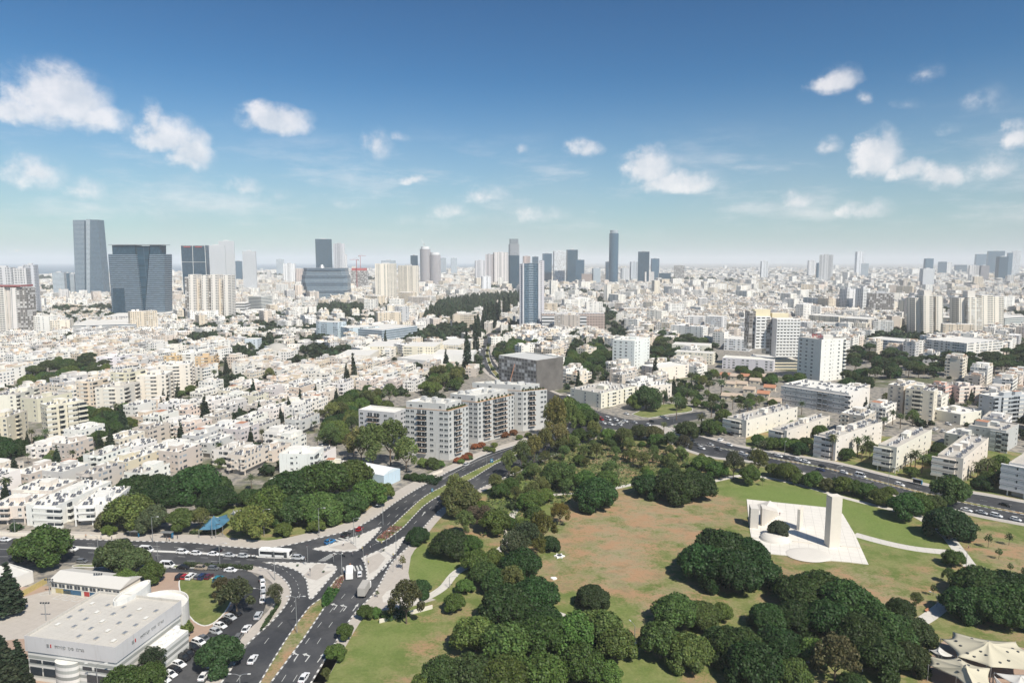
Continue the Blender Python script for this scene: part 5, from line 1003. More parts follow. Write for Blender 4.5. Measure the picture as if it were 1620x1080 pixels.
T = [
 ('rear white balcony tower at far left, leftmost',-10,22,423,505,'resid',(.56,.56,.57),24,.3),('rear white balcony tower at far left, middle',22,45,424,508,'resid',(.58,.57,.57),22,.3),('rear framed tower with a raised parapet, third from left edge',38,58,419,500,'resid',(.56,.57,.6),22,.3),
 ('broad pale office with a flat top left of the tapering tower',84,103,431,470,'glass_pale',PB,24,.3),('slim grey tower touching the tapering tower, left one',103,111,432,468,'glass_blue',BL,14,.2),('slim pale tower touching the tapering tower, right one',111,119,433,468,'glass_pale',PB,14,.2),
 ('small white tower between tapering and split towers',163,171,428,462,'resid',(.62,.6,.57),14,.2),('silver white stepped tower, front half',327,356,388,466,'grid_white',PB,26,.35),('silver white stepped tower, taller rear half',345,371,381,464,'grid_white',PB,26,.35),
 ('pale gridded tower with a red lettered top',383,405,397,464,'grid_white',PB,24,.25),('small dark and white tower right of the pale gridded tower',410,422,413,445,'glass_blue',BL,14,.2),('small pale office tower on the horizon by the sea',437,449,410,436,'glass_pale',PB,14,.2),
 ('square white tower left of the terraced glass building',448,467,417,452,'resid',(.72,.72,.72),22,.2),('brown slab tower behind the square white tower',468,480,425,452,'resid',(.5,.42,.38),16,.2),('deep blue glass tower behind the terraced building',498,525,378,450,'glass_navy',BL,28,.3),
 ('white and black ribbed tower right of the deep blue one',527,545,385,450,'resid',(.62,.62,.64),20,.3),('thin white spire like tower right of the ribbed tower',545,549,403,448,'resid',(.7,.7,.7),8,.1),
 ('cream twin towers left, taller one with many balconies',592,628,417,478,'resid',(.74,.68,.58),26,.2),('cream twin towers left, shorter right one',630,662,420,476,'resid',(.76,.70,.60),26,.2),('dark slab behind the cream twins',603,626,412,450,'glass_pale',BL,16,.1),
 ('small dark framed tower left of the round white pair',649,661,404,450,'glass_navy',(.7,.7,.7),14,.2),('grey tower with notched top, left of a lookalike pair',697,706,408,434,'glass_pale',PB,14,.2),('grey tower with notched top, right of a lookalike pair',713,723,408,434,'glass_pale',PB,14,.2),
 ('tall pale tower cluster left member',751,769,412,448,'resid',(.6,.6,.62),18,.3),('pink topped tall tower in the central cluster',768,780,402,450,'resid',(.6,.56,.56),18,.3),('tall cream tower in the central cluster',780,804,399,450,'resid',(.62,.58,.56),20,.3),('small white stepped tower before the central cluster',761,777,437,463,'resid',(.72,.72,.73),16,.3),
 ('low dark blue box tower right of the thin tall one',1042,1061,432,449,'glass_navy',BL,20,.1),('speckled white tower behind the blue glass tower',875,896,397,449,'speckle',PB,24,.2),('dark blue glass tower right of the speckled one',896,914,395,450,'glass_navy',BL,24,.2),
 ('square glass tower with a pale frame',907,925,411,450,'glass_blue',(.5,.5,.5),20,.2),('teal glass tower pair behind the blue glass tower',858,873,401,448,'glass_blue',BL,20,.2),('brown ziggurat topped tower behind the blue glass tower',827,839,405,448,'resid',(.5,.4,.37),16,.2),('round roofed grey tower behind the blue glass tower',842,852,406,446,'glass_blue',BL,14,.2),
 ('deep teal slab touching the thin tall tower',958,967,414,446,'glass_navy',BL,18,.1),('grey office tower left of a dark strip',937,950,424,452,'glass_pale',(.6,.58,.56),18,.2),('dark brown block left of the thin tall tower',920,937,433,452,'brown_grid',(.4,.3,.28),18,.1),('pale striped tower between two tall glass towers',982,996,424,448,'resid',(.52,.54,.56),16,.2),
 ('dark and white striped tower left of the wide teal one',997,1009,414,448,'resid',(.5,.54,.58),16,.2),('wide teal glass tower with a square top',1009,1028,398,450,'glass_navy',(.1,.18,.22),24,.2),('pale blue glass tower right of the wide teal one',1030,1043,409,446,'glass_blue',BL,18,.2),('cream stepped tower before the wide teal one',1018,1035,430,450,'resid',(.74,.70,.66),16,.3),
 ('concrete tower still being built right of the teal towers',1066,1083,420,445,'scaffold',(.6,.55,.5),20,.2),('thin grey tower on the right horizon, leftmost',1205,1217,413,442,'resid',(.56,.58,.6),14,.2),('white slab tower left of the curved white one',1278,1290,412,438,'resid',(.62,.62,.62),14,.2),
 ('curved topped white tower on the right horizon',1297,1318,403,448,'resid',(.62,.62,.62),22,.4),('dark glass slab attached to the curved white tower',1292,1300,416,446,'glass_blue',BL,14,.2),('tall thin white tower right of the curved one',1353,1368,398,440,'resid',(.58,.6,.63),16,.3),('shorter glass tower attached to the tall thin one',1363,1374,417,441,'glass_pale',PB,14,.3),
 ('bluish white gridded tower above the twin cream towers',1456,1478,425,456,'grid_white',PB,20,.2),('dark blue tower behind the bluish white gridded one',1462,1477,409,440,'glass_blue',BL,18,.2),('grey twin slab with rounded white edge on right horizon',1485,1497,414,434,'glass_blue',BL,14,.2),('white rounded slab beside the grey twin slab',1497,1506,415,434,'resid',(.66,.66,.64),12,.2),
 ('low dark glass block on the right horizon',1510,1530,419,432,'glass_navy',BL,16,.1),('pale towers with balconies left of the striped dark one',1534,1548,420,448,'resid',(.68,.66,.64),16,.3),('dark horizontally striped round cornered tower',1548,1566,420,446,'office_band',(.34,.3,.3),16,.3),
 ('wide grey glass tower with a red roof line, left one',1542,1563,402,432,'glass_blue',(.4,.45,.5),20,.2),('wide grey glass tower with a red roof line, right one',1564,1588,397,436,'glass_blue',(.4,.45,.5),22,.2),('dark tower with a curved white shoulder',1576,1596,406,445,'glass_navy',(.6,.6,.62),20,.3),
 ('slim blue slab tower near the right edge',1594,1602,400,438,'glass_blue',BL,14,.1),('slim pale tower nearest the right edge',1602,1614,397,438,'speckle',PB,16,.3),
 ('white balcony tower with dark glass, left of two',1330,1353,457,495,'resid',(.66,.66,.66),20,.35),('white balcony tower with dark glass, right of two',1356,1375,456,497,'resid',(.72,.72,.70),20,.35),('brown netted tower with a yellow banner',1373,1413,464,503,'scaffold',(.42,.36,.31),24,.3),
 ('cream narrow tower left of the twin cream towers',1424,1436,475,510,'resid',(.7,.64,.52),14,.3),('tall plain tower between netted and cream towers',1434,1450,472,515,'resid',(.62,.56,.5),16,.3),
]
GT = 'towers on the skyline'
for i, (lb, a, b, vt, vb, mt, col, d, rot) in enumerate(T): tower(lb, a, b, vt, vb, mt, col, d, rot*(1 if i % 3 else -1) if a > 500 else rot, seed=i, group=GT)
tower('round white banded tower, taller of the joined pair', 664, 681, 390, 453, 'office_band', (.62,.56,.55), 20, 0, (.8, 4, 'wall_t', (.7, .7, .7)), 'round')
tower('round white banded tower, shorter of the joined pair', 679, 697, 399, 453, 'office_band', (.62,.56,.55), 20, 0, (.8, 4, 'wall_t', (.7, .7, .7)), 'round')
o, P, h, x, yc = tower('tall dark tower with a pale ringed upper part', 804, 822, 404, 457, 'glass_navy', BL, 22, .1, None, 'oct')
h2 = zat(386, yc); h3 = zat(378, yc); m2 = MB(); body(m2, inset(P, .4), h-1.1, h2, 1, 0, 1, (.5, .5, .52)); m2.build('ringed_shaft', ['office_band', 'roof_t'], o, (x, yc, 0)).location = (0, 0, 0)
m2 = MB(); body(m2, inset(P, 4), h2-.9, h3, 1, 0, 1, (.35, .38, .4)); m2.build('crown', ['office_band', 'roof_t'], o, (x, yc, 0)).location = (0, 0, 0)
tower('tall thin oval blue tower, tallest in the middle', 964, 979, 364, 450, 'glass_blue', (.45,.5,.54), 26, 0, (.86, 5, 'glass_pale', PB), 'round')

def quad_at(y, cols):   # cols: list of (u, dy) corners at height row v -> callable
    return lambda v: [(G(u, v, zat(v, y+dy)).x*1.0, y+dy, zat(v, y+dy)) for u, dy in cols]
# tapering twisted glass tower
y = G(140, 470).y; root = empty('tapering_tower', (G(138, 470).x, y, 0))
def slab(uLt, uRt, uLb, uRb, vt, y0, dep, mat, nm, root, col=(.6, .62, .64), z0=0):
    h = zat(vt, y0); X = lambda u, z: (u-810)/1080*(y0*math.cos(PITCH)+(H-z)*math.sin(PITCH)); A = [(X(uLb, z0), y0, z0), (X(uRb, z0), y0, z0), (X(uRb, z0), y0+dep, z0), (X(uLb, z0), y0+dep, z0)]
    B = [(X(uLt, h), y0, h), (X(uRt, h), y0, h), (X(uRt, h), y0+dep, h), (X(uLt, h), y0+dep, h)]; mb = MB(); mb.loft(A, B, 0, col); mb.face(B, 1, (.5, .5, .5)); return mb.build(nm, [mat, 'roof_t'], root)
slab(115, 133, 120, 134, 348, y, 30, 'glass_grey', 'left_wing', root); slab(133.2, 135.6, 134.2, 136.6, 350, y+3, 26, 'glass_navy', 'recess', root, BL); slab(135.8, 142, 136.8, 142, 347, y, 34, 'glass_pale', 'right_wing', root, (.7, .7, .7)); slab(142.2, 154, 142.2, 165, 347.6, y+2, 34, 'glass_slate', 'slanted_wing', root, (.42, .45, .47))
setp(root, 'tallest pale glass tower at left, widening downwards', 'tower'); mark_disc(root.location.x, y+15, 30, BLD)
# dark split tower
y = G(215, 502).y; root = empty('split_tower', (G(215, 502).x, y, 0)); h0 = zat(388, y)
slab(171, 215, 178, 226, 402, y, 30, 'office_dark', 'left_block', root); slab(236.5, 260, 229, 261, 402, y+1, 30, 'office_dark', 'right_block', root); slab(215.3, 236.2, 226.3, 228.7, 389, y+5, 22, 'glass_navy', 'glass_core', root, BL)
slab(177, 214, 178, 214, 388, y+4, 24, 'glass_navy', 'crown', root, BL, zat(402, y)); slab(237, 253, 237, 253, 388, y+4, 24, 'glass_navy', 'crown', root, BL, zat(402, y)); slab(171, 257, 171, 257, 386.6, y+1, 30, 'wall_t', 'roof_plate', root, (.3, .33, .36), zat(387.4, y))
slab(178, 196, 179, 199, 456, y-1, 3, 'glass_navy', 'glass_base', root, BL)
sign('tower_sign', '2ghw', 7, 'white_paint', (G(203, 395, h0).x, y+3.6, zat(397, y)), 0, root); sign('tower_sign', 'Igtw', 5.5, 'white_paint', (G(245, 395, h0).x, y+3.6, zat(397, y)), 0, root)
setp(root, 'dark banded split tower with a flat overhanging roof plate', 'tower'); mark_disc(root.location.x, y+15, 45, BLD)
# dark tower framed with a white cross
y = G(305, 472).y; root = empty('cross_frame_tower', (G(305, 472).x, y, 0)); slab(286, 324, 291, 328, 388, y, 26, 'glass_navy', 'shaft', root, (.08, .12, .14))
X = lambda u, z: (u-810)/1080*(y*math.cos(PITCH)+(H-z)*math.sin(PITCH))
mb = MB(); zt = zat(388, y)
for u0, u1 in ((285.3, 291), (304.5, 307.5), (324, 328.5)): mb.tube([(X(u1, 0), y-.6, 0), (X(u0, zt), y-.6, zt)], .6, 4)
for v in (388.5, 414.5): mb.tube([(X(286 if v < 400 else 288, zat(v, y)), y-.6, zat(v, y)), (X(324.5 if v < 400 else 326, zat(v, y)), y-.6, zat(v, y))], .6, 4)
mb.build('cross_frame', ['white_paint'], root); sign('red_sign', 'IIIIII IIIIII', 7, 'red_paint', (X(305, zt), y-1.8, zat(392.5, y)), 0, root) if False else None
mb = MB(); mb.box(X(296, zt), y-1, zat(391.3, y), 20, 1, 2.6, 0); mb.box(X(314, zt), y-1, zat(391.3, y), 20, 1, 2.6, 0); mb.build('red_band', ['red_paint'], root)
setp(root, 'dark teal tower with a white cross shaped frame', 'tower'); mark_disc(root.location.x, y+12, 25, BLD)
# cream twin towers in front, ribbed with recessed centres
for a, lb in ((292, 'cream ribbed residential tower before the cross framed one, left twin'), (327, 'cream ribbed residential tower before the cross framed one, right twin')):
    y = G(a+18, 506).y; root = empty('residential_tower', (G(a+18, 506).x, y, 0)); s_ = lambda u0, u1, vt, dy, m, n, c: slab(a+u0, a+u1, a+u0+1.5, a+u1+1.5, vt, y+dy, 26, m, n, root, c)
    s_(0, 6, 438, 5, 'scaffold', 'balcony_stack', (.6, .55, .5)); s_(6.1, 17, 434, 0, 'resid', 'left_shaft', (.78, .73, .66)); s_(17.1, 26, 441, 8, 'flats_band', 'recessed_centre', (.62, .54, .44)); s_(26.1, 36, 435, 0, 'resid', 'right_shaft', (.78, .73, .66)); s_(17.1, 26, 437, 2, 'wall_t', 'top_bridge', (.75, .7, .64)) if False else None
    setp(root, lb, 'tower', 'cream ribbed twins'); mark_disc(root.location.x, y+12, 22, BLD)
# terraced glass building, narrower at its foot
y = G(512, 474).y; root = empty('terraced_office', (G(512, 474).x, y, 0)); rows = [(478,544,425),(477,545,430),(475,547,436),(475,548,442),(476,548,448),(478,548,454),(481,547,460),(484,546,466)]
for i, (a, b, v) in enumerate(rows):
    z1 = zat(v-1, y); z0 = zat(v+5, y)+.02 if i < 7 else 0; mb = MB(); x0, x1 = X(a, z0), X(b, z0)
    X2 = lambda u, z: (u-810)/1080*(y*math.cos(PITCH)+(H-z)*math.sin(PITCH)); x0, x1 = X2(a, z0), X2(b, z0); ch = 14; mb.prism([(x0+ch, y), (x1-ch*.6, y), (x1, y+ch), (x1, y+55), (x0, y+55), (x0, y+ch)], z0, z1, 0, 1, (.30, .34, .37), (.45, .47, .48), uo=i*17.0); mb.build('terrace_storey', ['glass_grey' if i % 2 else 'office_dark', 'roof_t'], root)
mb = MB(); q = X2(505, 120); mb.loft([(q+9*math.cos(t), y+25+9*math.sin(t), zat(424, y)) for t in np.linspace(0, 6.283, 17)[:-1]], [(q+4*math.cos(t), y+25+4*math.sin(t), zat(418.5, y)) for t in np.linspace(0, 6.283, 17)[:-1]]); mb.face([(q+4*math.cos(t), y+25+4*math.sin(t), zat(418.5, y)) for t in np.linspace(0, 6.283, 17)[:-1]]); mb.build('roof_cone', ['metal'], root)
setp(root, 'bulging terraced glass office narrowing to its foot', 'office building'); mark_disc(root.location.x, y+25, 45, BLD)
# unfinished tower at left edge, building sites with cranes
y = G(20, 535).y; root = empty('unfinished_tower', (G(18, 535).x, y, 0))
slab(-12, 6, -8, 12, 452, y, 24, 'resid', 'shaft', root, (.72, .68, .62)); slab(6.2, 16, 12.2, 19, 454, y+3, 20, 'flats_band', 'recess', root, (.6, .55, .5)); slab(16.2, 25, 19.2, 30, 455, y, 24, 'resid', 'shaft', root, (.74, .7, .66)); slab(25.2, 35, 30.2, 38, 457, y+1, 22, 'scaffold', 'raw_storeys', root, (.4, .36, .34)); slab(35.2, 40, 38.2, 45, 455, y+2, 20, 'scaffold', 'hoist_side', root, (.45, .38, .35)); slab(-12, 33, -11, 33, 450.5, y-.5, 25, 'wall_t', 'top_deck', root, (.30, .10, .10), zat(453.5, y))
setp(root, 'unfinished cream tower with red top deck at left edge', 'tower'); mark_disc(root.location.x, y+12, 26, BLD)
o, P, h, x, yc = tower('unfinished concrete frame with a red top and crane', 555, 582, 424, 458, 'scaffold', (.45, .42, .42), 30, .1, (.9, 4, 'wall_t', (.42, .1, .1)))
def crane(label, u, vt, vb, jib, ang, luff=0, col='red_paint'):
    p = G(u, vb); y = p.y; z = zat(vt, y); root = empty('tower_crane', (p.x, y, 0)); mb = MB()
    mb.tube([(p.x, y, 0), (p.x, y, z)], 1.1, 4); mb.build('mast', [col], root); c, s = math.cos(ang), math.sin(ang); m2 = MB()
    m2.tube([(p.x-c*jib*.3, y-s*jib*.3, z+.5), (p.x, y, z+1)], .9, 4); m2.tube([(p.x, y, z+1), (p.x+c*jib, y+s*jib, z+1+jib*luff)], .7, 4); m2.build('jib', [col], root); m3 = MB(); m3.tube([(p.x-c*jib*.3, y, z+1), (p.x, y, z+9), (p.x+c*jib*.6, y+s*jib*.6, z+1+jib*luff*.6)], .3, 4); m3.build('stay', [col], root)
    m4 = MB(); m4.box(p.x-c*jib*.28, y, z-3, 5, 2, 3); m4.build('counterweight', ['concrete'], root); setp(root, label, 'crane', 'tower cranes over the city')
crane('orange crane rising before the red topped frame', 565, 411, 458, 26, 3.3); crane('pink crane behind the red topped frame', 571, 405, 450, 26, .2); crane('white luffing crane on top of the round tower', 671, 386, 452, 14, 2.5, 1.6, 'white_paint')
# blue glass tower with pale ribs
y = G(841, 521).y; root = empty('blue_glass_tower', (G(840, 521).x, y, 0))
for a, b, vt, dy, m, n, c in ((822,826.5,417,3,'resid','side_rib',(.5,.5,.54)),(826.7,829,416,0,'wall_t','pale_rib',(.62,.62,.64)),(829.1,836.5,416.5,1,'glass_slate','glass_panel',BL),(836.7,844,416,1.4,'glass_grey','centre_strip',(.6,.64,.66)),(844.1,851.5,416.5,1,'glass_slate','glass_panel',BL),(851.7,854,416,0,'wall_t','pale_rib',(.62,.62,.64)),(854.1,861,412,3,'resid','side_rib',(.56,.54,.56))): slab(a, b, a, b, vt, y+dy, 22, m, n, root, c)
setp(root, 'large blue glass tower with pale ribs by the boulevard', 'tower'); mark_disc(root.location.x, y+12, 20, BLD)
y = G(890, 524).y; root = empty('striped_office', (G(893, 524).x, y, 0))
slab(857.5, 928, 857.5, 928, 499.5, y, 24, 'striped', 'striped_wing', root, (.6, .6, .6)); slab(857.5, 957, 857.5, 957, 496, y+3, 20, 'brown_grid', 'top_storey', root, (.4, .32, .3), zat(499.4, y)); slab(928.2, 957, 928.2, 957, 499.5, y, 24, 'brown_grid', 'brown_wing', root, (.4, .32, .3))
setp(root, 'low office with wavy white stripes and a brown wing', 'office building'); mark_disc(root.location.x, y+12, 34, BLD)
# twin cream towers at right, stepped
for (a, vt, vb, lb, cl) in ((1448, 463, 532, 'cream stepped residential tower with a roof box, left of the twins', 0), (1517, 464, 531, 'cream stepped residential tower with a broad right wing, right of the twins', 1)):
    y = G(a+22, vb).y; root = empty('residential_tower', (G(a+22, vb).x, y, 0))
    S = ((0,13,4,8,'resid'),(13.2,28,0,0,'resid'),(28.2,33,3,5,'flats_band'),(33.2,44,1,2,'resid')) if not cl else ((0,14,3,6,'resid'),(14.2,36,2,0,'flats_band'),(36.2,54,-1,3,'resid'),(54.2,71,1,8,'resid'))
    for u0, u1, dv, dy, m in S: slab(a+u0, a+u1, a+u0, a+u1, vt+dv+4, y+dy, 22, m, 'shaft', root, (.74, .69, .60))
    slab(a+14, a+26, a+14, a+26, vt-4, y+6, 12, 'wall_t', 'roof_box', root, (.66, .62, .56)); setp(root, lb, 'tower', 'stepped cream twins'); mark_disc(root.location.x, y+12, 28, BLD)
mb = MB(); root = None
o = [ob for ob in C.objects if ob.get('label', '').startswith('brown netted tower')][0]; q = o.location; m2 = MB(); yb = q.y-17; m2.box(G(1384, 490, 20).x*0+ (1384-810)/1080*(yb+13), yb, zat(495, yb), 12, .4, 5); m2.build('yellow_banner', ['mural_yellow'], o)
# ---------------- sports hall with Hebrew sign ----------------
P, h = rectABC((35.7, 1005.9), (182, 1023.5), (286.7, 948.5), 12.5); cx = sum(p[0] for p in P)/4; cy = sum(p[1] for p in P)/4; root = empty('sports_hall', (cx, cy, 0)); mark(P, BLD)
B_, C_, D_, A_ = [Vector(p) for p in P]; d = (C_-B_).normalized(); n = (A_-B_).normalized(); Lr = (C_-B_).length; Lf = (A_-B_).length; rzf = math.atan2((B_-A_).y, (B_-A_).x); rzr = math.atan2(d.y, d.x)
mb = MB(); mb.prism(inset(P, .35), 0, 8.2, 0, top=False, uo=0); mb.build('striped_wall', ['hall_band'], root)
mb = MB(); body(mb, P, 8.2, 12.5, .7); mb.build('fascia', ['wall', 'hall_roof'], root, color=(.52, .51, .51))
for i in range(5):
    for j in range(5):
        if i == 0 and j > 2: continue
        q = B_+d*(Lr*(.13+.155*i))+n*(Lf*(.12+.19*j)); mb = MB(); mb.box(q.x, q.y, 11.8, 1.3, .95, .42, rzr, 0, 1); mb.build('skylight', ['hall_roof', 'shutter' if (i*2+j) % 3 == 0 else 'metal'], root)
def hebrew(nm, p0, dirv, rz, z, size, gap): sign(nm, 'זכרמ', size, 'dark_metal', (p0[0], p0[1], z), rz, root)
txt = '\u05d9\u05ea\u05dc\u05d9\u05d4\u05e7  \u05e1\u05d9\u05e4  \u05d6\u05db\u05e8\u05de'
of = Vector((math.sin(rzf), -math.cos(rzf))); q = A_.lerp(B_, .50)+of*.06; sign('wall_lettering', txt, 1.2, 'metal', (q.x, q.y, 10.2), rzf, root)
orr = Vector((math.sin(rzr), -math.cos(rzr))); q = B_.lerp(C_, .52)+orr*.06; sign('wall_lettering', txt, 1.2, 'metal', (q.x, q.y, 10.0), rzr, root)
for (q, rz) in ((A_.lerp(B_, .275)+of*.05, rzf), (B_.lerp(C_, .25)+orr*.05, rzr)):
    mb = MB(); mb.box(q.x-.35*math.cos(rz), q.y-.35*math.sin(rz), 10.1, .7, .1, .9, rz); mb.build('emblem', ['metal'], root); mb = MB(); mb.box(q.x+.55*math.cos(rz), q.y+.55*math.sin(rz), 10.1, .3, .1, .9, rz); mb.build('emblem', ['red_paint'], root)
q = A_.lerp(B_, .46)+of*-.1; mb = MB(); R0 = 3.4
for z0, z1 in ((0, 7.0),):
    arc = [(q.x+R0*math.cos(a)*math.cos(rzf)-(-R0*.55*math.sin(a))*math.sin(rzf)*1, q.y+R0*math.cos(a)*math.sin(rzf)+(-R0*.55*math.sin(a))*math.cos(rzf)) for a in np.linspace(0, math.pi, 14)][::-1]
    mb.prism(arc, z0, z1, 0, 1)
mb.build('curved_bay', ['hall_band', 'roof_wash'], root)
for t0, t1, z0, z1 in ((.03,.16,5.0,5.9),(.18,.33,5.0,5.9),(.62,.72,5.0,5.9),(.75,.95,5.0,5.9),(.03,.16,1.6,3.8),(.18,.33,1.6,3.8),(.66,.96,1.6,3.8)):
    a, b = A_.lerp(B_, t0)+of*-.28, A_.lerp(B_, t1)+of*-.28; mb = MB(); m_ = a.lerp(b, .5); mb.box(m_.x, m_.y, z0, (b-a).length, .12, z1-z0, rzf); mb.build('window', ['glass_dark'], root)
for k in range(4):
    m_ = B_.lerp(C_, .30+.13*k)+orr*.15; mb = MB(); mb.box(m_.x, m_.y, 5, 3, .9, 1, rzr); 
mb = MB(); m_ = B_.lerp(C_, .62)+orr*2.6; mb.box(m_.x, m_.y, 0, Lr*.42, 5, 6.2, rzr, 0, 1); mb.build('side_annex', ['hall_band', 'roof_wash'], root)
for k in range(7): m_ = B_.lerp(C_, .45+.055*k)+orr*(2.2+(k % 2)*1.4); mb = MB(); mb.box(m_.x, m_.y, 6.2, 1.6, 1.1, 1.3 if k > 3 else .9, rzr, 0); mb.build('roof_unit', ['white_paint'], root)
c0 = C_.lerp(D_, .30); mb = MB(); arc = [(c0.x+d.x*8.5*math.sin(a)-n.x*0+n.x*8.5*math.cos(a)*-1, c0.y+d.y*8.5*math.sin(a)-n.y*8.5*math.cos(a)) for a in np.linspace(0, math.pi, 20)]
body(mb, arc, 0, 10.5, .9, thick=.3); mb.build('round_wing', ['wall', 'roof_wash'], root, color=(.62, .60, .56))
mb = MB(); c1 = C_.lerp(D_, .62)+d*1.0; arc = [(c1.x+d.x*(7*math.sin(a))+n.x*2.4*math.cos(a)*-1, c1.y+d.y*(7*math.sin(a))-n.y*2.4*math.cos(a)) for a in np.linspace(-math.pi/2, 1.5*math.pi, 22)[:-1]]; body(mb, arc, 8, 13.2, .8, thick=.3); mb.build('roof_lantern', ['wall', 'roof_wash'], root, color=(.60, .60, .58))
setp(root, 'white striped sports hall with dark Hebrew lettering on its wall', 'hall')
# mural school
P, h = rectABC((112.6, 896.7), (75.5, 917), (190, 931), 4.6); cx = sum(p[0] for p in P)/4; cy = sum(p[1] for p in P)/4; root = empty('school', (cx, cy, 0)); mark(P, BLD)
Pb = inset(P, .5); mb = MB(); mb.prism(Pb, 0, 4.3, 0, top=False); mb.build('wall', ['wall'], root, color=(.66, .62, .52)); mb = MB(); a, b, c, e = [Vector(q) for q in P]
r1, r2 = a.lerp(e, .5), b.lerp(c, .5); F = lambda q, z: (q.x, q.y, z)
mb.face([F(a, 4.3), F(b, 4.3), F(r2, 5.9), F(r1, 5.9)]); mb.face([F(c, 4.3), F(e, 4.3), F(r1, 5.9), F(r2, 5.9)]); mb.face([F(b, 4.3), F(c, 4.3), F(r2, 5.9)]); mb.face([F(e, 4.3), F(a, 4.3), F(r1, 5.9)]); mb.face([F(a, 4.29), F(e, 4.29), F(c, 4.29), F(b, 4.29)])
mb.build('roof', ['fabric_white'], root); a, b = Vector(Pb[0]), Vector(Pb[1]); rz = math.atan2((b-a).y, (b-a).x)
for k in range(9): q = a.lerp(b, (k+.5)/9); put_part('window', 'window', WM, _win, root, q.x, q.y, 2.1, rz, 2.6, 1.5)
for t, w, mt in ((.18, 6, 'mural_yellow'), (.31, 7, 'mural_blue'), (.52, 2, 'red_paint'), (.60, 2, 'mural_blue'), (.8, 4, 'mural_blue')):
    q = a.lerp(b, t); mb = MB(); mb.box(q.x, q.y, .3, w, .16, 1.5, rz); mb.build('mural', [mt], root)
setp(root, 'low cream school with a pale gable roof and colourful murals', 'school')
P, h = rectABC((-25, 905), (-5, 925), (52, 903), 4); o = simple('low_house', 'low flat roofed house at the left edge by the school', 'house', P, 4.2, 'wall_t', (.66, .64, .60))
a, b = G(34, 944), G(74, 922); mb = MB(); mb.box((a.x+b.x)/2, (a.y+b.y)/2, 0, (b-a).length, .25, 2, math.atan2((b-a).y, (b-a).x)); o = mb.build('mural_wall', ['mural_yellow'], None, ((a.x+b.x)/2, (a.y+b.y)/2, 0)); setp(o, 'painted playground wall beside the mural school', 'wall')

# ---------------- tensile canopies ----------------
def canopy(name, label, corners, peaks, zc, zp, mat, holes=0, seed=0, sag=.10, posts=True):
    """membrane stretched between corner points of the photograph (seen at height zc) and pulled up at its peak"""
    Cn = [G(u, v, zc) for u, v in corners]; pk = G(peaks[0], peaks[1], zp); cen = sum(Cn, Vector((0, 0, 0)))/len(Cn); bd = []
    n = len(Cn); per = 10
    for i in range(n):
        a, b = Cn[i], Cn[(i+1) % n]
        for k in range(per): t = k/per; p = a.lerp(b, t); p = p+(cen-p)*sag*4*t*(1-t)*1.2; p.z = zc-.35*4*t*(1-t); bd.append(p)
    rings = []; M = 7
    for j in range(M+1):
        t = j/M; rings.append([(pk.x+(p.x-pk.x)*t, pk.y+(p.y-pk.y)*t, zp+(p.z-zp)*(t**.55) if t > 0 else zp) for p in bd])
    root = empty(name, (cen.x, cen.y, 0)); mb = MB()
    for j in range(1, M+1):
        for i in range(len(bd)):
            k = (i+1) % len(bd)
            if j == 1: mb.face([rings[0][0], rings[1][i], rings[1][k]])
            else: mb.face([rings[j-1][i], rings[j][i], rings[j][k], rings[j-1][k]])
    o = mb.build('membrane', [mat], root, smooth=True)
    import bmesh
    bm = bmesh.new(); bm.from_mesh(o.data); bmesh.ops.remove_doubles(bm, verts=bm.verts, dist=.001); bm.normal_update(); bmesh.ops.recalc_face_normals(bm, faces=bm.faces); bm.to_mesh(o.data); bm.free(); md = o.modifiers.new('s', 'SOLIDIFY'); md.thickness = .05
    if posts:
        for p in Cn: mb = MB(); mb.tube([(p.x, p.y, 0), (p.x, p.y, zc+.1)], .1, 6); mb.build('post', ['metal'], root)
        mb = MB(); mb.tube([(pk.x, pk.y, 0), (pk.x, pk.y, zp)], .14, 6); mb.build('mast', ['metal'], root)
    rs = random.Random(seed)
    for k in range(holes):
        i = rs.randrange(len(bd)); t = rs.uniform(.4, .8); p = bd[i]; x, y, z = pk.x+(p.x-pk.x)*t, pk.y+(p.y-pk.y)*t, zp+(p.z-zp)*(t**.55)
        mb = MB(); c = [(x+.38*math.cos(a), y+.38*math.sin(a)) for a in np.linspace(0, 6.28, 9)[:-1]]; mb.prism(c, z-.1, z+.12, 0); mb.build('vent_patch', ['dark_metal'], root)
    setp(root, label, 'canopy'); return root
canopy('shade_sail', 'largest cream shade sail with a central peak, lower right', [(1487.8,1009.4),(1507.8,998.9),(1606.7,1014.4),(1640,1032),(1645,1062),(1568,1054.4),(1515,1037.8)][::-1], (1563.9,1013), 5, 8.5, 'fabric_cream', 12, 1)
canopy('shade_sail', 'front cream shade sail, cut by the bottom edge', [(1464.4,1034.4),(1515,1038.5),(1567,1056),(1572,1090),(1552,1105),(1513,1070),(1469,1051)][::-1], (1528,1050.6), 4.6, 8, 'fabric_cream', 7, 2)
canopy('shade_sail', 'small white shade sail at the bottom right edge', [(1573,1063),(1640,1064),(1650,1095),(1610,1083)][::-1], (1615,1068), 4.5, 5.6, 'fabric_white', 0, 3, .06)
canopy('shade_sail', 'narrow pale sail piece under the two large sails', [(1571,1066),(1588,1083),(1602,1082),(1620,1100),(1585,1105)][::-1], (1590,1084), 3.8, 4.4, 'fabric_white', 1, 4, .05)
canopy('shade_sail', 'small pinkish sail beside the dark ficus, left of the large sail', [(1470,1027),(1486,1022),(1512,1037),(1490,1036)][::-1], (1484,1028), 3.6, 4.2, 'fabric_white', 0, 5, .05)
canopy('shade_canopy', 'blue tensile canopy over the play area by the road', [(314.4,837.7),(325,819),(359.4,812.8),(366,820),(352,832),(341,837)][::-1], (337.7,815), 3.6, 7.2, 'fabric_blue', 4, 6, .08)
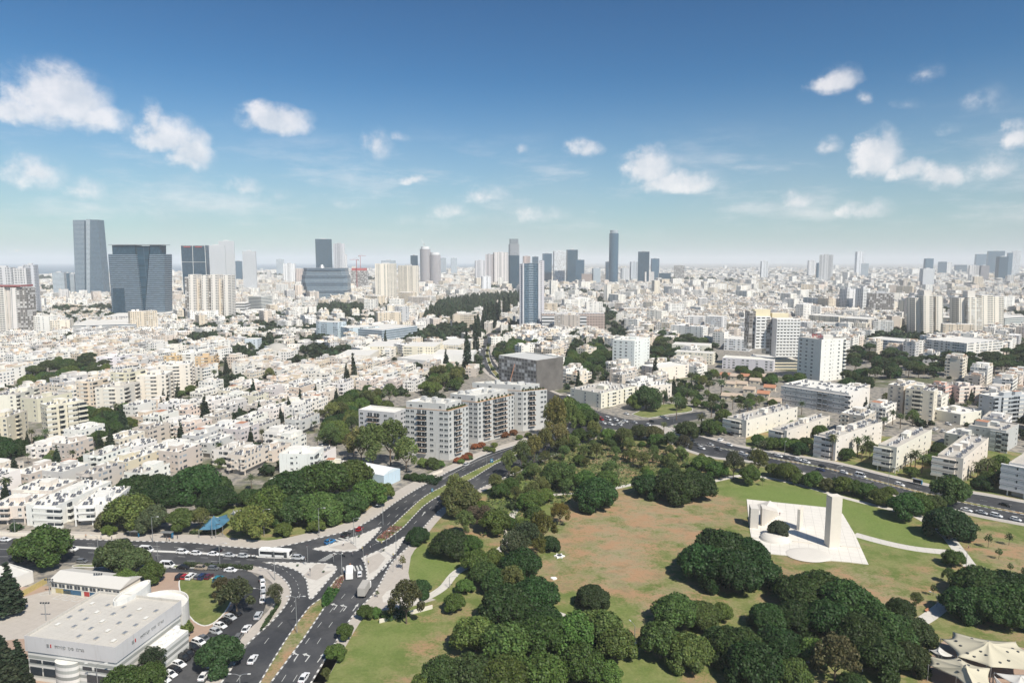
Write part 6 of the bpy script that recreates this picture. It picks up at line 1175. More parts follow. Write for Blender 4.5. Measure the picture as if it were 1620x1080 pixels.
canopy('shade_canopy', 'small cream canopy right behind the blue one', [(364,812),(378,817),(381,813),(369,806)][::-1], (370,808), 4, 6, 'fabric_white', 0, 7, .05)
canopy('shade_canopy', 'small cream canopy nearest the light green tree', [(373,807),(381,812),(391,806),(386,803)][::-1], (384,804), 5, 6.5, 'fabric_white', 0, 8, .05)
sheet('playground_floor', W([(1464,1050),(1490,1015),(1520,1005),(1650,1030),(1660,1120),(1490,1120)]), .03, 'paving_red')

# ---------------- monument plaza ----------------
PLZ = [(1181.4,790),(1313.5,803.5),(1333,813),(1352,845),(1373.8,893),(1340,889),(1315,887),(1293,889),(1269,887),(1245,879),(1217,876),(1191,866),(1185,830)]
Pz = W(PLZ); pts = [(p.x, p.y) for p in Pz][::-1]; root = empty('plaza', Pz[5]); mb = MB(); mb.prism(pts, 0, .25, 0); o = mb.build('plaza', ['plaza_stone']); setp(o, kind='structure'); bpy.data.objects.remove(root); mark(pts, BLD)
def stone_box(name, label, cx, cy, z0, sx, sy, hh, rot, m='stone', mt=None, joints=0):
    root = empty(name, (cx, cy, 0)); mb = MB()
    if joints:
        k = int(hh/joints)
        for i in range(k): mb.box(cx, cy, z0+i*hh/k, sx-(.04 if i % 2 else 0), sy-(.04 if i % 2 else 0), hh/k-.01, rot)
    else: mb.box(cx, cy, z0, sx, sy, hh, rot)
    mb.build('shaft', [m], root); return root
b0 = G(1312, 867); d_ = (G(1331, 865.5)-b0).normalized(); rt = math.atan2(d_.y, d_.x); n_ = Vector((-d_.y, d_.x, 0)); w = 4.5; c = b0+d_*w/2+n_*1.7; hm = zat(786, b0.y)
r = stone_box('monument', 'l', c.x, c.y, .25, w, 3.4, hm-.25, rt, 'stone', joints=1.0); setp(r, 'tall pale stone monument tower on the plaza', 'monument')
b1 = G(1264.5, 840); r = stone_box('stone_pillar', 'l', b1.x+1.0, b1.y+2.2, .25, 1.1, 4.6, zat(807, b1.y), R(-38), 'stone'); setp(r, 'thin stone wall pillar left of the tall monument', 'monument')
root = empty('stepped_wall', G(1203, 834)); q0 = G(1188, 836)
for i in range(8):
    t = i/7; p = G(1189 if i == 0 else 1200+i*3.4, 835 if i == 0 else 834-i*2.2); hh = 8.4-i*.85; mb = MB(); mb.box(p.x+1.4, p.y+2, .25, 3.2 if i == 0 else 1.25, 5.5-t*1.5, hh, R(-12)); mb.build('wall_step', ['stone_white'], root)
setp(root, 'fan of stepped white stone slabs at the plaza corner', 'monument')
q = G(1218, 803); root = empty('stone_pyramid', q); mb = MB(); z = 3.4; base = [G(1194, 799), G(1205, 812), G(1240, 811), G(1225, 797)]
for i in range(4): a, b = base[i], base[(i+1) % 4]; mb.face([(a.x, a.y, .25), (b.x, b.y, .25), (q.x, q.y, z)])
mb.build('faces', ['stone_white'], root); setp(root, 'low white stone pyramid behind the stepped slabs', 'monument')
def mound(name, label, u, v, rx, ry, hh, mat):
    q = G(u, v); root = empty(name, q); mb = MB(); prev = [(q.x+rx*math.cos(a), q.y+ry*math.sin(a), .25) for a in np.linspace(0, 6.2832, 37)[:-1]]
    for t in (.25, .5, .75, 1): cur = [(q.x+rx*(1-.55*t**1.5)*math.cos(a), q.y+ry*(1-.55*t**1.5)*math.sin(a), .25+hh*math.sin(t*1.57)) for a in np.linspace(0, 6.2832, 37)[:-1]]; mb.loft(prev, cur); prev = cur
    mb.face(prev); mb.build('shell', [mat], root, smooth=False); setp(root, label, 'monument'); return q
mound('tree_mound', 'round white stone dome carrying a dark tree', 1226, 853, 6.0, 5.2, 2.2, 'stone_white')
mound('stone_disc', 'flat white stone disc at the front of the plaza', 1279, 878, 8.3, 6.5, .4, 'stone_white')
q = G(1231, 850); t_ = tree('ficus', q.x, q.y, 4.2, (.055, .075, .045), 1.0, 'dark tree growing from the white stone dome', z=1.2)
for (a, b) in (((1254, 857), (1289, 861)), ((1330, 865), (1361, 868)), ((1189, 851), (1201, 853))):
    A, B = G(*a), G(*b); mb = MB(); mb.box((A.x+B.x)/2, (A.y+B.y)/2, .251, (B-A).length, .35, .3, math.atan2((B-A).y, (B-A).x)); o = mb.build('stone_step', ['stone'], None, ((A.x+B.x)/2, (A.y+B.y)/2, 0)); later(o, 'low stone step across the white plaza', 'step', 'plaza steps', place='on the monument plaza')
q = G(885, 880); root = empty('star_fountain', q); mb = MB(); st = [(q.x+(2.1 if k % 2 == 0 else 1.3)*math.cos(k*math.pi/6), q.y+(2.1 if k % 2 == 0 else 1.3)*math.sin(k*math.pi/6)) for k in range(12)]; mb.prism(st, 0, .5, 0); mb.build('basin', ['white_paint'], root); mb = MB(); mb.prism([(q.x+.9*math.cos(a), q.y+.9*math.sin(a)) for a in np.linspace(0, 6.28, 13)[:-1]], .501, .7, 0); mb.build('bowl', ['dark_metal'], root); setp(root, 'white star shaped fountain base on the dry lawn', 'fountain')
q = G(876, 915); mb = MB(); mb.prism([(q.x+1.2*math.cos(a), q.y+1.0*math.sin(a)) for a in (0, 1, 2.2, 3.1, 4.4, 5.3)], 0, .35, 0); o = mb.build('stone_marker', ['white_paint'], None, q); setp(o, 'small white stone marker below the star fountain', 'marker')

# ---------------- vehicles ----------------
def loft_sections(mb, secs, m=0):
    for i in range(len(secs)-1): mb.loft(secs[i], secs[i+1], m)
    mb.face(list(reversed(secs[0])), m); mb.face(secs[-1], m)
def sec(x, w, z0, z1, r=.12):   # ring across the car at length x, from -y around
    return [(x, -w, z0), (x, w, z0), (x, w+.02, (z0+z1)*.5), (x, w-.03, z1-r*.5), (x, w-.03-r, z1), (x, -w+.03+r, z1), (x, -w+.03, z1-r*.5), (x, -w-.02, (z0+z1)*.5)]
CARS = {}
def car_kind(key, L, w, bz, cz, cab, rear):
    h = L/2; mb = MB(); loft_sections(mb, [sec(-h, w*.86, .42, bz*.86), sec(-h+.12, w*.95, .28, bz), sec(-h+.9, w, .22, bz+.02), sec(.3, w, .22, bz+.03), sec(h-1.1, w*.98, .22, bz-.04), sec(h-.25, w*.92, .26, bz-.16), sec(h, w*.8, .4, bz-.28)])
    x0, x1, x2, x3 = cab   # rear base, rear top, front top, front base
    mb.face([(x1, -w*.72, cz), (x2, -w*.72, cz), (x2, w*.72, cz), (x1, w*.72, cz)]); mb.prism([(x1, -w*.74), (x2, -w*.74), (x2, w*.74), (x1, w*.74)], cz-.07, cz-.001, 0)
    if rear: mb.prism([(x0+.1, -w*.8), (x1+.9, -w*.8), (x1+.9, w*.8), (x0+.1, w*.8)], bz, cz-.05, 0)
    for s in (-1, 1):
        for xa, xb in ((x1, x0), (x2, x3), ((x1+x2)/2, (x1+x2)/2)): mb.tube([(xb, s*w*.9, bz), (xa, s*w*.74, cz-.03)], .05, 4)
    bd = mb.build('body', 'car_paint'); g = MB(); A = [(x0, -w*.9, bz+.01), (x3, -w*.9, bz+.01), (x3, w*.9, bz+.01), (x0, w*.9, bz+.01)]; B = [(x1, -w*.72, cz-.08), (x2, -w*.72, cz-.08), (x2, w*.72, cz-.08), (x1, w*.72, cz-.08)]; g.loft(A, B); gl = g.build('windows', 'glass_car')
    wh = MB(); wh.tube([(0, -.11, 0), (0, .11, 0)], .32, 12, 0); wh.tube([(0, -.12, 0), (0, .12, 0)], .17, 8, 1); wo = wh.build('wheel', ['tyre', 'metal'])
    hl = MB(); hl.box(0, 0, 0, .12, .34, .14); ho = hl.build('headlight', 'lamp_glass'); tl = MB(); tl.box(0, 0, 0, .1, .28, .16); to = tl.build('tail_light', 'red_glass')
    P_ = [('body', bd.data, (0, 0, 0)), ('windows', gl.data, (0, 0, 0))]+[('wheel', wo.data, (sx*L*.31, sy*(w-.02), .32)) for sx in (-1, 1) for sy in (-1, 1)]+[('headlight', ho.data, (h-.13, s*w*.62, bz-.42)) for s in (-1, 1)]+[('tail_light', to.data, (-h+.02, s*w*.66, bz-.28)) for s in (-1, 1)]
    for o in (bd, gl, wo, ho, to): bpy.data.objects.remove(o)
    CARS[key] = P_
    m = MB()   # far version: one mesh with the same body, glass and wheels
    return P_
car_kind('sedan', 4.6, .88, .88, 1.42, (-1.75, -1.05, .35, 1.15), False); car_kind('hatch', 4.0, .86, .95, 1.5, (-1.9, -1.55, .4, 1.2), False); car_kind('suv', 4.6, .93, 1.05, 1.7, (-2.1, -1.8, .45, 1.25), False); car_kind('van', 5.2, .97, 1.15, 2.3, (-2.5, -2.4, 1.2, 2.1), True)
CC_ = {'w': (.72, .72, .72), 's': (.45, .46, .47), 'g': (.14, .145, .15), 'k': (.012, .012, .014), 'r': (.35, .012, .015), 'b': (.02, .16, .36), 'n': (.015, .03, .09), 'm': (.10, .015, .025), 't': (.30, .25, .19), 'e': (.02, .18, .24)}
CN = {'w': 'white', 's': 'silver', 'g': 'grey', 'k': 'black', 'r': 'red', 'b': 'bright blue', 'n': 'navy', 'm': 'dark red', 't': 'tan', 'e': 'teal'}
def heading(u, v, du, dv): a = G(u, v); b = G(u+du, v+dv); return math.atan2(b.y-a.y, b.x-a.x)
def car(u, v, kind, col, du, dv, place=None, desc=None, far=False, group=None):
    p = G(u, v); root = empty('car' if kind != 'van' else 'van', (p.x, p.y, .02), heading(u, v, du, dv))
    for nm, me, loc in CARS[kind]:
        if far and nm in ('headlight', 'tail_light'): continue
        o = bpy.data.objects.new(nm, me); o.parent = root; o.location = loc
        if nm == 'body': c = CC_[col]; o.color = (c[0], c[1], c[2], 1)
        link(o)
    ty = {'sedan': 'saloon car', 'hatch': 'small hatchback', 'suv': 'tall car', 'van': 'van'}[kind]
    later(root, desc or '%s %s' % (CN[col], ty), 'car' if kind != 'van' else 'van', group or 'cars on the streets', place=place); return root
WR = 'on the road left of the bus'
for u, v, k, c in ((8,855,'sedan','w'),(114,870.5,'suv','w'),(197,862,'hatch','w'),(289,875,'suv','w'),(311,877,'hatch','w'),(338,878,'sedan','w'),(363,880,'sedan','s'),(385,881,'hatch','s'),(472,884,'suv','s')): car(u, v, k, c, 10, .6)
for u, v, k, c in ((196,856.5,'sedan','g'),(342,872,'sedan','k'),(27,866,'sedan','k')): car(u, v, k, c, -10, -.5)
car(232, 872, 'van', 'w', 10, .6, desc='white panel van'); car(130, 889.5, 'hatch', 'g', 10, .3)
for u, v, k, c in ((265,896.5,'van','w'),(290,899,'sedan','k'),(319,900.5,'suv','t'),(338,900.5,'hatch','g'),(365,903.5,'sedan','w')): car(u, v, k, c, 10, .6, group='parked cars')
for i, (u, c) in enumerate(((285.5,'k'),(293.5,'r'),(302,'w'),(314,'g'),(321,'n'),(331,'m'),(345,'e'))): car(u, 914+(4 if c == 'e' else 0), 'hatch' if i % 2 else 'suv', c, 6, -4.6, group='parked cars')
for u, v, k, c, du, dv in ((413,917,'hatch','k',-1,-9),(415.5,922,'hatch','w',-1,-9),(416,931,'sedan','w',-.5,-9),(416.5,940,'suv','s',0,-9),(415.5,950,'sedan','w',1,-9),(409,976,'suv','s',5,-8),(390,996.5,'sedan','w',6,-8),(378,1009,'hatch','g',6,-8)): car(u, v, k, c, du, dv, group='parked cars')
for u, v, k, c in ((373,971.5,'sedan','k'),(364,978,'sedan','s'),(357,984.5,'sedan','k'),(348.6,991.5,'sedan','w'),(341.5,1001,'hatch','s'),(322.8,1012,'sedan','g'),(315,1018.5,'suv','w'),(305,1027,'suv','k'),(297,1035.5,'sedan','k'),(289.5,1043,'suv','k'),(283,1052.5,'sedan','w'),(276,1061,'sedan','k'),(268.6,1068.5,'sedan','w'),(258,1077,'sedan','w'),(247,1085,'suv','s')): car(u, v, k, c, 10, 3.2, group='parked cars')
car(323, 1071, 'sedan', 'w', 7, -9, group='parked cars'); car(336, 1052, 'hatch', 'w', 7, -9, group='parked cars')
car(522, 858.5, 'suv', 'b', 10, -4, place='turning right at the junction'); car(547, 848, 'suv', 'k', 10, -5, place='turning right at the junction'); car(569, 838.5, 'hatch', 'r', 10, -7, place='turning right at the junction')
car(569, 910, 'hatch', 'w', 0, -9, place='beside the white minibus'); car(400, 1045, 'sedan', 'w', 8, -12, place='alone on the left carriageway'); car(481, 1074, 'sedan', 'w', 8, -12, place='at the bottom of the photo'); car(735, 768, 'sedan', 'w', 8, -5, place='behind the tall park tree'); car(741, 773, 'sedan', 'k', 8, -5, place='behind the tall park tree'); car(651, 857, 'hatch', 'g', 7, -9, place='under the round ficus at the kerb')
car(738, 736, 'suv', 's', 10, -5) ; car(787, 716, 'sedan', 'w', 10, -5) if False else None
rs = random.Random(8)
for u, v, c in ((950,664,'r'),(962,664,'w'),(955,670,'w'),(966,672,'w'),(974,665,'w'),(989.4,667,'w'),(1004,669,'s'),(1031,667.5,'k'),(1054,662.5,'s'),(1015.8,676.5,'w'),(1040.5,681.5,'s'),(1049,688.5,'w'),(1026,673,'w'),(1010,684,'g'),(1033,690,'s'),(958,684,'w'),(938,668,'k'),(930,660,'w'),(915,652,'s'),(1060,696,'k'),(1084,703,'w'),(1110,710,'w'),(1070,687.5,'w'),(991,655.5,'w'),(980,673,'s')): car(u, v, 'van' if (u, v) in ((950,664),(962,664)) else rs.choice(['sedan', 'suv', 'hatch']), c, 10, 3, far=True)
for u, v, c in ((1096,700,'k'),(1101,704,'g'),(1090,696,'s'),(1124,704,'s'),(1154,705,'w'),(1175,719,'w'),(1182,722.5,'s'),(1198,718,'k'),(1263,728.5,'w'),(1275,732,'w'),(1301,739,'k'),(1298,744.5,'n'),(1335,748.5,'w'),(1423,768,'w'),(1529,808,'w'),(1553,812,'s'),(1576,817,'w'),(1607,823,'w'),(1136,712,'g'),(1232,722,'w'),(1245,725,'g'),(1590,800,'k'),(1480,782,'g')): car(u, v, rs.choice(['sedan', 'suv', 'hatch']), c, 10, 2.6 if u > 1180 else 2.9, far=True)
car(1361, 754, 'van', 'w', 10, 2.5, far=True, desc='white panel van')
for u, v in ((1110,664),(1128,640),(1137,636),(1136,684),(1142,683),(1148,685),(1155,688),(1140,697),(1122,676),(1186,646),(1046,636),(1060,634),(1052,630),(1465,676),(1480,680),(1492,683),(1500,672),(1215,628),(1225,634),(1205,650),(1375,676)): car(u, v, rs.choice(['sedan', 'suv', 'hatch']), rs.choice('wwsgk'), 10, rs.choice([-3, 3]), far=True, group='parked cars')
for u, v in ((765,575),(763,552),(774,540),(770,534),(789,541),(790,550),(776,592),(800,597),(795,524),(808,515),(812,612),(832,610),(858,622),(800,612),(786,562)): car(u, v, rs.choice(['sedan', 'suv']), rs.choice('wwsgk'), 1, 10, far=True)
for u, v in ((70,705),(66,709),(330,706),(345,705),(356,700),(395,690),(600,650),(540,690)): car(u, v, 'sedan', rs.choice('wwsgk'), 8, -4, far=True, group='parked cars')

def wheels(root, xs, w, r=.5):
    for x in xs:
        for s in (-1, 1): mb = MB(); mb.tube([(x, s*w-.14*s, r), (x, s*w+.02*s, r)], r, 12, 0); o = mb.build('wheel', ['tyre']); o.parent = root
def rbox(mb, x0, x1, w, z0, z1, m=0): loft_sections(mb, [sec(x0, w*.97, z0+.05, z1-.05, .3), sec(x0+.2, w, z0, z1, .3), sec(x1-.3, w, z0, z1, .3), sec(x1, w*.95, z0+.05, z1-.1, .3)], m)
def bus(u, v, du, dv, L, label, hgt=3.1, name='bus', doors=True, group=None):
    p = G(u, v); root = empty(name, (p.x, p.y, .02), heading(u, v, du, dv)); h = L/2; mb = MB(); rbox(mb, -h, h, 1.25, .35, hgt); o = mb.build('body', 'white_paint'); o.parent = root
    for s in (-1, 1):
        mb = MB(); mb.prism([(-h+.5, s*1.27-.012), (h-.9, s*1.27-.012), (h-.9, s*1.27+.012), (-h+.5, s*1.27+.012)], 1.25, hgt-.75, 0); o = mb.build('window_band', 'glass_car'); o.parent = root
        if doors:
            for x in (h-1.5, -.3): mb = MB(); mb.prism([(x-.6, s*1.285-.012), (x+.6, s*1.285-.012), (x+.6, s*1.285+.012), (x-.6, s*1.285+.012)], .4, hgt-.6, 0); o = mb.build('door', 'dark_metal'); o.parent = root
    mb = MB(); mb.box(h-.02, 0, 1.1, .12, 2.2, hgt-1.7); o = mb.build('windscreen', 'glass_car'); o.parent = root
    mb = MB(); mb.box(-h*.2+2.5, 0, hgt, 1.6, 1.5, .22); mb.box(-h*.6, 0, hgt, 2.2, 1.6, .2); o = mb.build('roof_unit', 'white_paint'); o.parent = root
    wheels(root, (-h*.5, h*.55), 1.22); setp(root, label, name, group); return root
bus(436, 880, 10, .6, 12, 'long white city bus with a dark window band'); bus(553, 911, .3, -9, 6.6, 'white minibus driving towards the crossing', 2.7, 'minibus', False)
bus(903, 632, 10, 6, 12, 'white bus parked below the netted building'); bus(764, 541, 2, 10, 12, 'distant white bus on the curved boulevard, farther one'); bus(759, 557, -1, 10, 12, 'distant white bus on the curved boulevard, nearer one')
p = G(577, 938); root = empty('truck', (p.x, p.y, .02), heading(577, 938, 6.5, -11)); mb = MB(); mb.box(-.9, 0, 1.0, 6.2, 2.45, 2.7); o = mb.build('cargo_box', 'net_grey'); o.parent = root; o.data.materials[0] = MATS['concrete']; mb = MB(); rbox(mb, 2.3, 4.1, 1.15, .6, 2.6); o = mb.build('cab', 'white_paint'); o.parent = root; mb = MB(); mb.box(4.06, 0, 1.6, .12, 2.0, .8); o = mb.build('windscreen', 'glass_car'); o.parent = root; mb = MB(); mb.box(0, 0, .7, 7.6, .9, .28); o = mb.build('chassis', 'dark_metal'); o.parent = root; wheels(root, (-2.6, 3.1), 1.1, .48); setp(root, 'grey tarpaulin box truck on the boulevard', 'truck')

# ---------------- people, skinned bodies ----------------
def person_mesh(pose, seed):
    J = {'pelvis': (0, 0, .95), 'chest': (0, 0, 1.3), 'neck': (0, 0, 1.48), 'head': (0, .02, 1.62), 'top': (0, .01, 1.74), 'sl': (-.19, 0, 1.42), 'sr': (.19, 0, 1.42), 'el': (-.27, -.03, 1.15), 'er': (.27, -.03, 1.15), 'hl': (-.28, .1, .92), 'hr': (.28, .1, .92), 'pl': (-.1, 0, .9), 'pr': (.1, 0, .9), 'kl': (-.11, .08, .5), 'kr': (.11, -.05, .5), 'fl': (-.11, .12, .06), 'fr': (.11, -.22, .08), 'tl': (-.11, .3, .04), 'tr': (.11, -.04, .04)}
    if pose == 'ride': J.update({'hl': (-.25, .45, 1.15), 'hr': (.25, .45, 1.15), 'kl': (-.2, .4, .8), 'kr': (.2, .4, .8), 'fl': (-.2, .3, .35), 'fr': (.2, .3, .35), 'tl': (-.2, .5, .33), 'tr': (.2, .5, .33)})
    names = list(J); E = [('pelvis','chest'),('chest','neck'),('neck','head'),('head','top'),('chest','sl'),('chest','sr'),('sl','el'),('sr','er'),('el','hl'),('er','hr'),('pelvis','pl'),('pelvis','pr'),('pl','kl'),('pr','kr'),('kl','fl'),('kr','fr'),('fl','tl'),('fr','tr')]
    r = {'pelvis': .15, 'chest': .16, 'neck': .06, 'head': .1, 'top': .07, 'sl': .07, 'sr': .07, 'el': .05, 'er': .05, 'hl': .04, 'hr': .04, 'pl': .1, 'pr': .1, 'kl': .065, 'kr': .065, 'fl': .045, 'fr': .045, 'tl': .035, 'tr': .035}
    me = bpy.data.meshes.new('person'); me.from_pydata([J[k] for k in names], [(names.index(a), names.index(b)) for a, b in E], []); o = bpy.data.objects.new('p', me); link(o); md = o.modifiers.new('s', 'SKIN'); md.use_smooth_shade = True; sv = me.skin_vertices[0].data
    for i, k in enumerate(names): sv[i].radius = (r[k], r[k]*.8)
    sv[0].use_root = True; o.modifiers.new('u', 'SUBSURF').levels = 1; dg = bpy.context.evaluated_depsgraph_get(); m2 = bpy.data.meshes.new_from_object(o.evaluated_get(dg)); bpy.data.objects.remove(o)
    m2.materials.clear(); m2.materials.append(MATS['cloth']); m2.materials.append(MATS['skin']); m2.materials.append(MATS['dark_metal'])
    for p in m2.polygons: z = p.center[2]; p.material_index = 1 if (1.5 < z < 1.68) or (abs(p.center[0]) > .22 and z < 1.1 and pose == 'walk') else 2 if z >= 1.68 or z < .92 else 0
    return m2
PMESH = {'walk': person_mesh('walk', 0), 'ride': person_mesh('ride', 0)}
def person(u, v, col, label, a=0, z=.14):
    p = G(u, v); o = bpy.data.objects.new('person', PMESH['walk']); o.location = (p.x, p.y, z); o.rotation_euler.z = a; o.color = col+(1,); link(o); setp(o, label, 'person', 'people on foot')
person(1226.5, 815, (.05,.07,.15), 'person in a dark shirt on the plaza, left of the two'); person(1233.5, 816, (.3,.1,.1), 'person in a reddish shirt on the plaza, right of the two', 2); person(1364, 1066, (.75,.75,.72), 'person in white clothes under the trees, lower right', 1, .01)
person(543.5, 863.5, (.7,.7,.7), 'person waiting on the island under the black car', 1); person(1309, 822, (.25,.2,.18), 'person walking just left of the tall monument', 2, .26); person(1532, 868, (.4,.2,.2), 'person on the path junction at right', .5, .05)
for i, (u, v) in enumerate(((264,855),(268,856.5),(274,853),(281,852.5),(136,851),(160,853),(177,854.5))): person(u, v, [(.1,.1,.12),(.5,.3,.2),(.15,.2,.4)][i % 3], 'person at the bus stop pavement, %s from the left' % ordinal([3,4,5,6,0,1,2][i]), i)
for i, (u, v) in enumerate(((573,871),(558,880),(586,869),(604,862),(612,857.5),(616,856),(583,893),(603,874),(530,880),(622,881))): person(u, v, [(.5,.45,.2),(.12,.12,.15),(.6,.6,.6)][i % 3], 'pedestrian around the junction crossings, %s from the left' % ordinal([2,1,4,6,7,8,3,5,0,9][i]), i, .03)
def motorbike(u, v, du, dv, label, col=(.1, .1, .1)):
    p = G(u, v); root = empty('motorcycle', (p.x, p.y, .02), heading(u, v, du, dv)); mb = MB(); mb.tube([(-.5, 0, .7), (0, 0, .75), (.35, 0, .8), (.6, 0, 1.0)], [.12, .2, .17, .1], 8); mb.tube([(.75, 0, .35), (.55, 0, 1.05)], .04, 5); mb.tube([(.5, -.3, 1.08), (.5, .3, 1.08)], .03, 5); mb.box(-.1, 0, .35, .6, .3, .35); o = mb.build('frame', 'dark_metal'); o.parent = root
    for x in (-.62, .72): mb = MB(); mb.tube([(x, -.06, .32), (x, .06, .32)], .32, 12); o = mb.build('wheel', 'tyre'); o.parent = root
    mb = MB(); mb.box(-.75, 0, .85, .4, .4, .38); o = mb.build('top_box', 'white_paint'); o.parent = root
    setp(root, label, 'motorcycle'); r = bpy.data.objects.new('person', PMESH['ride']); a = root.rotation_euler.z; r.location = (p.x-.1*math.cos(a), p.y-.1*math.sin(a), -.02); r.rotation_euler.z = a-math.pi/2; r.color = col+(1,); link(r); setp(r, 'rider on the '+label, 'person')
motorbike(397.5, 882.5, 10, .6, 'left one of two motorcycles behind the bus'); motorbike(402.5, 883, 10, .6, 'right one of two motorcycles behind the bus', (.6, .6, .6)); motorbike(554, 897, 1, -9, 'motorcycle in front of the white minibus', (.4, .15, .05)); motorbike(543.5, 880, 9, 4, 'dark motorcycle in the middle of the junction'); motorbike(1003.5, 680, 8, -3, 'white scooter at the far crossing', (.7, .7, .7))

# ---------------- street furniture ----------------
def lamp(u, v, vt, arms=1, ang=0, L=2.2, col='metal'):
    p = G(u, v); h = zat(vt, p.y); root = empty('street_lamp', (p.x, p.y, .1)); mb = MB(); mb.tube([(p.x, p.y, .1), (p.x, p.y, h*.6), (p.x, p.y, h)], [.13, .10, .07], 8); mb.build('pole', [col], root)
    for k in range(arms):
        a = ang+math.pi*k; c, s = math.cos(a), math.sin(a); mb = MB(); mb.tube([(p.x, p.y, h-.1), (p.x+c*L*.5, p.y+s*L*.5, h+.25), (p.x+c*L, p.y+s*L, h+.3)], .05, 5); mb.build('arm', [col], root); mb = MB(); mb.box(p.x+c*(L+.3), p.y+s*(L+.3), h+.22, .8, .3, .16, a); mb.build('lamp_head', ['lamp_glass'], root)
    later(root, 'grey %s street lamp' % ('double armed' if arms == 2 else 'single armed'), 'street lamp', 'street lamps along the roads'); return root
for a in ((470,1001,944,2,0),(418,827+20,806,1,0),(505,848,804,1,0),(435,918,870,1,3.1),(541,908,876,1,3.1),(627,886,840,1,3.1),(683,856+20,820,1,3.1) if False else (560,860,820,1,0),(336,852,819,1,0),(242,858,818,1,0),(348,893,860,1,0),(250,888,858,1,0),(24,845,818,1,0),(155,868,848,1,3),(606,830,800,1,3),(380,1090,1067,2,0),(156,1100,1050,2,0),(1323,762,738,1,0),(1405,773,740,1,0),(1503,795,770,1,0),(1213,735,717,1,0),(1241,722,700,1,1),(1528,900,872,1,2),(1482,960,942,1,2),(1004,1012,989,1,2),(415,955,932,1,3),(711,930,912,1,0),(770,735,716,1,0),(823,712,695,1,0),(695,735,708,1,0),(1160,655,630,1,0),(805,560,543,1,0),(752,560,540,1,0),(470,744,716,1,0),(487,654,640,1,0)): lamp(*a)
def floodlight(u, v, vt):
    p = G(u, v); h = zat(vt, p.y); root = empty('floodlight_mast', p); mb = MB(); mb.tube([(p.x, p.y, 0), (p.x, p.y, h)], [.18, .12], 8); mb.tube([(p.x-1.4, p.y, h-.1), (p.x+1.4, p.y, h-.1)], .06, 5); mb.build('mast', ['metal'], root)
    for k in (-1.2, -.4, .4, 1.2): mb = MB(); mb.box(p.x+k, p.y, h, .45, .3, .4); mb.build('floodlight', ['dark_metal'], root)
    later(root, 'floodlight mast', 'floodlight', 'playground floodlights', place='over the playground court')
floodlight(73, 981, 954); floodlight(79, 940, 917); floodlight(157, 936, 908)
def traffic_light(u, v, vt):
    p = G(u, v); h = max(3.2, zat(vt, p.y)); root = empty('traffic_light', (p.x, p.y, .14)); mb = MB(); mb.tube([(p.x, p.y, .14), (p.x, p.y, h)], .07, 6); mb.build('pole', ['metal'], root); mb = MB(); mb.box(p.x, p.y-.15, h-1, .36, .3, 1.05); mb.build('signal_head', ['dark_metal'], root)
    for k, m in enumerate(('red_glass', 'lamp_glass', 'lamp_glass')): mb = MB(); mb.tube([(p.x, p.y-.31, h-.2-k*.32), (p.x, p.y-.34, h-.2-k*.32)], .11, 8); mb.build('lens', [m], root)
    later(root, 'dark traffic light', 'traffic light', 'traffic lights at the junction')
for u, v, vt in ((487,890,861),(551,857,848),(522,864,855),(491,912,900),(575,889,866),(581,895,875),(563,865,840),(573,845,841),(528,889,884),(484,894,888),(622,905,880),(612,862,852),(996,672,664),(945,655,646),(1066,668,658)): traffic_light(u, v, vt)
def shelter(u, v, du, dv, label):
    p = G(u, v); a = heading(u, v, du, dv); root = empty('bus_shelter', (p.x, p.y, .12), a); mb = MB(); mb.box(0, .3, 2.5, 4.6, 1.9, .14); o = mb.build('roof', 'metal'); o.parent = root
    mb = MB(); mb.box(0, 1.1, .3, 4.2, .06, 2.1); o = mb.build('back_panel', 'glass_dark'); o.parent = root; mb = MB(); mb.box(0, .7, .45, 3, .4, .08); mb.box(-1.2, .7, 0, .1, .3, .45); mb.box(1.2, .7, 0, .1, .3, .45); o = mb.build('bench', 'dark_metal'); o.parent = root
    for x in (-2.1, 2.1): mb = MB(); mb.box(x, 1.1, 0, .1, .1, 2.5); o = mb.build('post', 'metal'); o.parent = root
    mb = MB(); mb.box(2.25, .3, .4, .1, 1.2, 1.9); o = mb.build('advert_panel', 'blue_sign'); o.parent = root; setp(root, label, 'bus shelter', 'bus shelters')
shelter(211, 850, 10, .3, 'bus shelter before the ficus grove, left one'); shelter(264, 852, 10, .4, 'bus shelter beside the small crowd, right one'); shelter(1450, 766, 10, 2.3, 'bus shelter before the right white slabs')
def road_sign(u, v, vt, w, h_, label):
    p = G(u, v); h = zat(vt, p.y); root = empty('road_sign', (p.x, p.y, .1)); mb = MB(); mb.tube([(p.x, p.y, .1), (p.x, p.y, h)], .07, 6); mb.build('pole', ['metal'], root); mb = MB(); mb.box(p.x, p.y-.1, h-h_, w, .06, h_); mb.build('panel', ['blue_sign'], root)
    mb = MB(); mb.box(p.x-w*.12, p.y-.14, h-h_*.75, w*.12, .02, h_*.5); mb.box(p.x+w*.1, p.y-.14, h-h_*.45, w*.4, .02, h_*.12); mb.build('symbol', ['white_paint'], root); setp(root, label, 'road sign')
road_sign(684, 778, 772, 1.0, 1.5, 'blue road sign on the median, nearer one'); road_sign(778, 732, 725, 1.5, 2.1, 'turquoise road sign on the median by the grey blocks'); road_sign(75, 895, 878, .6, 2, 'tall slim blue sign by the school')
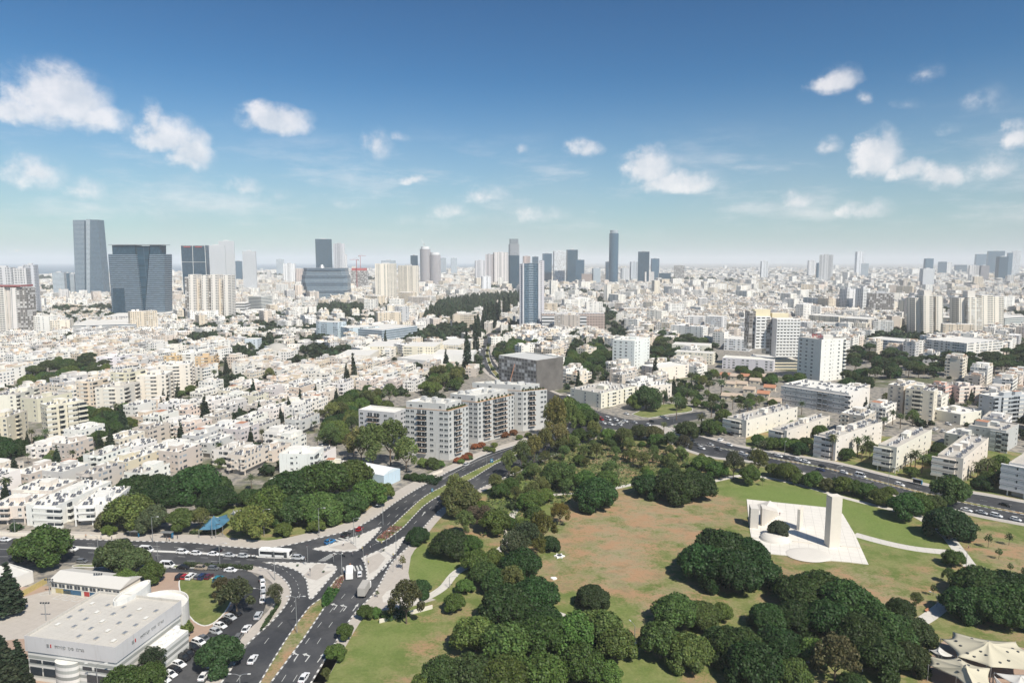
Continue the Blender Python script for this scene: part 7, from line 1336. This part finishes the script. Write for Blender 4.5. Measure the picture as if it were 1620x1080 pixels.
def bench(u, v, a): p = G(u, v); root = empty('park_bench', (p.x, p.y, .05), a); mb = MB(); mb.box(0, 0, .42, 1.8, .45, .06); o = mb.build('seat', 'tile_roof'); o.parent = root; mb = MB(); mb.box(0, .24, .5, 1.8, .06, .45); o = mb.build('backrest', 'tile_roof'); o.parent = root; [setattr((lambda m2: (m2.box(x, 0, 0, .08, .4, .42), m2.build('leg', 'dark_metal'))[1])(MB()), 'parent', root) for x in (-.75, .75)]; later(root, 'small park bench', 'bench', 'park benches')
bench(1467, 967, .5); bench(1529, 900, 2.5); bench(1025, 1032, 0); bench(838, 800, .4)
# walls and fences by the boulevard hedge
for (a, b, lb) in (((600,985),(684,962),'pale rubble retaining wall by the park steps'), ((0,846),(184,851),'long grey roadside garden wall, left'), ((672,757),(700,746),'low white wall beside the pale blue hall')):
    A, B = G(*a), G(*b); mb = MB(); mb.box((A.x+B.x)/2, (A.y+B.y)/2, 0, (B-A).length, .4, 1.2, math.atan2((B-A).y, (B-A).x)); o = mb.build('garden_wall', ['stone'], None, ((A.x+B.x)/2, (A.y+B.y)/2, 0)); setp(o, lb, 'wall')
# palms and small conifers placed by hand
for a in ((1198,718,6,'P'),(1206,722,7,'P'),(1190,722,5,'P'),(1316,728,8,'P',None,1.5),(1356,722,9,'P'),(1370,718,8,'P'),(1363,728,7,'P'),(1447,744,9,'P'),(1458,748,9,'P'),(1440,742,8,'P'),(1546,762,10,'P'),(1560,760,10,'P'),(1412,672,7,'P'),(1424,678,7,'P'),(1268,656,6,'P'),
    (1050,640,7,'P'),(1070,664,8,'P',None,1.3),(1080,634,7,'P'),(1087,636,7,'P'),(1109,685,9,'P'),(1125,660,8,'P'),(1142,655,7,'P'),(1170,662,7,'P'),(1196,650,7,'P'),(1159,648,6,'P'),(1182,655,6,'P'),(512,906,2.6,'P',None,.4),(471,896,2.6,'P',None,.4),(568,850,2.6,'P',None,.4),(607,872,2.6,'P',None,.4),
    (491,676,6,'P'),(478,660,6,'P'),(500,664,5,'P'),(398,775,7,'P'),(415,700,6,'P'),(191,722,6,'P'),(185,660,6,'P'),
    (137,742,6,'C'),(176,725,9,'C'),(160,727,9,'C'),(278,725,7,'C'),(256,690,6,'C'),(232,702,5,'C'),(195,683,8,'C'),(256,655,5,'C'),(360,617,5,'C'),(475,646,4,'Y'),(560,612,6,'Y'),(549,612,7,'C'),(1036,605,5,'Y'),(914,625,5,'Y'),(706,590,7,'C'),(401,634,6,'C'),(610,520+30,3,'Y'),(543,605,6,'B')): tpx(*a)
for u, v in ((752,708),(762,706),(800,690),(812,686),(741,722),(735,726),(724,730)): tpx(u, v+4, 7, 'B', (.20,.085,.04), .8, 'low tree with reddish leaves')
for u, v in ((729,732),(742,726),(770,712),(782,706),(822,694),(836,690),(778,714),(690,742)): tpx(u, v+3, 6, 'B', LT, .8)
# ---------------- belts of trees ----------------
S1 = scatter([(790,750),(835,722),(880,706),(940,696),(1000,700),(1060,715),(1120,730),(1160,745),(1130,758),(1040,762),(990,755),(930,775),(890,800),(860,790),(820,815),(780,800)], 9.5, ['broad', 'olive', 'olive', 'olive', 'shrub'], (2.3, 4.5), 3, .66)
S1 += scatter([(700,850),(735,800),(790,770),(830,790),(830,830),(790,860),(760,850)], 12, ['olive', 'broad'], (3, 4.6), 4, .55)
S1 += scatter([(760,925),(800,870),(850,845),(870,870),(850,910),(800,960)], 12, ['broad', 'ficus', 'olive'], (4, 6), 5, .7)
S1 += scatter([(1184,704),(1250,698),(1300,705),(1310,727),(1240,716),(1184,707)], 9, ['broad', 'ficus'], (4, 5.4), 6, .95)
S1 += scatter([(1335,700),(1395,690),(1385,735),(1340,738),(1325,722)], 9, ['broad', 'olive', 'ficus'], (3.2, 5), 7, .6)
S1 += scatter([(1425,735),(1490,705),(1487,755),(1440,764)], 9, ['broad', 'ficus'], (3.2, 5), 8, .55)
S1 += scatter([(1545,755),(1600,720),(1600,782),(1540,777)], 9, ['broad', 'ficus'], (3.5, 5.2), 9, .7)
S1 += scatter([(1250,745),(1380,772),(1480,796),(1480,802),(1380,782),(1250,753)], 8, ['broad', 'shrub'], (2.5, 3.6), 10, .5, val=ROAD)
S1 += scatter([(1255,665),(1310,680),(1300,700),(1240,690)], 10, ['broad'], (4, 5), 11, .8)
S1 += scatter([(1060,650),(1075,610),(1120,590),(1180,605),(1230,650),(1150,655)], 11, ['broad', 'palm', 'olive', 'ficus'], (3, 4.6), 12, .5)
S1 += scatter([(1100,700),(1150,665),(1160,690),(1140,700)], 10, ['broad'], (3.4, 4.6), 13, .6)
S1 += scatter([(500,700),(520,668),(545,630),(590,622),(640,640),(600,655),(560,690),(545,720)], 10, ['ficus', 'broad', 'broad', 'olive'], (4, 6.5), 14, .85)
S1 += scatter([(672,622),(690,595),(725,588),(735,615),(700,625)], 11, ['broad', 'olive'], (5, 7), 15, .9)
S1 += scatter([(785,600),(786,562),(800,545),(830,542),(860,552),(812,560),(808,600)], 13, ['ficus', 'broad'], (5, 7), 16, .9)
S1 += scatter([(125,720),(130,660),(160,640),(210,655),(205,690),(170,700)], 11, ['ficus', 'broad'], (5, 7), 17, .8)
S1 += scatter([(20,620),(60,590),(140,575),(190,585),(150,605),(80,625)], 15, ['ficus', 'broad', 'pine'], (6, 8), 18, .9)
S1 += scatter([(-20,715),(5,690),(30,720),(-10,740)], 12, ['ficus'], (6, 8), 19, 1)
S1 += scatter([(300,625),(330,605),(345,570),(330,600),(300,640)], 11, ['ficus', 'broad'], (4, 6), 20, .9)
S1 += scatter([(1335,625),(1345,560),(1420,570),(1490,585),(1560,600),(1620,590),(1640,560),(1500,570),(1480,600),(1400,602)], 14, ['pine', 'pine', 'ficus'], (5, 7.5), 21, .85)
S1 += scatter([(880,595),(900,560),(960,550),(975,575),(930,600)], 13, ['ficus', 'broad'], (5, 7), 22, .7)
S1 += scatter([(1030,580),(1040,530),(1075,530),(1110,540),(1130,575),(1085,545),(1060,585)], 13, ['ficus', 'broad', 'pine'], (5, 7.5), 23, .85)
S1 += scatter([(1150,590),(1140,560),(1170,580),(1230,600),(1270,600),(1270,620),(1230,615),(1200,605)], 12, ['broad', 'ficus'], (4, 6), 24, .7)
S1 += scatter([(1265,535),(1300,515),(1350,515),(1380,530),(1340,528)], 18, ['ficus'], (6, 8), 25, .8)
S1 += scatter([(5,845),(60,842),(100,845),(185,850),(180,846),(5,838)], 6, ['shrub', 'broad'], (2, 3), 26, .8)
S1 += scatter([(745,590),(758,540),(772,524),(800,508),(806,500),(795,500),(765,518),(748,540),(735,585)], 9, ['broad', 'ficus', 'cypress'], (3.2, 5), 40, .8)
S1 += scatter([(783,575),(784,545),(796,530),(815,512),(830,503),(840,508),(815,530),(800,545),(800,580)], 9, ['broad', 'ficus'], (3.5, 5.5), 41, .85)
spawn(S1)
md = SL([(797,606),(780,586),(771,565),(773,548),(783,533),(797,522)], 4)
for i in range(0, len(md), 2): tree('broad', md[i].x, md[i].y, trs.uniform(2, 3.2))
# dark green masses farther off: one object of trees
for poly, st, kk, pr in (([(230,556),(290,525),(340,508),(430,492),(445,503),(400,526),(350,545),(290,560)], 16, ['ficus'], .62),([(350,575),(400,530),(440,500),(520,480),(600,488),(600,515),(500,545),(440,560),(390,577)], 14, ['ficus'], .62),([(665,508),(700,483),(760,473),(822,468),(822,488),(760,497),(700,510)], 13, ['cypress2'], .95),([(640,530),(700,520),(760,515),(758,530),(700,545),(650,548)], 17, ['ficus'], .7),
    ([(440,600),(480,560),(520,545),(560,560),(530,580)], 18, ['ficus'], .6),([(1360,545),(1430,520),(1500,530),(1470,545),(1400,560)], 15, ['ficus'], .7),([(1240,470),(1400,455),(1500,462),(1400,475),(1280,482)], 24, ['ficus'], .6),([(1600,560),(1640,540),(1700,570),(1640,590)], 15, ['ficus'], .8),([(860,545),(905,530),(985,545),(960,560)], 22, ['ficus'], .6),([(940,530),(950,500),(935,470),(955,470),(985,520),(1000,545)], 26, ['ficus'], .8),([(0,560),(60,540),(130,545),(60,562)], 25, ['ficus'], .5),([(690,545),(760,520),(765,580),(755,590)], 22, ['ficus'], .35),([(500,485),(640,480),(640,492),(500,495)], 28, ['ficus'], .7)):
    for X, Y, k, r in scatter(poly, st, kk, (6, 9.5), 30+len(poly), pr): FAR_TREES.append((X, Y, k, r))
    if pr > .65: mark([(p.x, p.y) for p in W(poly)], TREE)

# ---------------- low city fabric ----------------
ZONES = [  # polygon, heading of the long sides (degrees clockwise from view), cell w, cell l, building w, building l, height range, street every n columns, chance of a tree instead
 ([(-60,842),(-60,700),(120,690),(300,620),(400,570),(620,580),(680,600),(660,625),(560,640),(520,700),(560,725),(545,770),(380,785),(340,745),(235,760),(180,840)], 14, 15.5, 25, 11.5, 20, (6.4, 10.8), 2, .13, 'white low rise flats in the left quarter'),
 ([(-60,640),(-60,540),(250,530),(420,575),(300,620),(120,640)], 20, 18, 28, 13, 23, (9, 15), 3, .16, 'pale flats beyond the left towers'),
 ([(400,575),(440,545),(560,545),(790,560),(700,640),(560,590)], 8, 17, 27, 13, 23, (6, 11), 4, .12, 'pale flats behind the grey blocks'),
 ([(600,600),(640,575),(770,575),(780,600),(700,600),(680,640),(640,625)], 8, 16, 26, 12, 20, (6, 10), 4, .1, 'low flats right behind the grey blocks'),
 ([(860,600),(880,545),(960,520),(1060,545),(1140,600),(1090,650),(960,600),(900,620)], 42, 17, 28, 12, 24, (9, 13), 3, .22, 'tank roofed flats around the narrow tower'),
 ([(800,560),(812,518),(905,518),(935,545),(870,570)], 50, 14, 24, 12, 22, (10, 13), 4, .05, 'tank roofed flats below the blue glass tower'),
 ([(1340,690),(1380,640),(1560,600),(1700,600),(1700,700),(1640,740),(1600,700),(1500,670),(1420,680)], 44, 20, 30, 13, 24, (10, 15), 3, .3, 'flats behind the right slabs'),
 ([(960,520),(1010,470),(1180,480),(1260,500),(1180,560),(1060,540)], 35, 18, 26, 14, 20, (9, 20), 4, .16, 'white flats left of the hotel'),
 ([(1265,600),(1270,520),(1400,500),(1700,520),(1700,600),(1480,600),(1340,560)], 44, 19, 28, 14, 22, (9, 20), 4, .25, 'flats between the pines and cream towers'),
 ([(0,560),(0,490),(300,500),(540,480),(620,520),(600,560),(420,575),(250,530)], 10, 20, 28, 14, 20, (5, 12), 4, .4, 'mixed houses under the far left towers'),
]
CAND = []
zr = random.Random(12)
for zi, (poly, ang, cw, cl, bw, bl, hr_, ev, tp, nm) in enumerate(ZONES):
    P = [(p.x, p.y) for p in W(poly)]; a = R(-ang); c, s = math.cos(a), math.sin(a); L = [(x*c+y*s, -x*s+y*c) for x, y in P]
    u0, u1 = min(p[0] for p in L), max(p[0] for p in L); v0, v1 = min(p[1] for p in L), max(p[1] for p in L); col = 0; x = u0; 
    while x < u1:
        row = 0; y = v0+zr.uniform(0, cl*.5)
        while y < v1:
            w = bw*zr.uniform(.85, 1.12); l = bl*zr.uniform(.75, 1.12); xx = x+zr.uniform(-1, 1); yy = y+l/2; X, Y = xx*c-yy*s, xx*s+yy*c
            if inside(P, np.array([X]), np.array([Y]))[0]:
                Q = [(X+p*c-q*s, Y+p*s+q*c) for p, q in ((-w/2, -l/2), (w/2, -l/2), (w/2, l/2), (-w/2, l/2))]
                if rect_free(Q):
                    if zr.random() < tp: CAND.append(('tree', X, Y, zi)); mark(Q, TREE)
                    else: hh = zr.uniform(*hr_); CAND.append(('b', X, Y, zi, Q, hh, w, l, a)); mark(Q, BLD)
            y += l+zr.choice([1.5, 3, 5, 8]); row += 1
        x += cw+(6.5 if (col+1) % ev == 0 else 0); col += 1
WALLS = [(.78, .75, .69), (.80, .76, .68), (.70, .63, .52), (.64, .55, .43), (.79, .77, .72), (.54, .48, .42), (.70, .60, .51), (.56, .54, .52), (.76, .73, .68), (.78, .75, .69)]
ROOFS = [(.66, .63, .58), (.76, .74, .71), (.58, .54, .48), (.64, .60, .54), (.46, .42, .37), (.70, .66, .59), (.74, .71, .66)]
def clutter_boxes(X, Y, w, l, hh, a, rs, n, B):
    c, s = math.cos(a), math.sin(a)
    for k in range(n):
        p, q = rs.uniform(-.42, .42)*w, rs.uniform(-.45, .45)*l; t = rs.random(); x, y = X+p*c-q*s, Y+p*s+q*c
        if t < .45: B.append((x, y, hh-.5, .7, .7, rs.uniform(1.2, 2.0), a, .75, .74, .72, .78, .77, .75))
        elif t < .72: B.append((x, y, hh-.5, 2.2, 1.5, .9, a+rs.uniform(-.5, .5), .35, .36, .38, .13, .14, .17))
        elif t < .92: B.append((x, y, hh-.5, rs.uniform(2.5, 5), rs.uniform(2.5, 6), rs.uniform(2.0, 3.2), a)+rs.choice(WALLS)+rs.choice(ROOFS))
        else: B.append((x, y, hh-.5, 3.5, 3.5, 2.4, a, .6, .5, .4, .45, .24, .14))
CAND.sort(key=lambda e: (e[1]**2+e[2]**2)); nb = 0; STUFF = []; INDT = 0
zcount = {}
for e in CAND:
    if e[0] == 'tree':
        k = zr.choice(['ficus', 'broad', 'olive', 'broad', 'conifer', 'palm']) if e[2] < 800 else 'ficus'; r = {'ficus': 6, 'broad': 5, 'olive': 4.5, 'conifer': 3, 'palm': 3}[k]*zr.uniform(.8, 1.2)
        if INDT < 90: tree(k, e[1], e[2], r); INDT += 1; 
        else: FAR_TREES.append((e[1], e[2], 'ficus', r))
        for _ in range(2): FAR_TREES.append((e[1]+zr.uniform(-7, 7), e[2]+zr.uniform(-9, 9), 'ficus', zr.uniform(3.5, 5.5)))
        continue
    _, X, Y, zi, Q, hh, w, l, a = e; u = px((X, Y, 0))[0]; vis = -60 < u < 1680
    if not vis: STUFF.append(e); continue
    col = zr.choice(WALLS)
    if nb < 75:
        lay = ''.join(zr.choice('wwwba.C.') for _ in range(max(2, int(w/3.6)))).replace('C.', 'c.').replace('C', 'c'); layR = ''.join(zr.choice('wwbwa.csW') for _ in range(max(3, int(l/3.6))))
        root, _, _ = apt(None, None, None, None, PP=Q, h=hh, col=col, layL=lay, layR=layR, pil=2.6 if zr.random() < .3 else 0, heat=int(w*l/16), group=None, seed=nb, tanks=.45, shut=.45, desc_later=None)
    else:
        mb = MB(); rf = zr.choice(ROOFS); p2 = Q; body(mb, p2, 0, hh, .6, 0, 1, col, rf, uo=zr.randint(0, 300)*3.1)
        B = []; clutter_boxes(X, Y, w, l, hh, a, zr, int(w*l/13), B)
        if zr.random() < .5:
            c, s = math.cos(a), math.sin(a); q = zr.uniform(-.25, .25)*l; B.append((X-q*s, Y+q*c, hh-.6, w*.7, l*.32, 3.1, a)+col+rf)
        for b in B: mb.box(b[0], b[1], b[2], b[3], b[4], b[5], b[6], 2, 1, (b[7], b[8], b[9]), tt=(b[10], b[11], b[12]))
        root = mb.build('apartment_building', ['flats' if zr.random() < .7 else 'flats_band', 'roof_t', 'wall_t'], None, (X, Y, 0))
    nb += 1
    fl = max(2, int(round(hh/3.0))); cn = 'white' if min(col) > .62 else 'cream' if col[2] < .56 else 'pale grey'
    later(root, '%s %s storey flats' % (cn, ['', '', 'two', 'three', 'four', 'five', 'six', 'seven'][min(7, fl)]), 'apartment building', nm if False else ZONES[zi][9])
    if nb >= 300: break
used = set(id(e) for e in CAND[:CAND.index(e)+1]); STUFF += [q for q in CAND if id(q) not in used]
print('individual flats', nb, 'rest', len(STUFF), 'cands', len(CAND))
B = []
for e in STUFF:
    if e[0] == 'tree': FAR_TREES.append((e[1], e[2], 'ficus', zr.uniform(5, 7))); FAR_TREES.append((e[1]+6, e[2]+5, 'ficus', zr.uniform(4, 6))); continue
    _, X, Y, zi, Q, hh, w, l, a = e; B.append((X, Y, 0, w, l, hh, a)+zr.choice(WALLS)+zr.choice(ROOFS)); clutter_boxes(X, Y, w, l, hh+.5, a, zr, 7, B)
# small greenery in the gaps between the flats
GAP = []
for zi, Z in enumerate(ZONES):
    GAP += scatter(Z[0], 10.5 if zi < 1 or zi in (4, 6) else 14, ['broad', 'shrub', 'olive', 'broad', 'palm', 'conifer'], (2.0, 3.6), 60+zi, .62, val=255)
GAP.sort(key=lambda g: g[1]); ng = 0
for X, Y, k, r in GAP:
    u = px((X, Y, 0))[0]
    if ng < 170 and -20 < u < 1640: tree(k, X, Y, r*(.8 if k in ('palm', 'conifer') else 1)); ng += 1
    else: FAR_TREES.append((X, Y, 'ficus', r*1.15))
# the far city: districts with their own street direction
fr = random.Random(77); nz = lambda x, y: math.sin(x*.0031+1.3)*math.cos(y*.0023+.4)+.6*math.sin(x*.0071+y*.0053)
Y = 560.0
while Y < 9500:
    rown = int(Y/26); street = rown % 7 == 0
    st = 26 if Y < 1500 else 30 if Y < 2500 else 42 if Y < 4500 else 75; X = -Y*.86-150
    while X < Y*.86+150:
        x, y = X+fr.uniform(-4, 4), Y+fr.uniform(-4, 4); X += st*fr.uniform(.85, 1.2)
        u, v = px((x, y, 0))
        if v > 1090 or u < -120 or u > 1740: continue
        zone = v < 560 if u < 780 else v < 545
        if not zone and not (v < 600 and u > 1640): continue
        if y < 2400 and occ(x, y): continue
        if y > 2450 and v < 437-.021*max(0, u) and u < 720 and v < 436-(u-110)*.019: continue
        g = nz(x, y)
        # green valleys on the right horizon
        if (u > 1040 and 413 < v < 419 and g > -.3) or g > 1.15:
            if fr.random() < .8: FAR_TREES.append((x, y, 'ficus', fr.uniform(7, 11)*(1 if y < 3000 else 1.8)))
            continue
        if street and y < 3500:
            if fr.random() < .75: FAR_TREES.append((x, y, 'ficus', fr.uniform(4.5, 8)))
            continue
        if fr.random() < (.15 if y < 2200 else .10): FAR_TREES.append((x, y, 'ficus', fr.uniform(5, 9))); continue
        a = math.floor(nz(x*.6+900, y*.6)*5)*.35; t = fr.random(); hh = fr.uniform(8, 16) if t < .90 else fr.uniform(15, 24) if t < .99 or y < 1700 else fr.uniform(28, 55)
        w = fr.uniform(10, 17)*(st/28 if st > 40 else 1); l = fr.uniform(14, 26)*(st/28 if st > 40 else 1)
        if y < 1050 and hh > 13: hh = fr.uniform(8, 13)
        if fr.random() < .07 and y > 900: w, l, hh = fr.uniform(24, 50), fr.uniform(14, 26), fr.uniform(12, 34)
        B.append((x, y, 0, w, l, hh, a)+fr.choice(WALLS)+fr.choice(ROOFS))
        if y < 3200: clutter_boxes(x, y, w, l, hh+.4, a, fr, 6 if y < 1500 else 4 if y < 2200 else 2, B)
        if fr.random() < .8 and y < 3500: FAR_TREES.append((x+w*fr.uniform(.5, .9), y-l*fr.uniform(.3, .8), 'ficus', fr.uniform(2.5, 5.5)))
    Y += st*.95
o = bpy.data.objects.new('distant_city', box_array('distant_city', B, ['flats', 'roof_t'])); link(o); setp(o, 'dense pale city of countless low blocks out to the horizon', 'city', kind='stuff')
# distant trees: one object
def clump(seed, nl=70, leaf=.30):
    rs = np.random.RandomState(seed); L = [(0, 0, .75, .55), (.45, .2, .6, .45), (-.4, .3, .6, .45), (.1, -.5, .6, .42), (-.3, -.35, .8, .38)]; return crown_data(L, nl, leaf, seed, core=.85)
CL = [clump(i, 14) for i in range(3)]+[clump(9, 26, .2)]
Vs, Fs, Ts, nv = [], [], [], 0; fr = np.random.RandomState(3); lo = [crown_data([(0, 0, .7, .6), (.4, .2, .6, .4), (-.35, -.2, .6, .42)], 5, .4, 20+i, core=.9) for i in range(3)]
for X, Y, k, r in FAR_TREES:
    V, F, T = CL[fr.randint(3)] if Y < 1500 else lo[fr.randint(3)]; a = fr.rand()*6.28; c, s = math.cos(a), math.sin(a); V2 = V*np.array([1, 1, 1.0])
    sc = np.array([r, r, r*.95]) if k != 'cypress2' else np.array([r*.55, r*.55, r*1.9]); V2 = V2*sc; V2 = np.stack([V2[:, 0]*c-V2[:, 1]*s+X, V2[:, 0]*s+V2[:, 1]*c+Y, V2[:, 2]], 1)
    b = np.array([.028, .052, .02])*fr.uniform(.75, 1.35)*np.array([fr.uniform(.9, 1.3), 1, 1]); Vs.append(V2); Fs.append(F+nv); Ts.append(T*b); nv += len(V)
print('far trees', len(FAR_TREES), 'boxes', len(B))
o = bpy.data.objects.new('distant_trees', fix_tris(np.vstack(Vs), np.vstack(Fs), np.vstack(Ts), 'distant_trees', ['foliage'])); link(o); o.color = (1, 1, 1, 1); setp(o, 'dark green street and park trees scattered through the distant city', 'trees', kind='stuff')
# scrub and undergrowth under the park trees
bedding('undergrowth', [(770,790),(830,725),(900,700),(1000,700),(1120,732),(1100,755),(1000,765),(930,790),(860,800),(800,850),(760,850)], [(.08,.12,.04),(.12,.14,.06),(.06,.10,.03)], 'scrubby undergrowth at the upper end of the park', 9000, 1.1, .5, 0)
bedding('clipped_hedge', [(600,975),(640,965),(650,975),(610,984)], [(.04,.08,.025)], 'dark hedge clump above the rubble wall', 900, 1.6, .4, 0, 'hedge')
bedding('clipped_hedge', [(420,985),(432,968),(446,950),(440,962),(425,985),(412,1000)], [(.05,.08,.03)], 'narrow hedge between car park and slip road', 700, 1.2, .35, 0, 'hedge')
bedding('clipped_hedge', [(300,845),(345,846),(350,838),(330,843),(300,842)], [(.06,.09,.03)], 'low hedge around the blue canopy', 700, 1.2, .35, 0, 'hedge')
bedding('clipped_hedge', [(290,897),(400,902),(400,898),(290,893)], [(.05,.07,.03)], 'hedge strip between the road and the parked cars', 1500, 1.2, .35, .1, 'hedge')
bedding('clipped_hedge', [(655,760),(690,768),(700,758),(668,752)], [(.02,.045,.02)], 'dark low hedge by the side street of the grey blocks', 1200, 1.6, .45, 0, 'hedge')

# ---------------- haze ----------------
def haze():
    m = bpy.data.materials.new('haze'); m.use_nodes = True; t = m.node_tree; t.nodes.clear(); v = t.nodes.new('ShaderNodeVolumePrincipled'); out = t.nodes.new('ShaderNodeOutputMaterial'); t.links.new(v.outputs[0], out.inputs['Volume'])
    bpy.context.scene.cycles.volume_bounces = 1; v.inputs['Density'].default_value = HAZE; v.inputs['Color'].default_value = (.93, .965, 1.0, 1); v.inputs['Anisotropy'].default_value = -0.15
    mb = MB(); mb.prism([(-GR-50, -700), (GR+50, -700), (GR+50, GR+50), (-GR-50, GR+50)], -1.5, 330, 0, bottom=True); MATS['haze'] = m; o = mb.build('haze', ['haze']); setp(o, kind='stuff', label='thin pale summer haze over the whole city', cat='haze')
HAZE = 7.5e-5
if HAZE: haze()
finish_labels()
for o in list(bpy.data.objects):
    if o.name not in C.objects and o.users == 0: bpy.data.objects.remove(o)
print('objects', len(C.objects))
